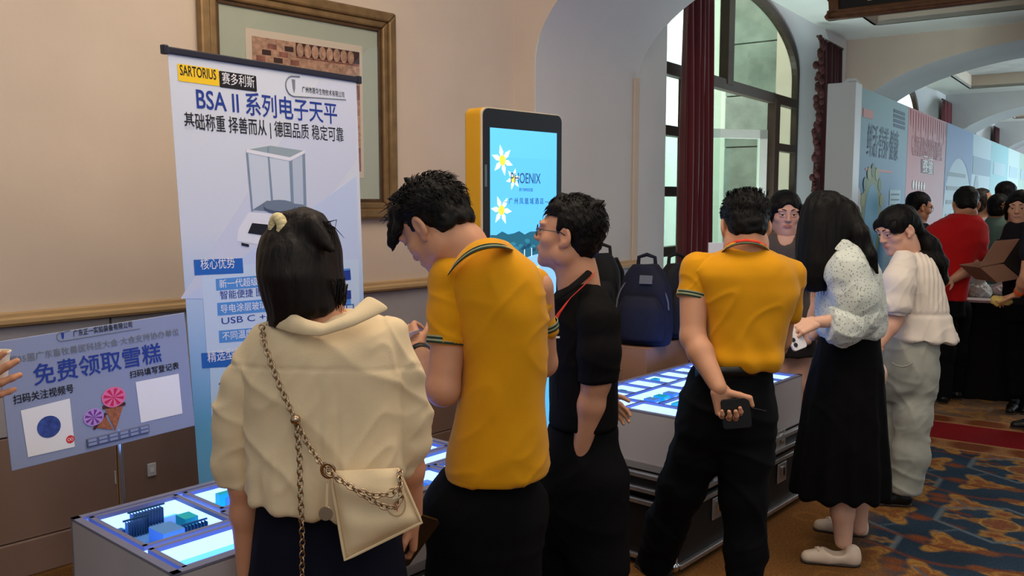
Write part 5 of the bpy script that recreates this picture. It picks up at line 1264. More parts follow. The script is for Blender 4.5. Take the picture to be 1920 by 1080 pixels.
def scalp_strands(T, q, s, m='hair_black', n=600, seed=1, vol=1.0, front=.058, side=.008, nape=-.07, ln=.026, lift=.004, r=.0017):
    rr = random.Random(seed); cs = []; c = A_([0, -.016, .042]); rad = A_([.081, .099, .086]) * vol
    while len(cs) < n:
        v = A_([rr.gauss(0, 1), rr.gauss(0, 1), rr.gauss(0, 1)]); v = v / np.linalg.norm(v); p = c + v * rad
        if not ((p[1] < side and p[2] > nape) or p[2] > front): continue
        if abs(p[0]) > .06 and -.03 < p[1] < .022 and p[2] < .03: continue
        comb = A_([v[0] * .3 + rr.uniform(-.3, .3), -.45 if p[1] < .05 else .5, -.25 - .5 * max(0, -v[1])]); comb = comb - v * (comb @ v); comb = comb / max(np.linalg.norm(comb), .01)
        L = ln * rr.uniform(.6, 1.2); cs.append([q(*(p - v * .004)), q(*(p + v * lift + comb * L * .5)), q(*(p + v * lift * rr.uniform(.2, 1.6) + comb * L))])
    return strands(T, 'hair_strands', m, cs, r)
TAN, FAIR, MID = (186, 128, 98), (216, 168, 142), (198, 146, 116)

# ---------------------------------------------------------------- woman in the cream blouse
def woman_cream():
    Y = 2.02; f0 = J(590, 1000, Y)
    T = thing('person', 'woman seen from behind in a loose cream blouse and navy skirt, hair half tied up', 'person', (f0[0], f0[1], 0))
    C = J(563, 494, Y + .04); R = head_R(22, 34, 6); s = .98
    nb = J(612, 622, Y - .01)
    sd, q = head_sdf(C, R, s, True, ([C + R @ A_([0, -.03, -.05]), nb, nb + A_([0, 0, -.06])], [.052, .055, .08]))
    bod = SDF(); bod.chain([C + R @ A_([0, -.03, -.05]), nb, nb + A_([0, 0, -.06])], [.052, .055, .08], .03)
    rows_loft(bod, [(600, 575, 680, .07), (625, 520, 725, .09), (680, 500, 735, .10), (800, 510, 720, .10), (930, 500, 720, .10)], Y + .02)
    LW = J(466, 1092, Y + .05); LE = J(461, 905, Y + .02); arm(bod, J(500, 650, Y), LE, LW, (.045, .040, .035, .025))
    RE = J(764, 840, Y + .02); RW = J(775, 968, Y + .09); arm(bod, J(730, 640, Y), RE, RW, (.045, .036, .033, .023))
    # right hand round the phone, left hand hanging
    dR = unit(J(778, 1010, Y + .12) - RW)
    hR = hand_sdf(RW, dR, (-.75, .1, -.1), (-.1, -.9, .2), .9, ((25, 60, 40),) * 4, .04)
    hL = hand_sdf(LW, (0.02, .1, -1), (.9, .1, 0), (.1, .9, 0), .92, ((18, 25, 20),) * 4, .03)
    tone = (172, 112, 92)
    body_mesh(T, [(bod, .006), (sd, .0045), (hR, .003), (hL, .003)], (206, 146, 112), (C, R, s))
    # hair : bob with the top gathered
    h = SDF(); rows_loft(h, [(410, 535, 598, .06, .03), (425, 518, 608, .095, .03), (440, 501, 620, .115, .02), (470, 488, 634, .128, .01), (510, 487, 640, .135, .0), (550, 494, 646, .125, -.005), (578, 501, 648, .105, -.02), (592, 505, 616, .085, -.035), (602, 506, 560, .06, -.05), (612, 506, 535, .035, -.06)], Y + .02, .02, 2.1)
    h.ell(q(0, -.02, .03), (.083, .108, .09), R, .03)
    h.cone(J(545, 432, Y - .01), J(585, 420, Y - .03), rp(26, Y), rp(17, Y), .03); h.cone(J(585, 422, Y - .05), J(624, 470, Y - .07), rp(17, Y), rp(6, Y), .03)
    h.ell(J(632, 598, Y + .0), (rp(28, Y), .05, rp(26, Y)), None, .02, 's')
    ho = sdf_obj(h, 'hair', 'hair_brown', T, .006, 2, lambda P: .0035 * vnoise(P * A_([70, 70, 5]), 2) + .003 * vnoise(P * A_([26, 26, 3]), 4))
    rr = random.Random(4); cs = []
    for k in range(120):
        x = rr.uniform(500, 645); y1 = 575 + 28 * max(0, (570 - x) / 70) + rr.uniform(-6, 14); yb = Y - .125 + .0008 * abs(x - 565)
        cs.append([J(x + (rr.uniform(-8, 8)), y1 - 50, Y - .05), J(x + rr.uniform(-3, 3), y1 - 18, yb + .035), J(x + rr.uniform(-5, 5), y1, yb + .03)])
    for k in range(26):
        x = rr.uniform(575, 612); cs.append([J(x, 418, Y - .02), J(x + 10 + rr.uniform(-4, 12), 420 + rr.uniform(-8, 12), Y - .03), J(x + 22 + rr.uniform(-5, 14), 440 + rr.uniform(-10, 26), Y - .03)])
    strands(T, 'hair_strands', 'hair_brown', cs, .0020)
    b = MB()
    for i in range(14):
        a = 2 * PI * i / 14; b.ball(J(521 + 8 * math.cos(a), 426 + 17 * math.sin(a), Y - .035 - .01 * math.cos(a)), .0135, 5)
    b.build('scrunchie', mat('scrunchie', (226, 210, 160), .8, noise=(60, .3), bump=(120, .5, .003)), T, smooth=True, ang=180)
    b = MB(); b.tube([J(634, 470, Y + .06), J(640, 490, Y + .05), J(636, 505, Y + .05)], .006, 6); 
    # blouse
    B = SDF(); rows_loft(B, [(588, 560, 690, .06), (602, 505, 728, .085), (622, 485, 748, .105), (650, 474, 757, .12), (700, 468, 764, .128), (760, 466, 766, .132), (820, 468, 766, .14), (870, 468, 764, .15), (915, 466, 748, .15), (945, 470, 738, .145), (962, 480, 730, .135)], Y + .01, .02, 2.5)
    pchain(B, [(498, 636, Y, 30), (462, 720, Y, 40), (446, 800, Y + .01, 45), (441, 862, Y + .02, 43), (447, 915, Y + .02, 32), (458, 940, Y + .02, 22)], .012)
    pchain(B, [(737, 628, Y, 28), (758, 700, Y, 32), (766, 780, Y + .02, 40), (767, 835, Y + .03, 40), (765, 872, Y + .03, 27)], .012)
    hp = J(545, 958, Y - .1); B.plane(hp, (-.12, 0, -1), .008)
    B.plane(J(610, 905, Y - .14), (.9, -.25, -.38), 0) if 0 else None
    zseam = J(620, 712, Y - .12)[2]
    def ext(P):
        d = -.006 * np.exp(-((P[:, 2] - zseam - .022 * np.cos((P[:, 0] + .46) * 5)) / .0035) ** 2) * (P[:, 1] < Y) * .45
        u = P[:, 0]; x1, x2 = J(600, 800, Y - .12)[0], J(632, 800, Y - .12)[0]
        below = np.clip((zseam - P[:, 2]) / .02, 0, 1) * (P[:, 1] < Y)
        for x in (x1, x2): d = d - .006 * below * .5 * np.exp(-((u - x - .02 * (zseam - P[:, 2])) / .005) ** 2)
        # drop-shoulder seams
        for xa, sg in ((J(497, 700, Y - .1)[0], 1), (J(748, 700, Y - .1)[0], -1)):
            d = d - .000 * np.exp(-((u - xa - sg * .05 * (J(560, 640, Y)[2] - P[:, 2])) / .005) ** 2) * (P[:, 1] < Y + .02) * np.clip((J(560, 620, Y)[2] - P[:, 2]) / .03, 0, 1)
        # gathers near the hem
        zh = J(560, 950, Y)[2]; d = d + .008 * np.clip(1 - (P[:, 2] - zh) / .13, 0, 1) * np.sin(P[:, 0] * 95 + 3 * vnoise(P * 9, 3))
        return d
    sdf_obj(B, 'blouse', 'cotton_cream', T, .006, 2, folds(.0085, 7, 3.2, 1, ext))
    inner = [(503, 602, Y - .02), (524, 590, Y - .06), (546, 584, Y - .09), (576, 599, Y - .115), (609, 607, Y - .12), (650, 590, Y - .11), (690, 553, Y - .06)]
    outer = [(499, 608, Y - .04), (522, 617, Y - .085), (545, 625, Y - .115), (572, 630, Y - .135), (602, 631, Y - .14), (662, 613, Y - .13), (734, 579, Y - .08)]
    mid = [((a[0] + b_[0]) / 2, (a[1] + b_[1]) / 2 - 2, (a[2] + b_[2]) / 2 - .012) for a, b_ in zip(inner, outer)]
    def spl(pts, n=28):
        A = A_(pts); t = np.linspace(0, len(A) - 1, n); return [tuple(np.interp(t_, range(len(A)), A[:, i]) for i in range(3)) for t_ in t]
    rows = [[J(*p) for p in spl(r)] for r in (inner, mid, outer)]
    b = MB(); b.strip(rows); o = b.build('collar', 'cotton_cream', T, smooth=True, ang=180); md = o.modifiers.new('t', 'SOLIDIFY'); md.thickness = .007; md.offset = 0; o.modifiers.new('s', 'SUBSURF').levels = 1
    # cuffs
    for a, b_, r in (((449, 925, Y + .02), (459, 946, Y + .02), 21), ((765, 862, Y + .03), (764, 886, Y + .03), 26)):
        A, E = J(*a), J(*b_); c = SDF(); c.cone(A, E, rp(r, Y), rp(r - 1, Y), 0); c.plane(E, E - A); c.plane(A, A - E); sdf_obj(c, 'cuff', 'cotton_cream', T, .005, 1, folds(.002, 20, 20, 2))
    # skirt
    K = SDF(); rows_loft(K, [(900, 490, 740, .12), (950, 482, 745, .125), (1000, 476, 752, .13), (1080, 468, 765, .135), (1200, 455, 780, .14), (1330, 445, 795, .15), (1480, 440, 800, .16)], Y + .03, .02, 2.4)
    sdf_obj(K, 'skirt', 'skirt_navy', T, .009, 1, folds(.006, 5, 1.5, 8))
    L = SDF()
    for px in (570, 680):
        a = J(px, 1000, Y + .05); L.chain([A_([a[0], Y + .05, .42]), A_([a[0], Y + .05, .30]), A_([a[0], Y + .04, .07])], [.05, .052, .034], .02)
        shoe(T, (a[0], Y - .01, 0), (a[0] - .03, Y + .22, 0), m='shoe_black')
    sdf_obj(L, 'lower_legs', 'skirt_navy', T, .008, 1)
    return Y
YW = woman_cream()
# chain bag (worn across her back)
def chain_links(name, pts, par, step=.0125, r=.0062, wire=.0019, flat=.62):
    P = [Vector(J(*p)) for p in pts]; d = [0]
    for a, b in zip(P, P[1:]): d.append(d[-1] + (b - a).length)
    n = max(2, int(d[-1] / step)); b = MB(); A = A_([tuple(p) for p in P])
    for k in range(n):
        t = d[-1] * k / (n - 1); c = V(*[float(np.interp(t, d, A[:, i])) for i in range(3)]); t2 = min(d[-1], t + .004); t1 = max(0, t - .004)
        u = (V(*[float(np.interp(t2, d, A[:, i])) for i in range(3)]) - V(*[float(np.interp(t1, d, A[:, i])) for i in range(3)])).normalized()
        w_ = u.cross(V(0, -1, 0)).normalized(); w2 = u.cross(w_); w_ = (w_ + w2 * (.9 if k % 2 else -.9)).normalized()
        b.tube([c + u * r * 1.5 * math.cos(a) + w_ * r * math.sin(a) for a in [2 * PI * i / 9 for i in range(9)]], wire, 4, closed=True)
    return tag(b.build(name, 'gold_metal', par, smooth=True, ang=180), kind='stuff')
def chain_bag():
    Y = YW - .20
    TL, TR, BR, BL = [Vector(J(*p)) for p in ((620, 884, Y + .02), (748, 878, Y + .03), (791, 977, Y + .03), (648, 1047, Y))]
    T = thing('chain_bag', 'cream leather shoulder bag with a gold chain strap worn across the cream blouse', 'bag', tuple((BL + BR) / 2))
    n = (TR - TL).cross(BL - TL).normalized(); n = n if n.y < 0 else -n
    g = 14; rows_f = []; 
    def pt(u, v): return TL * (1 - u) * (1 - v) + TR * u * (1 - v) + BR * u * v + BL * (1 - u) * v
    P = []; 
    for side in (1, -1):
        rows = []
        for i in range(g + 1):
            row = []
            for j in range(g + 1):
                u, v = j / g, i / g; e = (1 - (2 * u - 1) ** 6) * (1 - (2 * v - 1) ** 6); bul = .006 + e * (.016 + .014 * v)
                w_ = .004 * math.sin(u * 9 + v * 4) * e + .003 * math.sin(v * 14 - u * 5) * e
                row.append(pt(u, v) + n * side * (bul + (w_ if side > 0 else 0)))
            rows.append(row)
        P.append(rows)
    b = MB(); b.strip(P[0]); b.strip([r[::-1] for r in P[1]])
    for edge in ([0, None], [g, None]):
        i = edge[0]; b.strip([P[1][i], P[0][i]] if i == 0 else [P[0][i], P[1][i]])
        b.strip([[P[0][k][i] for k in range(g + 1)], [P[1][k][i] for k in range(g + 1)]] if i == 0 else [[P[1][k][i] for k in range(g + 1)], [P[0][k][i] for k in range(g + 1)]])
    b.build('bag_body', 'bag_leather', T, smooth=True, ang=60)
    b = MB(); b.tube([pt(0, v) + n * .012 for v in np.linspace(0, 1, 9)] + [pt(u, 1) + n * .012 for u in np.linspace(0.1, 1, 9)] + [pt(1, v) + n * .012 for v in np.linspace(.9, 0, 9)], .0035, 6); b.build('piping', 'bag_leather', T, smooth=True)
    c = pt(.80, .50) + n * .030; ux = (pt(1, .5) - pt(0, .5)).normalized(); uy = n.cross(ux)
    b = MB(); b.tube([c + ux * .021 * math.cos(a) + uy * .030 * math.sin(a) for a in [2 * PI * k / 24 for k in range(24)]], .0016, 5, closed=True); b.build('stitched_oval', mat('stitch', (190, 160, 118), .6), T)
    b = MB(); b.par(c - ux * .013 + uy * .006, ux * .026, uy * .009, n * .002); b.build('name_tab', mat('tab_pale', (240, 224, 190), .5), T)
    b = MB(); b.par(c - ux * .001 - uy * .02, ux * .002, uy * .02, n * .0015); b.build('red_stitch', 'lanyard_red', T)
    chain_links('drape_chain', [(618, 884, Y - .03), (645, 904, Y - .045), (672, 920, Y - .05), (705, 929, Y - .05), (735, 926, Y - .045), (750, 912, Y - .035), (751, 888, Y - .01)], T)
    chain_links('drape_chain', [(618, 888, Y - .032), (650, 908, Y - .048), (690, 934, Y - .052), (720, 950, Y - .052), (740, 951, Y - .048), (752, 935, Y - .042), (750, 890, Y - .012)], T)
    chain_links('shoulder_chain', [(491, 614, YW - .075), (494, 640, YW - .115), (505, 672, YW - .135), (524, 722, YW - .145), (541, 760, YW - .15), (554, 787, YW - .155), (580, 838, YW - .165), (600, 866, YW - .18), (615, 880, Y - .02)], T)
    chain_links('hanging_chain', [(556, 792, YW - .158), (562, 860, YW - .165), (564, 940, YW - .17), (567, 1010, YW - .17), (566, 1095, YW - .17)], T)
    b = MB(); b.ball(J(554, 787, YW - .16), .0115, 8); b.build('slider_ball', 'gold_metal', T, smooth=True, ang=180)
    b = MB(); c = Vector(J(615, 882, Y - .02)); b.tube([c + V(.013 * math.cos(a), -.004 * math.sin(a), .016 * math.sin(a)) for a in [2 * PI * k / 16 for k in range(16)]], .0042, 6, closed=True); b.build('d_ring', 'gold_metal', T, smooth=True)
    b = MB(); b.tube([J(613, 905, Y - .02), J(612, 950, Y - .02)], .003, 6); b.build('charm_strap', 'bag_leather', T)
    b = MB(); b.lathe(J(611, 963, Y - .02), [(0, -.002), (.0145, -.002), (.0155, 0), (.0145, .002), (0, .002)], 18, (0, -1, .1)); b.build('coin_charm', 'gold_metal', T, smooth=True)
chain_bag()
def slab_thing(name, label, cat, c, ux, uy, w_, h, th, m, screen=None, r=.008):
    T = thing(name, label, cat, tuple(c)); ux = Vector(ux).normalized(); uy = Vector(uy); uy = (uy - ux * uy.dot(ux)).normalized(); fr = Fr(Vector(c) - ux * w_ / 2 - uy * h / 2, ux, uy)
    b = MB(); fr.poly(b, rrect(0, 0, w_, h, r), -th / 2, th / 2); b.build('case', m, T, bevel=.0015)
    if screen: 
        b = MB(); fr.poly(b, rrect(.003, .003, w_ - .003, h - .003, r * .8), th / 2, th / 2 + .0006); b.build('screen', screen, T)
    return T, fr
slab_thing('smartphone', 'dark smartphone held in the right hand of the woman in cream', 'phone', J(772, 1012, YW + .10), (.75, .5, -.45), (.4, -.2, .9), .075, .15, .010, 'black_gloss', 'black_gloss')

# ---------------------------------------------------------------- man in the yellow polo, head bowed
def polo_collar(T, pts_in, pts_out, m, stripe=True):
    rows = [[J(*p) for p in r] for r in (pts_in, [((a[0] + b[0]) / 2, (a[1] + b[1]) / 2, (a[2] + b[2]) / 2 - .006) for a, b in zip(pts_in, pts_out)], pts_out)]
    b = MB(); b.strip(rows); o = b.build('collar', m, T, smooth=True, ang=180); md = o.modifiers.new('t', 'SOLIDIFY'); md.thickness = .006; md.offset = 0; md2 = o.modifiers.new('s', 'SUBSURF'); md2.levels = md2.render_levels = 2
    if stripe:
        for f0, f1, mm in ((.50, .62, 'stripe_green'), (.64, .74, 'stripe_pale'), (.76, .90, 'stripe_green')):
            rr = []
            for f in (f0, f1): rr.append([J(a[0] + (b_[0] - a[0]) * f, a[1] + (b_[1] - a[1]) * f, a[2] + (b_[2] - a[2]) * f - .013) for a, b_ in zip(pts_in, pts_out)])
            b = MB(); b.strip(rr); s_ = b.build('collar_stripe', mm, o, smooth=True, ang=180); md = s_.modifiers.new('t', 'SOLIDIFY'); md.thickness = .003; md.offset = 0; md2 = s_.modifiers.new('s', 'SUBSURF'); md2.levels = md2.render_levels = 2
    return o
def yellow_bowed():
    Y = 2.36; f0 = J(920, 1000, Y)
    T = thing('person', 'tall man with tousled hair and yellow polo bowing his head over the near light table', 'person', (f0[0], f0[1], 0))
    C = J(817, 424, Y + .05); R = head_R(58, 40, 0); s = 1.02
    nb = J(900, 478, Y + .02)
    nk = ([C + R @ A_([0, -.025, -.05]), J(868, 462, Y + .03), nb + A_([0, 0, -.07])], [.057, .060, .075])
    sd, q = head_sdf(C, R, s, False, nk)
    bod = SDF(); bod.chain(*nk, .03); rows_loft(bod, [(480, 870, 960, .08), (520, 850, 1000, .10), (700, 880, 1005, .11), (880, 860, 1000, .11)], Y + .03)
    E = J(831, 730, Y - .05); W = J(781, 656, Y + .18); arm(bod, J(852, 530, Y), E, W, (.052, .044, .040, .027))
    E2 = J(1018, 680, Y + .20); arm(bod, J(1005, 540, Y + .1), E2, J(925, 640, Y + .42), (.050, .042, .038, .026))
    d = unit(J(764, 628, Y + .24) - W)
    hL = hand_sdf(W, d, (.35, .6, -.3), (.6, -.4, .5), .98, ((35, 40, 25),) * 4, .04)
    body_mesh(T, [(bod, .006), (sd, .0045), (hL, .003)], MID, (C, R, s))
    face_parts(T, q, s)
    h = hair_cap(q, R, s, 1.03, .052, .010, -.055, 1.06)
    tufts(h, q, R, [((.0, .07, .09), (-.01, .125, .055), .030), ((-.045, .055, .085), (-.06, .115, .035), .028), ((.04, .06, .09), (.05, .115, .05), .028), ((-.06, .03, .07), (-.082, .085, .02), .024), ((-.02, .02, .115), (-.03, .06, .145), .026), ((.02, -.02, .12), (.02, .01, .152), .026), ((-.03, -.04, .11), (-.045, -.03, .142), .024), ((.0, .08, .07), (-.03, .135, .03), .022), ((-.05, .07, .065), (-.06, .12, .012), .018)])
    sdf_obj(h, 'hair', 'hair_black', T, .005, 1, lambda P: .005 * vnoise(P * 38, 3) + .004 * vnoise(P * 85, 5))
    rr = random.Random(2); cs = []
    for k in range(120):
        x, y = rr.uniform(-.06, .06), rr.uniform(-.05, .08); z = .118 - 3.2 * x * x - 4.5 * max(0, y - .02) ** 2 * 1.5
        cs.append([q(x, y, z - .012), q(x * 1.05, y + .018, z + .010 + rr.uniform(-.004, .008)), q(x * 1.1 + rr.uniform(-.012, .012), y + rr.uniform(.02, .05), z + rr.uniform(-.006, .020))])
    strands(T, 'hair_strands', 'hair_black', cs, .0026)
    scalp_strands(T, q, s, n=700, seed=5, vol=1.06, lift=.008, ln=.034)
    # sides of the head cut short
    sh = SDF(); sh.ell(q(0, -.012, .034), A_((.0772, .0962, .083)) * s, R, 0); C0 = q(0, 0, 0)
    def kp(x, y, z):
        X, Y_, Z_ = x - C0[0], y - C0[1], z - C0[2]; l1 = (X * R[0, 1] + Y_ * R[1, 1] + Z_ * R[2, 1]) / s; l2 = (X * R[0, 2] + Y_ * R[1, 2] + Z_ * R[2, 2]) / s
        return np.maximum(np.maximum(l1 - .052, -.045 - l2 - np.clip(l1, 0, 1) * -.9), -1) * s
    sh._a('i', (0, 0, 0), (0, 0, 0), kp, .004)
    for x in (-1, 1): sh.ell(q(x * .085, -.004, -.012), A_((.03, .022, .034)) * s, R, .006, 's')
    sdf_obj(sh, 'short_sides', mat('hair_fade', (58, 42, 36), .7, noise=(120, .4)), T, .005, 1)
    P_ = SDF(); rows_loft(P_, [(455, 893, 945, .06), (466, 872, 962, .08), (482, 852, 985, .10), (500, 840, 1004, .115), (530, 834, 1018, .125), (570, 838, 1026, .13), (620, 852, 1027, .13), (670, 868, 1025, .13), (720, 864, 1022, .13), (770, 852, 1022, .13), (820, 842, 1025, .135), (870, 834, 1029, .14), (900, 829, 1029, .14), (925, 826, 1029, .14)], Y + .02, .02, 2.5)
    sh0, cf = J(850, 520, Y), J(838, 646, Y - .03)
    P_.chain([J(868, 505, Y), sh0, (sh0 + cf) / 2, cf], [rp(34, Y), rp(40, Y), rp(36, Y), rp(36, Y)], .03); P_.plane(cf, (0, 0, -1)) if 0 else None
    sl = SDF(); sl.chain([J(872, 505, Y), sh0, (sh0 + cf) / 2, cf], [rp(32, Y), rp(40, Y), rp(36.5, Y), rp(36.5, Y)], .03); sl.plane(cf, cf - sh0)
    P_ = SDF(); rows_loft(P_, [(455, 893, 945, .06), (466, 872, 962, .08), (482, 852, 985, .10), (500, 840, 1004, .115), (530, 836, 1018, .125), (570, 845, 1026, .13), (620, 858, 1027, .13), (670, 868, 1025, .13), (720, 864, 1022, .13), (770, 852, 1022, .13), (820, 842, 1025, .135), (870, 834, 1029, .14), (900, 829, 1029, .14), (930, 824, 1029, .14)], Y + .02, .02, 2.5)
    P_.plane(J(905, 919, Y - .12), (.06, .05, -1), .006)
    r2a, r2b = J(1005, 530, Y + .1), J(1018, 588, Y + .13); P_.chain([r2a, r2b + (r2b - r2a) * .5], [rp(28, Y), rp(24, Y)], .03); P_.plane(r2b + (r2b - r2a) * .5, (.3, .1, -1)) if 0 else None
    def ext(P):
        zc = J(930, 905, Y)[2]; d = -.002 * np.exp(-((P[:, 2] - zc - .03) / .003) ** 2)
        d = d + .007 * np.clip(1 - (P[:, 2] - .75) / .35, 0, 1) * np.sin(P[:, 2] * 34 + P[:, 0] * 22 + 2 * vnoise(P * 5, 4)) * .5
        return d
    sdf_obj(P_, 'polo_shirt', 'polo_yellow', T, .006, 2, folds(.007, 5, 3.0, 11, ext))
    sdf_obj(sl, 'sleeve', 'polo_yellow', T, .005, 2, folds(.004, 8, 6, 12))
    cuffs(T, sh0, cf, rp(36.5, Y)); cuffs(T, r2a, r2b + (r2b - r2a) * .5, rp(24.5, Y))
    polo_collar(T, [(846, 505, Y - .06), (857, 480, Y - .075), (881, 454, Y - .09), (912, 444, Y - .095), (935, 447, Y - .06), (948, 452, Y + .0)], [(836, 522, Y - .085), (850, 502, Y - .115), (879, 478, Y - .13), (912, 466, Y - .135), (945, 465, Y - .125), (968, 474, Y - .03)], 'polo_yellow')
    K = SDF(); rows_loft(K, [(890, 834, 1002, .11), (930, 826, 1004, .125), (980, 822, 1004, .125), (1060, 822, 990, .11), (1120, 840, 970, .08)], Y + .03, .05, 2.4)
    for hx, kx, dy in ((868, 858, 0), (952, 944, .05)):
        a = J(hx, 960, Y + .03 + dy); K.chain([a, A_([a[0] - .005, a[1] + .01, .48]), A_([a[0] - .005, a[1], .09])], [.115, .085, .065], .06)
        shoe(T, (a[0] - .005, a[1] - .07, 0), (a[0] - .06, a[1] + .19, 0))
    sdf_obj(K, 'trousers', 'trouser_black', T, .009, 1, folds(.005, 6, 3, 14))
    wb = unit(W - E); band = MB(); band.lathe(W - wb * .035, [(.033, -.011), (.0355, -.008), (.0355, .008), (.033, .011)], 20, wb); band.build('watch_band', 'black_plastic', T, smooth=True)
    pc = J(772, 637, Y + .215); slab_thing('paper_slip', 'small white folded slip in the fingers of the bowed man in yellow', 'paper', pc, (.9, .2, .28), (.1, .7, -.5), .055, .09, .0015, 'white_print', r=.001)
yellow_bowed()

# ---------------------------------------------------------------- man in the black polo
def man_black():
    Y = 2.92; f0 = J(1090, 1000, Y)
    T = thing('person', 'man in a black polo with an orange lanyard and glasses looking up at the screen', 'person', (f0[0], f0[1], 0))
    C = J(1067, 440, Y); R = head_R(74, -8, 0); s = 1.02
    nb = J(1092, 545, Y)
    nk = ([C + R @ A_([0, -.03, -.055]), J(1083, 520, Y), nb + A_([0, 0, -.07])], [.062, .062, .085])
    sd, q = head_sdf(C, R, s, False, nk, 1.1)
    bod = SDF(); bod.chain(*nk, .03); rows_loft(bod, [(550, 1060, 1120, .10), (600, 1045, 1140, .12), (780, 1040, 1145, .12)], Y)
    S = J(1116, 590, Y - .12); E = J(1118, 716, Y - .15); W = J(1086, 856, Y - .11); arm(bod, S, E, W, (.054, .045, .041, .027))
    hL = hand_sdf(W, unit(J(1072, 930, Y - .02) - W), (0, 1, 0), (-1, 0, 0), .9, ((10, 10, 10),) * 4)
    # right arm folded behind the back, finger tips showing past the hip
    E2 = J(1120, 720, Y + .18); W2 = J(1122, 744, Y + .13); arm(bod, J(1100, 590, Y + .12), E2, W2, (.052, .045, .04, .027))
    hR = hand_sdf(W2, unit(J(1150, 766, Y + .12) - W2), (0, -1, -.2), (.3, 0, 1), .88, ((20, 30, 20),) * 4, .02)
    body_mesh(T, [(bod, .006), (sd, .004), (hR, .003), (hL, .004)], MID, (C, R, s))
    face_parts(T, q, s, glasses='glasses_black')
    h = hair_cap(q, R, s, 1.05, .055, .012, -.078, 1.05)
    tufts(h, q, R, [((-.03, -.07, .10), (-.03, -.105, .128), .022), ((.0, .045, .10), (.0, .08, .092), .03), ((-.045, .045, .085), (-.05, .075, .078), .026), ((.04, .045, .09), (.045, .075, .08), .026)])
    sdf_obj(h, 'hair', 'hair_black', T, .005, 1, lambda P: .003 * vnoise(P * 45, 3) + .0025 * vnoise(P * 100, 5))
    rr = random.Random(8); cs = []
    for k in range(80):
        x, y = rr.uniform(-.06, .06), rr.uniform(-.10, .07); z = .126 - 3.0 * x * x - 4.2 * max(0, abs(y + .012) - .02) ** 2
        cs.append([q(x, y, z - .014), q(x, y - .004, z + .002), q(x + rr.uniform(-.006, .006), y - .008, z + rr.uniform(.003, .012))])
    strands(T, 'hair_strands', 'hair_black', cs, .0022)
    scalp_strands(T, q, s, n=700, seed=6, vol=1.05, nape=-.08)
    P_ = SDF(); rows_loft(P_, [(528, 1060, 1112, .075), (540, 1045, 1124, .09), (556, 1036, 1136, .115), (580, 1030, 1146, .13), (620, 1030, 1152, .14), (680, 1031, 1157, .145), (740, 1030, 1158, .145), (790, 1028, 1158, .145), (822, 1026, 1160, .145)], Y, .02, 2.4); P_.plane(J(1090, 812, Y - .14), (0, 0, -1), .005)
    sdf_obj(P_, 'polo_shirt', 'polo_black', T, .007, 2, folds(.006, 5, 3, 31))
    cf = J(1122, 714, Y - .15); sl = SDF(); sl.chain([J(1112, 565, Y - .09), J(1120, 600, Y - .13), J(1124, 660, Y - .15), cf], [rp(30, Y), rp(36, Y), rp(36, Y), rp(36, Y)], .03); sl.plane(cf, (.05, 0, -1)); sdf_obj(sl, 'sleeve', 'polo_black', T, .006, 2, folds(.004, 7, 5, 32))
    b = MB(); b.strip([[J(*p) for p in r] for r in ([(1037, 548, Y - .03), (1043, 552, Y - .09), (1060, 540, Y - .12), (1085, 520, Y - .115), (1103, 503, Y - .06), (1107, 500, Y + .02)], [(1028, 560, Y - .03), (1036, 570, Y - .10), (1060, 556, Y - .135), (1092, 532, Y - .13), (1112, 512, Y - .07), (1115, 508, Y + .02)])]); o = b.build('collar', 'polo_black', T, smooth=True, ang=180); md = o.modifiers.new('t', 'SOLIDIFY'); md.thickness = .007; md.offset = 0; o.modifiers.new('s', 'SUBSURF').levels = 1
    ribbon('lanyard', 'lanyard_red', T, [J(1113, 514, Y - .05), J(1108, 522, Y - .10), J(1092, 538, Y - .142), J(1066, 562, Y - .15), J(1046, 590, Y - .15), J(1032, 620, Y - .14), J(1028, 660, Y - .12)], [(.5, -.1, .8), (.6, -.2, .8), (.65, 0, .75), (.7, 0, .7), (.85, 0, .5), (.95, 0, .3), (1, 0, .1)], .019)
    b = MB(); b.par(J(1040, 634, Y - .15), V(.016, 0, 0), V(0, 0, .006), V(0, -.002, 0)); b.build('chest_print', 'white_print', T)
    K = SDF(); rows_loft(K, [(795, 1032, 1156, .13), (840, 1022, 1160, .135), (900, 1016, 1164, .135), (960, 1015, 1166, .125), (1020, 1035, 1160, .09)], Y, .05, 2.4)
    for hx, kx, ax, dy in ((1060, 1062, 1074, .08), (1118, 1122, 1140, -.06)):
        a = J(hx, 900, Y + dy); k_ = J(kx, 1050, Y + dy); K.chain([a, k_, A_([k_[0] + .03, k_[1] + .0, .09])], [.105, .085, .066], .05)
        shoe(T, (k_[0] + .09, k_[1], 0), (k_[0] - .17, k_[1] + .03, 0))
    sdf_obj(K, 'trousers', 'trouser_black', T, .009, 1, folds(.006, 6, 3, 34))
man_black()

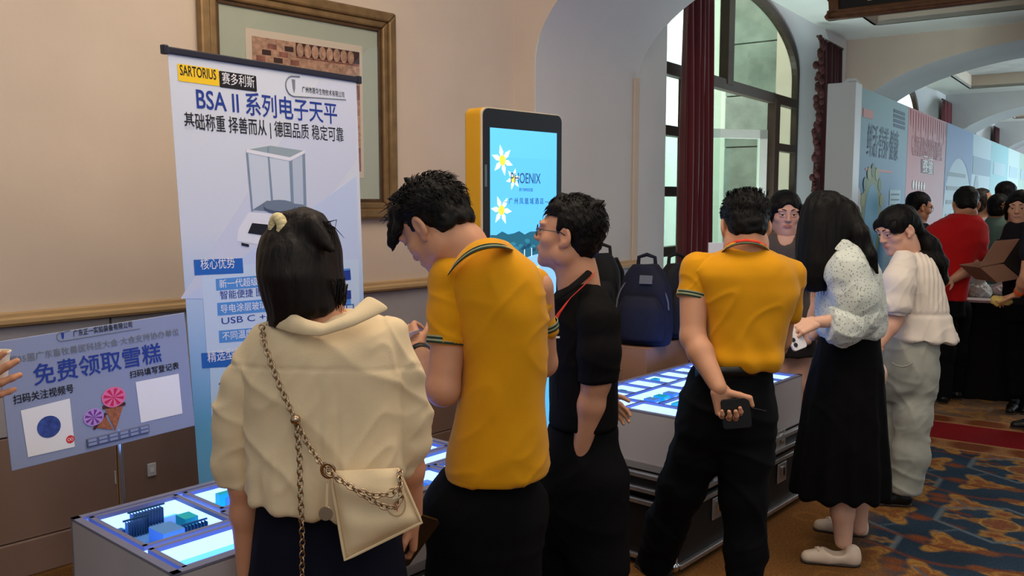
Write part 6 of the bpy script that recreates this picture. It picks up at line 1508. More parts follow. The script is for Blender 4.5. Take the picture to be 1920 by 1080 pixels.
# ---------------------------------------------------------------- man in the yellow polo at the second table
def man_yellow_back():
    Y = 3.12; f0 = J(1390, 900, Y)
    T = thing('person', 'man in yellow polo seen from behind, hand behind his back holding a dark case', 'person', (f0[0], f0[1], 0))
    C = J(1397, 424, Y + .04); R = head_R(-4, 24, 0); s = 1.0
    nb = J(1399, 476, Y + .0); nk = ([C + R @ A_([0, -.03, -.05]), nb, nb + A_([0, 0, -.08])], [.060, .062, .09])
    sd, q = head_sdf(C, R, s, False, nk, 1.1)
    bod = SDF(); bod.chain(*nk, .03); rows_loft(bod, [(485, 1350, 1450, .08), (520, 1315, 1480, .10), (690, 1345, 1440, .10)], Y)
    S = J(1302, 515, Y); E = J(1299, 632, Y - .06); W = J(1348, 728, Y - .20); arm(bod, S, E, W, (.054, .044, .041, .028))
    E2 = J(1462, 636, Y + .17); arm(bod, J(1478, 520, Y + .04), E2, J(1440, 680, Y + .36), (.05, .042, .038, .027))
    d = unit(J(1368, 786, Y - .205) - W)
    hL = hand_sdf(W, d, (.12, -1, .1), (.9, -.2, .35), .98, ((62, 62, 30), (62, 62, 30), (64, 62, 30), (66, 62, 30)), .05, thumb=((.90, -.42, -.12), (.95, -.25, -.22), (.35, -.12, -.93)))
    hR = hand_sdf(J(1440, 680, Y + .36), (-.5, .8, -.1), (0, 0, -1), (-.8, -.5, 0), .95, ((25, 30, 20),) * 4)
    body_mesh(T, [(bod, .006), (sd, .0045), (hL, .0025), (hR, .004)], MID, (C, R, s))
    h = hair_cap(q, R, s, 1.04, .055, .012, -.066, 1.03)
    sdf_obj(h, 'hair', 'hair_black', T, .005, 1, lambda P: .003 * vnoise(P * 45, 7) + .002 * vnoise(P * 100, 5))
    rr = random.Random(8); cs = []
    for k in range(150):
        x, y = rr.uniform(-.07, .07), rr.uniform(-.105, .07); z = .124 - 3.6 * x * x - 4.2 * max(0, abs(y + .012) - .02) ** 2
        cs.append([q(x, y, z - .012), q(x * 1.03, y - .006, z + .001), q(x * 1.08 + rr.uniform(-.006, .006), y - .016, z - rr.uniform(.0, .008))])
    strands(T, 'hair_strands', 'hair_black', cs, .0020)
    scalp_strands(T, q, s, n=800, seed=7, vol=1.04, nape=-.066)
    P_ = SDF(); rows_loft(P_, [(466, 1365, 1432, .06), (478, 1338, 1458, .085), (492, 1312, 1478, .11), (512, 1298, 1490, .125), (550, 1306, 1494, .13), (590, 1316, 1480, .13), (640, 1320, 1467, .13), (675, 1324, 1460, .132), (690, 1332, 1454, .13), (699, 1342, 1444, .118)], Y, .02, 2.5); P_.plane(J(1390, 697, Y - .13), (0, 0, -1), .012)
    S0, cf = J(1308, 505, Y), J(1297, 560, Y - .02); P_.chain([J(1330, 500, Y), S0], [rp(24, Y), rp(29, Y)], .04)
    R0, rc = J(1480, 515, Y + .02), J(1487, 592, Y + .05); P_.chain([J(1462, 505, Y), R0, rc], [rp(24, Y), rp(25, Y), rp(17, Y)], .03)
    z0 = J(1390, 690, Y)[2]
    def ext(P):
        d = .012 * np.exp(-((P[:, 2] - z0 - .045) / .03) ** 2) + .006 * np.clip(1 - (P[:, 2] - z0) / .16, 0, 1) * np.sin(P[:, 0] * 70 + P[:, 2] * 20)
        return d
    sdf_obj(P_, 'polo_shirt', 'polo_yellow', T, .006, 2, folds(.007, 5, 3, 41, ext))
    sl = SDF(); sl.chain([J(1326, 498, Y), S0, cf], [rp(23, Y), rp(29, Y), rp(27.5, Y)], .03); sl.plane(cf, cf - S0); sdf_obj(sl, 'sleeve', 'polo_yellow', T, .005, 2, folds(.0035, 8, 6, 42)); cuffs(T, S0, cf, rp(27.5, Y))
    polo_collar(T, [(1358, 470, Y + .02), (1362, 460, Y - .04), (1380, 450, Y - .07), (1400, 447, Y - .078), (1420, 450, Y - .07), (1437, 459, Y - .03), (1440, 470, Y + .02)], [(1350, 478, Y + .02), (1355, 470, Y - .05), (1377, 460, Y - .09), (1400, 457, Y - .097), (1424, 460, Y - .09), (1444, 470, Y - .04), (1448, 480, Y + .02)], 'polo_yellow')
    ribbon('lanyard', 'lanyard_red', T, [J(1360, 466, Y + .02), J(1366, 459, Y - .05), J(1382, 453, Y - .086), J(1400, 451, Y - .092), J(1420, 454, Y - .086), J(1436, 461, Y - .05), J(1442, 470, Y + .02)], (0, .3, 1), .012)
    K = SDF(); rows_loft(K, [(680, 1318, 1446, .115), (694, 1300, 1446, .12), (730, 1286, 1447, .13), (770, 1277, 1449, .135), (810, 1272, 1448, .12), (845, 1290, 1440, .06)], Y, .03, 2.4)
    pchain(K, [(1322, 770, Y + .02, 46), (1306, 850, Y + .05, 44), (1280, 910, Y + .10, 41), (1252, 980, Y + .20, 36), (1230, 1048, Y + .27, 33)], .04)
    pchain(K, [(1402, 775, Y - .01, 46), (1395, 850, Y - .02, 46), (1396, 930, Y - .02, 41), (1398, 1030, Y - .03, 36), (1398, 1170, Y - .05, 33)], .04)
    zc = J(1352, 835, Y)[2]
    sdf_obj(K, 'trousers', 'trouser_black', T, .008, 1, folds(.008, 6, 3.5, 44))
    b = MB(); pts = [J(x, 697, Y - (.135 - .09 * abs((x - 1372) / 75) ** 3)) for x in range(1304, 1446, 10)]; ribbon('belt', 'shoe_black', T, pts, (0, 0, 1), .034, .004)
    ribbon('pocket_seam', mat('seam_grey', (40, 42, 46), .8), T, [J(1410, 765, Y - .14), J(1437, 771, Y - .13)], (0, 0, 1), .004, .002)
    fp = onz(1230, 1078, 0); 
    shoe(T, (fp.x + .03, fp.y - .10, 0), (fp.x - .06, fp.y + .12, 0)); a = J(1398, 1170, Y - .05); shoe(T, (a[0], a[1] - .06, 0), (a[0] - .02, a[1] + .20, 0))
    return Y
Y4 = man_yellow_back()
slab_thing('phone_case', 'dark wallet case held behind the back of the man in yellow', 'phone', J(1380, 775, Y4 - .228), (.98, -.1, .12), (-.14, .1, .97), .094, .100, .016, 'shoe_black', None, .01)

# ---------------------------------------------------------------- long haired woman in the dotted blouse
def woman_long_hair():
    Y = 3.74; f0 = J(1590, 1040, Y)
    T = thing('person', 'woman with long straight black hair, dotted pale blouse and long black skirt', 'person', (f0[0], f0[1], 0))
    C = J(1548, 416, Y); R = head_R(88, 28, 0); s = .97
    nb = J(1590, 480, Y); nk = ([C + R @ A_([0, -.03, -.05]), nb, nb + A_([0, 0, -.07])], [.05, .052, .07])
    sd, q = head_sdf(C, R, s, True, nk)
    bod = SDF(); bod.chain(*nk, .03); rows_loft(bod, [(490, 1570, 1620, .10), (560, 1555, 1640, .11), (640, 1550, 1635, .11), (760, 1550, 1640, .12), (840, 1555, 1640, .12)], Y)
    S = J(1596, 500, Y - .10); E = J(1612, 598, Y - .12); W = J(1530, 604, Y - .17); arm(bod, S, E, W, (.043, .036, .034, .023))
    dL = unit(J(1500, 614, Y - .18) - W)
    hL = hand_sdf(W, dL, (-.35, .5, -.75), (-.4, .6, .3), .92, ((28, 40, 22), (30, 42, 22), (32, 44, 22), (34, 46, 24)), .05)
    E2 = J(1590, 600, Y + .16); arm(bod, J(1590, 500, Y + .12), E2, J(1525, 630, Y + .10), (.042, .036, .032, .022))
    for px, py, dy in ((1582, 955, -.06), (1610, 955, .10)):
        a = J(px, 900, Y + dy); L = onz(px + 3, 1045 if dy < 0 else 1000, .06)
        bod.chain([A_([a[0], Y + dy, .55]), A_([a[0] - .005, Y + dy, .36]), A_([a[0], Y + dy, .22]), A_([a[0] + .008, Y + dy, .09])], [.058, .055, .048, .036], .02); bod.cone(A_([a[0], Y + dy * .5, .80]), A_([a[0], Y + dy, .55]), .08, .058, .03)
    tone = (222, 176, 152)
    body_mesh(T, [(bod, .006), (sd, .005), (hL, .003)], tone, (C, R, s)); face_parts(T, q, s)
    for (tx, ty), (hx, hy) in (((1499, 1052), (1612, 1060)), ((1523, 992), (1626, 1005))):
        t_, h_ = onz(tx, ty, 0), onz(hx, hy, 0); o = shoe(T, (h_.x, h_.y, 0), (t_.x, t_.y, 0), m='shoe_cream', low=True)
        d = (t_ - h_).normalized(); c = h_ + d * ((t_ - h_).length * .70) + Z * .058
        b = MB(); b.tube([c + d * .004 + V(0, .02, .0), c + V(0, 0, .006), c + d * .004 + V(0, -.02, 0)], .005, 6); b.ball(c + V(0, 0, .006), .008, 5); b.build('bow', 'shoe_cream', o, smooth=True)
    # hair
    h = SDF(); rows_loft(h, [(358, 1528, 1562, .05), (366, 1518, 1580, .075), (384, 1507, 1596, .095), (420, 1497, 1612, .105), (455, 1493, 1608, .11, .0), (490, 1493, 1580, .10, -.01), (520, 1496, 1558, .08, -.02), (545, 1502, 1550, .05, -.03)], Y, .02, 2.2)
    h.chain([J(1585, 400, Y - .04), J(1612, 440, Y - .10), J(1632, 480, Y - .135), J(1646, 512, Y - .145)], [rp(24, Y), rp(17, Y), rp(11, Y), rp(3, Y)], .02)
    h.chain([J(1572, 400, Y + .02), J(1600, 450, Y + .05), J(1618, 520, Y + .12)], [rp(30, Y), rp(22, Y), rp(10, Y)], .02)
    sdf_obj(h, 'hair', 'hair_black', T, .006, 2, lambda P: .004 * vnoise(P * A_([80, 80, 4]), 2) + .003 * vnoise(P * A_([30, 30, 3]), 4))
    rr = random.Random(14); cs = []
    for k in range(150):
        x = rr.uniform(1495, 1556); yb = Y - .10 + rr.uniform(-.02, .05); y1 = rr.uniform(525, 560) - max(0, x - 1530) * .4
        cs.append([J(x + rr.uniform(-2, 6), 470, Y), J(x + rr.uniform(-3, 3), 510, yb + .04), J(x + rr.uniform(-6, 6), y1, yb + .02)])
    strands(T, 'hair_strands', 'hair_black', cs, .0024)
    # blouse
    B = SDF(); rows_loft(B, [(448, 1580, 1612, .055), (460, 1566, 1624, .08), (480, 1552, 1636, .105), (510, 1542, 1646, .12), (550, 1536, 1653, .125), (590, 1532, 1656, .125), (618, 1534, 1655, .125), (640, 1548, 1646, .11)], Y, .02, 2.4); B.plane(J(1600, 640, Y - .1), (.1, 0, -1), .01)
    B.chain([J(1592, 478, Y - .08), J(1588, 510, Y - .12), J(1604, 560, Y - .14), J(1612, 592, Y - .14)], [rp(24, Y), rp(34, Y), rp(37, Y), rp(34, Y)], .03)
    sdf_obj(B, 'blouse', 'cotton_dotted', T, .006, 2, folds(.008, 7, 4, 51))
    sl = SDF(); c0, c1, c2 = J(1612, 596, Y - .135), J(1580, 612, Y - .155), J(1556, 606, Y - .165); sl.chain([c0, c1, c2], [rp(35, Y), rp(33, Y), rp(28, Y)], .03); sl.cone(c1, J(1577, 640, Y - .155), rp(22, Y), rp(5, Y), .03); sl.plane(c2, (-1, 0, .12)); sdf_obj(sl, 'sleeve', 'cotton_dotted', T, .005, 2, folds(.006, 9, 8, 52))
    b = MB(); b.strip([[J(*p) for p in r] for r in ([(1572, 452, Y - .09), (1584, 446, Y - .11), (1598, 452, Y - .12), (1606, 470, Y - .12)], [(1560, 468, Y - .10), (1572, 472, Y - .125), (1588, 480, Y - .14), (1602, 492, Y - .14)])]); o = b.build('collar', 'cotton_dotted', T, smooth=True, ang=180); md = o.modifiers.new('t', 'SOLIDIFY'); md.thickness = .006; o.modifiers.new('s', 'SUBSURF').levels = 1
    # skirt
    K = SDF(); rows_loft(K, [(622, 1546, 1644, .12), (650, 1536, 1646, .13), (700, 1521, 1651, .15), (760, 1508, 1655, .165), (820, 1500, 1658, .175), (880, 1491, 1661, .185), (925, 1486, 1662, .19), (965, 1482, 1664, .19)], Y, .02, 2.3)
    K.plane(J(1575, 949, Y - .18), (.02, -.03, -1), .006)
    zk = J(1570, 640, Y)[2]
    sdf_obj(K, 'skirt', 'skirt_black', T, .008, 2, lambda P: folds(.005, 5, 1.4, 53)(P) + .012 * np.clip((zk - P[:, 2]) / .7, 0, 1) * np.sin(np.arctan2(P[:, 1] - Y, P[:, 0] - f0[0]) * 13 + 1.5 * vnoise(P * 3, 2)))
    return Y
Y5 = woman_long_hair()
T_, fr_ = slab_thing('smartphone', 'white smartphone held by the long haired woman', 'phone', J(1487, 624, Y5 - .19), (.75, .35, .2), (.3, -.3, -.9), .072, .145, .009, mat('phone_white', (226, 226, 232), .25), None, .012)
for k in range(2):
    b = MB(); b.lathe(fr_.p(.018, .100 + .022 * k, -.0045), [(0, -.003), (.009, -.003), (.009, 0), (0, 0)], 14, fr_.n); b.build('camera_lens', 'black_gloss', T_)
# ---------------------------------------------------------------- woman in the white blouse and pale jeans
def woman_white():
    Y = 4.42; f0 = J(1700, 930, Y)
    T = thing('person', 'woman with a low ponytail, white puff-sleeved blouse and pale jeans looking down left', 'person', (f0[0], f0[1], 0))
    C = J(1684, 430, Y); R = head_R(104, 20, 0); s = 1.0
    nb = J(1708, 482, Y + .02); nk = ([C + R @ A_([0, -.03, -.05]), J(1702, 466, Y + .01), nb + A_([0, 0, -.06])], [.050, .050, .07])
    sd, q = head_sdf(C, R, s, True, nk)
    bod = SDF(); bod.chain(*nk, .03); rows_loft(bod, [(482, 1690, 1732, .09), (510, 1682, 1744, .10), (630, 1685, 1755, .10)], Y)
    S = J(1688, 505, Y - .10); E = J(1677, 598, Y - .12); W = J(1648, 648, Y - .16); arm(bod, S, E, W, (.046, .040, .037, .024))
    hL = hand_sdf(W, (-.55, -.2, -.6), (-.3, .6, -.6), (-.6, .3, .5), .9, ((20, 30, 20),) * 4)
    tone = (220, 170, 146)
    body_mesh(T, [(bod, .006), (sd, .0035), (hL, .0045)], tone, (C, R, s)); face_parts(T, q, s)
    h = SDF(); h.ell(q(0, -.010, .040), A_((.084, .106, .085)) * s, R, .0); h.ell(q(0, -.075, -.01), A_((.06, .05, .06)) * s, R, .03)
    h.ell(q(0, .112, -.045), A_((.064, .066, .098)) * s, R, .008, 's')
    for x in (-1, 1):
        h.ell(q(x * .09, .012, -.028), A_((.034, .036, .040)) * s, R, .008, 's'); h.ell(q(x * .066, .055, .035), A_((.018, .035, .035)) * s, R, .02)
    pony = [q(0, -.105, -.035), J(1742, 462, Y + .03), J(1757, 495, Y + .01), J(1766, 525, Y + .0), J(1766, 538, Y)]
    h.chain(pony, [.030, rp(19, Y), rp(19, Y), rp(12, Y), rp(4, Y)], .02)
    sdf_obj(h, 'hair', 'hair_black', T, .006, 2, lambda P: .003 * vnoise(P * 42, 7) + .002 * vnoise(P * A_([90, 90, 12]), 5))
    b = MB(); p0 = q(0, -.115, -.045); b.lathe(p0, [(.026, -.008), (.034, 0), (.026, .008)], 14, unit(pony[1] - pony[0])); b.build('hair_tie', 'black_plastic', T, smooth=True)
    rr = random.Random(3); cs = [[J(1738 + rr.uniform(-14, 14), 470, Y - .04), J(1756 + rr.uniform(-16, 16), 500, Y - .06), J(1766 + rr.uniform(-8, 7), 530 + rr.uniform(-12, 12), Y - .02)] for k in range(50)]
    strands(T, 'hair_strands', 'hair_black', cs, .0024)
    B = SDF(); rows_loft(B, [(474, 1692, 1726, .055), (480, 1684, 1736, .09), (492, 1676, 1746, .115), (520, 1672, 1757, .13), (555, 1676, 1766, .13), (580, 1676, 1772, .135), (610, 1672, 1780, .15), (640, 1666, 1788, .165), (652, 1664, 1790, .165)], Y, .02, 2.4); B.plane(J(1725, 642, Y - .16), (-.06, 0, -1), .005)
    z0 = J(1720, 585, Y)[2]
    def ext(P): return (.010 * np.clip((z0 - P[:, 2]) / .12, 0, 1) * np.sin(P[:, 0] * 60 + P[:, 1] * 30) + .003 * np.clip((P[:, 2] - z0) / .05, 0, 1) * np.sin(P[:, 0] * 260) - .006 * np.exp(-((P[:, 2] - z0) / .012) ** 2))
    sdf_obj(B, 'blouse', 'cotton_white', T, .006, 2, folds(.006, 6, 3, 61, ext))
    sl = SDF(); c0, c1, c2 = J(1694, 492, Y - .07), J(1685, 530, Y - .12), J(1680, 572, Y - .13); sl.chain([c0, c1, c2, J(1677, 584, Y - .13)], [rp(22, Y), rp(27, Y), rp(26, Y), rp(20, Y)], .03); sl.plane(J(1677, 584, Y - .13), (-.1, 0, -1)); sdf_obj(sl, 'sleeve', 'cotton_white', T, .006, 2, folds(.006, 9, 5, 62))
    c = SDF(); c.cone(J(1679, 574, Y - .13), J(1675, 592, Y - .13), rp(20.5, Y), rp(21, Y), 0); c.plane(J(1676, 590, Y - .13), (-.15, 0, -1)); c.plane(J(1679, 577, Y - .13), (.15, 0, 1)); sdf_obj(c, 'cuff', 'cotton_white', T, .005, 1)
    K = SDF(); rows_loft(K, [(615, 1668, 1752, .11), (650, 1658, 1752, .13), (690, 1654, 1750, .14), (725, 1656, 1746, .12), (750, 1664, 1738, .06)], Y, .03, 2.4)
    pchain(K, [(1678, 700, Y + .06, 27), (1674, 790, Y + .08, 22), (1672, 860, Y + .08, 18), (1672, 905, Y + .08, 17)], .03)
    pchain(K, [(1722, 700, Y - .03, 30), (1714, 780, Y - .05, 31), (1706, 850, Y - .06, 29), (1695, 926, Y - .06, 27)], .04); 
    K.plane(J(1695, 921, Y - .06), (.05, 0, -1), .004)
    sdf_obj(K, 'jeans', 'denim_pale', T, .007, 2, folds(.008, 6, 4.5, 64))
    ribbon('back_pocket', 'denim_pale', T, [J(x, 680 + 8 * math.sin((x - 1672) / 40 * PI), Y - .152) for x in (1672, 1682, 1692, 1702, 1712)], (0, 0, 1), .008, .004)
    for px, dy in ((1690, -.06), (1678, .10)):
        p = J(px, 930, Y + dy); shoe(T, (p[0] + .06, p[1] + .02, 0), (p[0] - .06 + (.0 if dy < 0 else 0) + .16 - .12, p[1] + .02 - .0, 0) if 0 else (p[0] - .16, p[1] + .06, 0))
woman_white()
# ---------------------------------------------------------------- woman in the v-neck top behind the second table
def woman_vneck():
    Y = 5.15; f0 = J(1474, 700, Y)
    T = thing('person', 'dark-haired woman in a grey-brown v-neck top facing the camera behind the far light table', 'person', (f0[0], f0[1], 0))
    C = J(1472, 398, Y); R = head_R(174, 10, 0); s = 1.06
    nb = J(1474, 450, Y); nk = ([C + R @ A_([0, -.03, -.05]), J(1473, 436, Y), nb + A_([0, 0, -.06])], [.050, .052, .08])
    sd, q = head_sdf(C, R, s, True, nk)
    bod = SDF(); bod.chain(*nk, .03); rows_loft(bod, [(442, 1452, 1496, .07), (452, 1440, 1506, .09), (480, 1438, 1508, .105), (640, 1445, 1510, .10)], Y)
    for x, sg in ((1438, -1), (1512, 1)):
        arm(bod, J(x, 462, Y), J(x + sg * 7, 560, Y - .02), J(x + sg * 2, 640, Y - .14), (.045, .038, .036, .024))
    for px in (1462, 1496): a = J(px, 650, Y); bod.chain([a, A_([a[0], Y - .02, .48]), A_([a[0], Y, .08])], [.085, .06, .036], .02); shoe(T, (a[0], Y + .05, 0), (a[0] - .01, Y - .18, 0))
    body_mesh(T, [(bod, .0075), (sd, .004)], (206, 160, 142), (C, R, s)); face_parts(T, q, s)
    h = SDF(); h.ell(q(0, -.010, .040), A_((.085, .106, .084)) * s, R, .0); h.ell(q(0, -.05, -.03), A_((.070, .05, .07)) * s, R, .02); h.ell(q(0, .112, -.038), A_((.056, .064, .108)) * s, R, .008, 's')
    for x in (-1, 1): h.chain([q(x * .066, .045, .04), q(x * .079, .025, -.01), q(x * .078, .0, -.06)], [.018, .016, .012], .015)
    sdf_obj(h, 'hair', 'hair_black', T, .006, 2, lambda P: .002 * vnoise(P * 60, 7))
    B = SDF(); rows_loft(B, [(438, 1448, 1500, .06), (446, 1434, 1512, .09), (462, 1428, 1520, .115), (500, 1430, 1518, .12), (560, 1434, 1516, .115), (620, 1432, 1522, .12), (640, 1430, 1524, .12)], Y, .02, 2.4)
    for x, sg in ((1436, -1), (1513, 1)): B.chain([J(x, 456, Y), J(x + sg * 4, 500, Y)], [rp(15, Y), rp(16, Y)], .03)
    B.cone(J(1474, 432, Y - .17), J(1474, 468, Y - .14), .075, .006, .004, 's'); B.cone(J(1474, 430, Y - .03), J(1474, 446, Y - .10), .06, .05, .004, 's')
    sdf_obj(B, 'top', 'top_brown', T, .0075, 2, folds(.006, 6, 3, 71))
    K = SDF(); rows_loft(K, [(610, 1432, 1524, .125), (650, 1432, 1528, .14), (664, 1434, 1530, .145)], Y, .02, 2.4); sdf_obj(K, 'skirt', 'dress_dark', T, .009, 2, folds(.005, 6, 3, 72))
    b = MB(); b.ball(J(1503, 434, Y - .08), .018, 6); b.build('earring', 'white_print', T, smooth=True)
woman_vneck()

# ---------------------------------------------------------------- visitors at the far booth
def visitor(label, head, Y, yaw, pitch, s, tone, rows, shirt, arms=(), sleeves=(), hair='cap', hairm='hair_black', glasses=None, fem=False, legs=None, bald=False, vox=.0085, nbp=None, smile=False):
    f0 = J(head[0], 700, Y); T = thing('person', label, 'person', (f0[0], f0[1], 0))
    C = J(head[0], head[1], Y); R = head_R(yaw, pitch, 0)
    nb = J(*(nbp or (rows[0][1] * .5 + rows[0][2] * .5, rows[0][0] + 4, Y))); nk = ([C + R @ A_([0, -.03, -.05]), nb, nb + A_([0, 0, -.07])], [.058, .060, .085])
    sd, q = head_sdf(C, R, s, fem, nk)
    if smile: sd.ell(q(0, .104, -.060), A_((.022, .014, .009)) * s, R, .004, 's')
    bod = SDF(); bod.chain(*nk, .03)
    rows_loft(bod, [(r[0] + 6, r[1] + (r[2] - r[1]) * .15, r[2] - (r[2] - r[1]) * .15, .08) for r in rows], Y)
    parts = [(bod, vox), (sd, .0055)]
    for S, E, W, hd in arms:
        S, E, W = J(*S), J(*E), J(*W); arm(bod, S, E, W, (.052, .044, .041, .027)); d = unit(J(*hd) - W) if hd is not None else unit(W - E)
        parts.append((hand_sdf(W, d, (0, -.3, -1), (0, -1, .3), .95, ((22, 32, 20),) * 4), .006))
    body_mesh(T, parts, tone, (C, R, s)); face_parts(T, q, s, glasses=glasses)
    if smile: b = MB(); b.par(q(-.016, .099, -.0575), Vector(R @ A_([.032, 0, 0])), Vector(R @ A_([0, 0, .006])), Vector(R @ A_([0, -.004, 0]))); b.build('teeth', 'eye_white', T)
    if hair == 'cap': h = hair_cap(q, R, s, 1.04, .088 if bald else .056, -.02 if bald else .012, -.07)
    else:
        h = SDF(); h.ell(q(0, -.01, .040), A_((.086, .106, .086)) * s, R, .0); h.ell(q(0, -.055, -.03), A_((.078, .055, .085)) * s, R, .02); h.ell(q(0, .105, -.045), A_((.060, .062, .105)) * s, R, .012, 's')
        for x in (-1, 1): h.chain([q(x * .068, .045, .04), q(x * .083, .03, -.02), q(x * .080, .01, -.09)], [.02, .018, .012], .015)
    sdf_obj(h, 'hair', hairm, T, .0075, 2, lambda P: .003 * vnoise(P * 50, 7))
    B = SDF(); rows_loft(B, rows, Y, .02, 2.4)
    for ch in sleeves: pchain(B, ch, .03)
    if sleeves: 
        pass
    sdf_obj(B, 'shirt', shirt, T, vox, 2, folds(.007, 5, 3, int(head[0]) % 97))
    if legs:
        K = SDF()
        for r in legs: pchain(K, r, .04)
        rb = rows[-1]; rows_loft(K, [(rb[0] - 12, rb[1] + 2, rb[2] - 2, .12), (rb[0] + 30, rb[1] + 1, rb[2] - 1, .13)], Y, .03)
        sdf_obj(K, 'trousers', 'trouser_black', T, vox, 1, folds(.006, 6, 3, 3))
        for r in legs: p = J(*r[-1][:3]); u = unit(A_([math.sin(math.radians(-yaw)), math.cos(math.radians(-yaw)), 0])); g = A_([p[0], p[1], 0]); shoe(T, g - u * .06, g + u * .19)
    return T, q, R, C
Y8 = 6.72
T8, *_ = visitor('man in a bright red polo leaning over the black-clothed table, hand behind his back', (1811, 384), Y8, -20, 30, 1.08, MID,
    [(402, 1786, 1830, .07), (412, 1764, 1838, .10), (428, 1744, 1846, .13), (455, 1736, 1846, .14), (490, 1750, 1826, .13), (530, 1762, 1812, .125), (562, 1764, 1806, .125)], 'polo_red',
    [((1834, 435, Y8), (1820, 502, Y8 - .08), (1784, 526, Y8 - .22), (1766, 538, Y8 - .24)), ((1748, 440, Y8 + .05), (1742, 505, Y8 + .2), (1752, 530, Y8 + .4), None)],
    [[(1832, 432, Y8, 16), (1831, 476, Y8 - .04, 16.5)], [(1750, 436, Y8 + .03, 15), (1744, 470, Y8 + .08, 14)]],
    legs=[[(1774, 580, Y8, 22), (1770, 660, Y8, 18), (1768, 738, Y8 - .02, 15)], [(1796, 580, Y8 + .1, 22), (1794, 660, Y8 + .1, 18), (1794, 728, Y8 + .12, 14)]])
visitor('man with black hair and dark-rimmed glasses in profile beside the pink booth panel', (1723, 388), 8.2, -88, 12, 1.12, TAN,
    [(418, 1702, 1736, .07), (428, 1690, 1748, .10), (450, 1684, 1756, .13), (520, 1690, 1754, .13), (570, 1690, 1752, .13)], 'shirt_dark', glasses='glasses_black',
    legs=[[(1708, 585, 8.2, 18), (1706, 650, 8.2, 15), (1706, 712, 8.2, 13)], [(1734, 585, 8.3, 18), (1736, 650, 8.3, 15), (1736, 710, 8.3, 13)]])
visitor('laughing man with high forehead, glasses and pale open collar beyond the red polo man', (1841, 381), 8.2, -72, -6, 1.12, (206, 150, 118),
    [(408, 1822, 1852, .07), (416, 1812, 1862, .10), (440, 1806, 1866, .13), (500, 1810, 1862, .13), (560, 1810, 1862, .13)], 'shirt_pale', hairm='hair_grey', glasses='glasses_black', bald=True, smile=True,
    legs=[[(1822, 580, 8.2, 16), (1822, 640, 8.2, 14), (1822, 688, 8.2, 12)], [(1848, 580, 8.2, 16), (1848, 640, 8.2, 14), (1848, 688, 8.2, 12)]])
visitor('man in grey-green shirt seen from behind, hand lifted to his face', (1872, 392), 7.9, -42, 8, 1.08, TAN,
    [(405, 1858, 1886, .07), (412, 1850, 1896, .10), (430, 1846, 1904, .13), (470, 1848, 1902, .13), (530, 1852, 1898, .13), (560, 1852, 1898, .13)], 'shirt_green',
    [((1898, 430, 7.9), (1902, 442, 7.75), (1893, 406, 7.72), (1890, 396, 7.72))], [[(1896, 424, 7.9, 12), (1902, 442, 7.78, 11), (1898, 425, 7.74, 9)]],
    legs=[[(1864, 580, 7.9, 16), (1864, 640, 7.9, 14), (1864, 695, 7.9, 12)], [(1888, 580, 7.9, 16), (1888, 640, 7.9, 14), (1888, 695, 7.9, 12)]])
visitor('black-haired man furthest back at the booth, only his head showing above the others', (1887, 366), 9.2, -60, 5, 1.15, TAN,
    [(392, 1872, 1900, .07), (400, 1864, 1908, .11), (430, 1862, 1910, .13), (540, 1864, 1908, .13)], 'shirt_dark',
    legs=[[(1876, 550, 9.2, 15), (1876, 650, 9.2, 11)], [(1896, 550, 9.2, 15), (1896, 650, 9.2, 11)]])
visitor('smiling dark-haired woman in a dark jacket at the right edge facing the booth table', (1912, 388), 6.45, 140, 8, 1.0, FAIR,
    [(415, 1898, 1934, .07), (424, 1888, 1946, .10), (450, 1882, 1952, .13), (520, 1886, 1948, .13), (570, 1886, 1948, .13)], 'shirt_dark', hair='long', fem=True, smile=True,
    legs=[[(1904, 590, 6.45, 18), (1904, 670, 6.45, 15), (1904, 735, 6.45, 13)], [(1930, 590, 6.45, 18), (1930, 670, 6.45, 15), (1930, 735, 6.45, 13)]])
Yr = 5.9
Tr, *_ = visitor('person in dark clothes at the right edge wearing an orange wristband', (1960, 372), Yr, 80, 30, 1.0, (206, 150, 118),
    [(405, 1940, 1985, .07), (418, 1926, 2000, .11), (450, 1926, 2010, .14), (540, 1930, 2000, .14), (600, 1930, 2000, .14)], 'shirt_dark',
    [((1938, 440, Yr - .05), (1926, 520, Yr - .1), (1908, 552, Yr + .02), (1890, 558, Yr + .08)), ((1950, 440, Yr + .1), (1930, 490, Yr + .3), (1906, 512, Yr + .45), (1894, 500, Yr + .5))],
    [[(1936, 440, Yr - .04, 18), (1930, 475, Yr - .08, 17)]],
    legs=[[(1950, 620, Yr, 22), (1950, 700, Yr, 18), (1950, 790, Yr, 15)], [(1985, 620, Yr, 22), (1985, 700, Yr, 18), (1985, 790, Yr, 15)]])
a, b_ = J(1926, 520, Yr - .1), J(1908, 552, Yr + .02); ax = unit(b_ - a); bb = MB(); bb.lathe(b_ - ax * .035, [(.030, -.016), (.034, -.012), (.034, .012), (.030, .016)], 16, ax); bb.build('wristband', mat('wristband_orange', (240, 96, 30), .5), Tr, smooth=True)

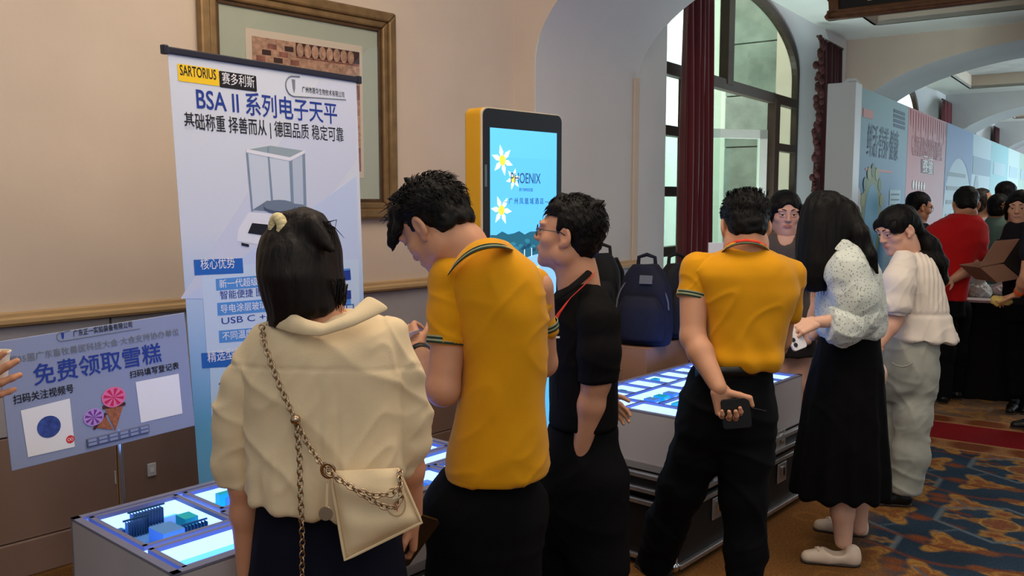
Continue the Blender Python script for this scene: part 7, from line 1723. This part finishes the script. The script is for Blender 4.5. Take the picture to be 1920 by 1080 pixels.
# ---------------------------------------------------------------- booth table with black cloth and its clutter
def booth_table():
    zt = .76; A = onz(1752, 562, zt); Bt = onz(1880, 570, zt); 
    u = (Bt - A).normalized(); u = (PD * .9 + HD * .1).normalized(); v = Z.cross(u).normalized(); L, D = .95, .62
    o = V(Bt.x, Bt.y, 0) - u * .72
    T = thing('booth_table', 'long table under a floor-length black cloth before the exhibition wall', 'table', tuple(o + u * L / 2 + v * D / 2))
    b = MB(); b.par(o + Z * (zt - .03) , u * L, v * D, Z * .028); b.build('table_top', mat('table_grey', (120, 116, 112), .6), T)
    rows = []; n = 90; per = [(o, o + u * L), (o + u * L, o + u * L + v * D), (o + u * L + v * D, o + v * D), (o + v * D, o)]
    top, bot = [], []
    for i in range(n):
        f = i / n * 4; k = int(f); p = per[k][0].lerp(per[k][1], f - k); c = o + u * L / 2 + v * D / 2; dr = (p - c); dr.z = 0; dr.normalize()
        w_ = .02 * math.sin(i * 1.7) + .012 * math.sin(i * .6); top.append(p + dr * .006 + Z * (zt - .002)); bot.append(p + dr * (.05 + w_) + Z * .01)
    mid = [t.lerp(q_, .5) for t, q_ in zip(top, bot)]
    b = MB(); b.strip([top, mid, bot], True); b.build('black_cloth', cloth('cloth_black', (12, 12, 14)), T, smooth=True, ang=180)
    b = MB(); b.par(o + Z * zt - u * .004 - v * .004, u * (L + .008), v * (D + .008), Z * .003); b.build('cloth_top', 'cloth_black', T)
    P = lambda a, c, z=0: o + u * L * a + v * D * c + Z * (zt + .004 + z)
    rr = random.Random(9); g = 'things on the booth table'
    def box(nm, lb, cat, a, c, w_, d, h, m, rot=0, strip_=None):
        Tt = thing(nm, lb, cat, tuple(P(a, c)), g); ux = (Matrix.Rotation(rot, 3, 'Z') @ u); uy = Z.cross(ux); bb = MB(); bb.par(P(a, c) - ux * w_ / 2 - uy * d / 2, ux * w_, uy * d, Z * h); bb.build('body', m, Tt, bevel=.003)
        if strip_: bb = MB(); bb.par(P(a, c) - ux * (w_ / 2 + .001) - uy * (d / 2 + .001) + Z * h * .3, ux * (w_ + .002), uy * (d + .002), Z * h * .4); bb.build('print_strip', strip_, Tt)
        return Tt
    box('leaflet_stack', 'stack of pale leaflets lying along the front of the booth table', 'leaflets', .50, .10, .34, .2, .02, mat('leaf_pale', (196, 186, 184), .6), .1, mat('leaf_pink', (190, 130, 140), .6))
    box('snack_tray', 'flat tan cardboard tray of snacks on the left of the booth table', 'tray', .22, .40, .34, .22, .04, 'tape_tan', .05)
    box('carton', 'brown lidless carton lying behind the bottle on the booth table', 'carton', .42, .72, .26, .2, .09, 'cardboard', -.1)
    box('magazine', 'magazine with purple edge fanned at the right end of the booth table', 'magazine', .74, .30, .28, .2, .012, mat('mag', (180, 186, 196), .5), .5, mat('mag_purple', (96, 80, 150), .5))
    box('magazine', 'green-covered magazine beside the yellow snack on the booth table', 'magazine', .84, .55, .26, .19, .014, mat('mag_green', (60, 110, 76), .5), .7)
    def bag(lb, a, c, r, m, hz):
        Tt = thing('plastic_bag', lb, 'bag', tuple(P(a, c)), g); sd = SDF(); p = A_(P(a, c)); sd.ell(p + A_([0, 0, hz * .45]), (r, r * .8, hz * .5), None, .01); sd.cone(p + A_([0, 0, hz * .8]), p + A_([.01, 0, hz * 1.35]), r * .35, .02, .03); sd.cone(p + A_([.01, 0, hz * 1.3]), p + A_([-.02, 0, hz * 1.6]), .018, .035, .02); sd.plane(p + A_([0, 0, .002]), (0, 0, -1))
        sdf_obj(sd, 'sack', m, Tt, .007, 1, folds(.012, 16, 16, int(r * 1000)))
    bag('knotted clear bag of orange food on the booth table', .40, .34, .085, mat('bag_orange', (190, 104, 40), .3, noise=(40, .4)), .13)
    bag('knotted white plastic bag in the middle of the booth table', .58, .45, .085, mat('bag_white', (206, 206, 200), .3, noise=(30, .15)), .13)
    bag('crumpled white and pink plastic bag at the back of the booth table', .74, .66, .10, mat('bag_pink', (206, 186, 186), .3, noise=(22, .3)), .12)
    bag('small clear bag with red packets at the left of the booth table', .20, .72, .07, mat('bag_red', (190, 160, 160), .3, noise=(40, .5)), .12)
    Tt = thing('bottle', 'small plastic drink bottle with a red label on the booth table', 'bottle', tuple(P(.30, .16)), g)
    bb = MB(); bb.lathe(P(.30, .16), [(0, 0), (.028, 0), (.030, .02), (.030, .12), (.022, .145), (.012, .165), (.012, .18), (0, .18)], 16); bb.build('bottle_body', mat('bottle_clear', (190, 170, 160), .1, alpha=.5), Tt, smooth=True)
    bb = MB(); bb.lathe(P(.30, .16), [(.0306, .035), (.031, .04), (.031, .10), (.0306, .105)], 16); bb.build('bottle_label', mat('label_red', (196, 30, 40), .5), Tt, smooth=True)
    bb = MB(); bb.lathe(P(.30, .16), [(.0, .178), (.0135, .178), (.0135, .195), (0, .197)], 12); bb.build('bottle_cap', 'white_print', Tt, smooth=True)
    Tt = thing('water_cup', 'clear plastic cup standing right of the knotted bags on the booth table', 'cup', tuple(P(.66, .88)), g)
    bb = MB(); bb.lathe(P(.66, .88), [(0, 0), (.03, 0), (.038, .1), (.036, .1), (.029, .004), (0, .004)], 16); bb.build('cup_body', 'clear_acrylic', Tt, smooth=True)
    # open carton held up at the back right
    Tt = thing('open_carton', 'open brown carton with raised flap and dark inside at the right of the booth', 'carton', tuple(at(1890, 520, 6.2)))
    c = at(1886, 512, 6.75); ux, uy, uz = (u * .9 + V(0, 0, .42)).normalized(), V(0, 0, 1), v
    bb = MB(); bb.prism([at(1838, 500, 6.2), at(1868, 452, 6.2), at(1912, 448, 6.2), at(1882, 492, 6.2)], V(0, .02, .0)); bb.build('flap', 'cardboard', Tt)
    bb = MB(); bb.prism([at(1882, 494, 6.2), at(1914, 452, 6.2), at(1940, 470, 6.2), at(1915, 520, 6.2)], V(0, .3, 0)); bb.build('inside', mat('carton_dark', (30, 26, 26), .8), Tt)
    bb = MB(); bb.prism([at(1838, 502, 6.2), at(1882, 495, 6.2), at(1914, 522, 6.2), at(1870, 530, 6.2)], V(0, .3, 0)); bb.build('side', 'cardboard', Tt)
    c = J(1884, 560, Yr + .09); Tt = thing('snack', 'yellow snack held in the hand with the orange wristband', 'food', tuple(c)); sd = SDF(); sd.ell(c + A_([-.02, .02, -.02]), (.06, .05, .03), None, 0); sdf_obj(sd, 'crust', mat('snack_yellow', (220, 190, 110), .7), Tt, .007, 1, folds(.012, 20, 20, 3))
booth_table()
# ---------------------------------------------------------------- hand with a paper cup at the left edge
def cup_hand():
    Y = 1.9; 
    T = thing('paper_cup', 'small pale paper cup held in a hand at the left edge', 'cup', tuple(J(-22, 700, Y)))
    c = J(-9, 692, Y + .0); b = MB(); b.lathe(c - A_([0, 0, .03]), [(0, 0), (.022, 0), (.0305, .064), (.033, .066), (.033, .069), (.030, .069), (.021, .004), (0, .004)], 24); b.build('cup_wall', mat('cup_paper', (240, 226, 200), .6), T, smooth=True); 
    P = thing('person', 'person outside the left edge, only a hand with a cup in view', 'person', (J(-190, 900, Y)[0], Y, 0))
    W = J(-78, 752, Y - .03); n = unit(A_([.25, .95, .1]))
    hs = hand_sdf(W, unit(J(-10, 712, Y - .05) - W), n, (-.2, 0, 1), .95, ((4, 14, 8), (6, 20, 14), (8, 34, 24), (10, 44, 30)), .12, thumb=((.55, .3, .75), (.9, .3, .35), (.95, .25, -.05)))
    bod = SDF(); E = J(-330, 870, Y + .05); S = J(-330, 470, Y + .12); arm(bod, S, E, W, (.05, .044, .04, .027)); Cc = J(-450, 330, Y + .15); bod.chain([Cc, J(-450, 420, Y + .15), J(-450, 520, Y + .15)], [.09, .06, .10], .04); rows_loft(bod, [(470, -560, -330, .1), (900, -560, -340, .12)], Y + .15)
    sd, q = head_sdf(Cc, head_R(-90, 5), 1.0)
    body_mesh(P, [(bod, .008), (hs, .0025), (sd, .006)], (196, 138, 104)); face_parts(P, q, 1.0)
    sdf_obj(hair_cap(q, head_R(-90, 5), 1.0), 'hair', 'hair_black', P, .008, 1)
    B = SDF(); rows_loft(B, [(440, -510, -390, .08), (480, -580, -320, .12), (700, -580, -330, .14), (940, -585, -320, .14)], Y + .15); B.chain([S, S * .6 + E * .4], [.065, .06], .03); sdf_obj(B, 'shirt', 'shirt_dark', P, .01, 1)
    K = SDF()
    for x in (-520, -390): a = J(x, 960, Y + .15); K.chain([a, A_([a[0], a[1], .45]), A_([a[0], a[1], .08])], [.1, .08, .06], .03); shoe(P, (a[0] - .06, a[1], 0), (a[0] + .19, a[1], 0))
    sdf_obj(K, 'trousers', 'trouser_black', P, .012, 1)
cup_hand()
cx = at(1000, 1010, 3.0)
T = thing('carton', 'brown carton on the carpet between the bowed man and the man in black', 'carton', (cx.x, cx.y, 0))
b = MB(); b.par(V(cx.x - .15, 3.25, 0), HD * .30, PD * .26, Z * .30); b.build('box_body', mat('cardboard_dark', (112, 78, 56), .8, noise=(8, .2)), T, bevel=.004)
b = MB(); b.par(V(cx.x - .15, 3.25, .30), HD * .30, PD * .128, Z * .004); b.build('flap', 'cardboard_dark', T); b = MB(); b.par(V(cx.x - .15, 3.25, .30) + PD * .132, HD * .30, PD * .128, Z * .004); b.build('flap', 'cardboard_dark', T)
b = MB(); b.par(V(cx.x - .15, 3.25, .31), HD * .1, PD * .1, Z * .0); 
sd = SDF(); c0 = A_([cx.x - .02, 3.26, .352]); sd.ell(c0, (.10, .09, .045), None, 0); Tb = thing('plastic_wrap', 'crumpled clear plastic wrap lying on the brown carton', 'wrap', tuple(c0)); sdf_obj(sd, 'film', mat('film_clear', (170, 176, 186), .15, spec=.7), Tb, .008, 1, folds(.02, 18, 18, 5))
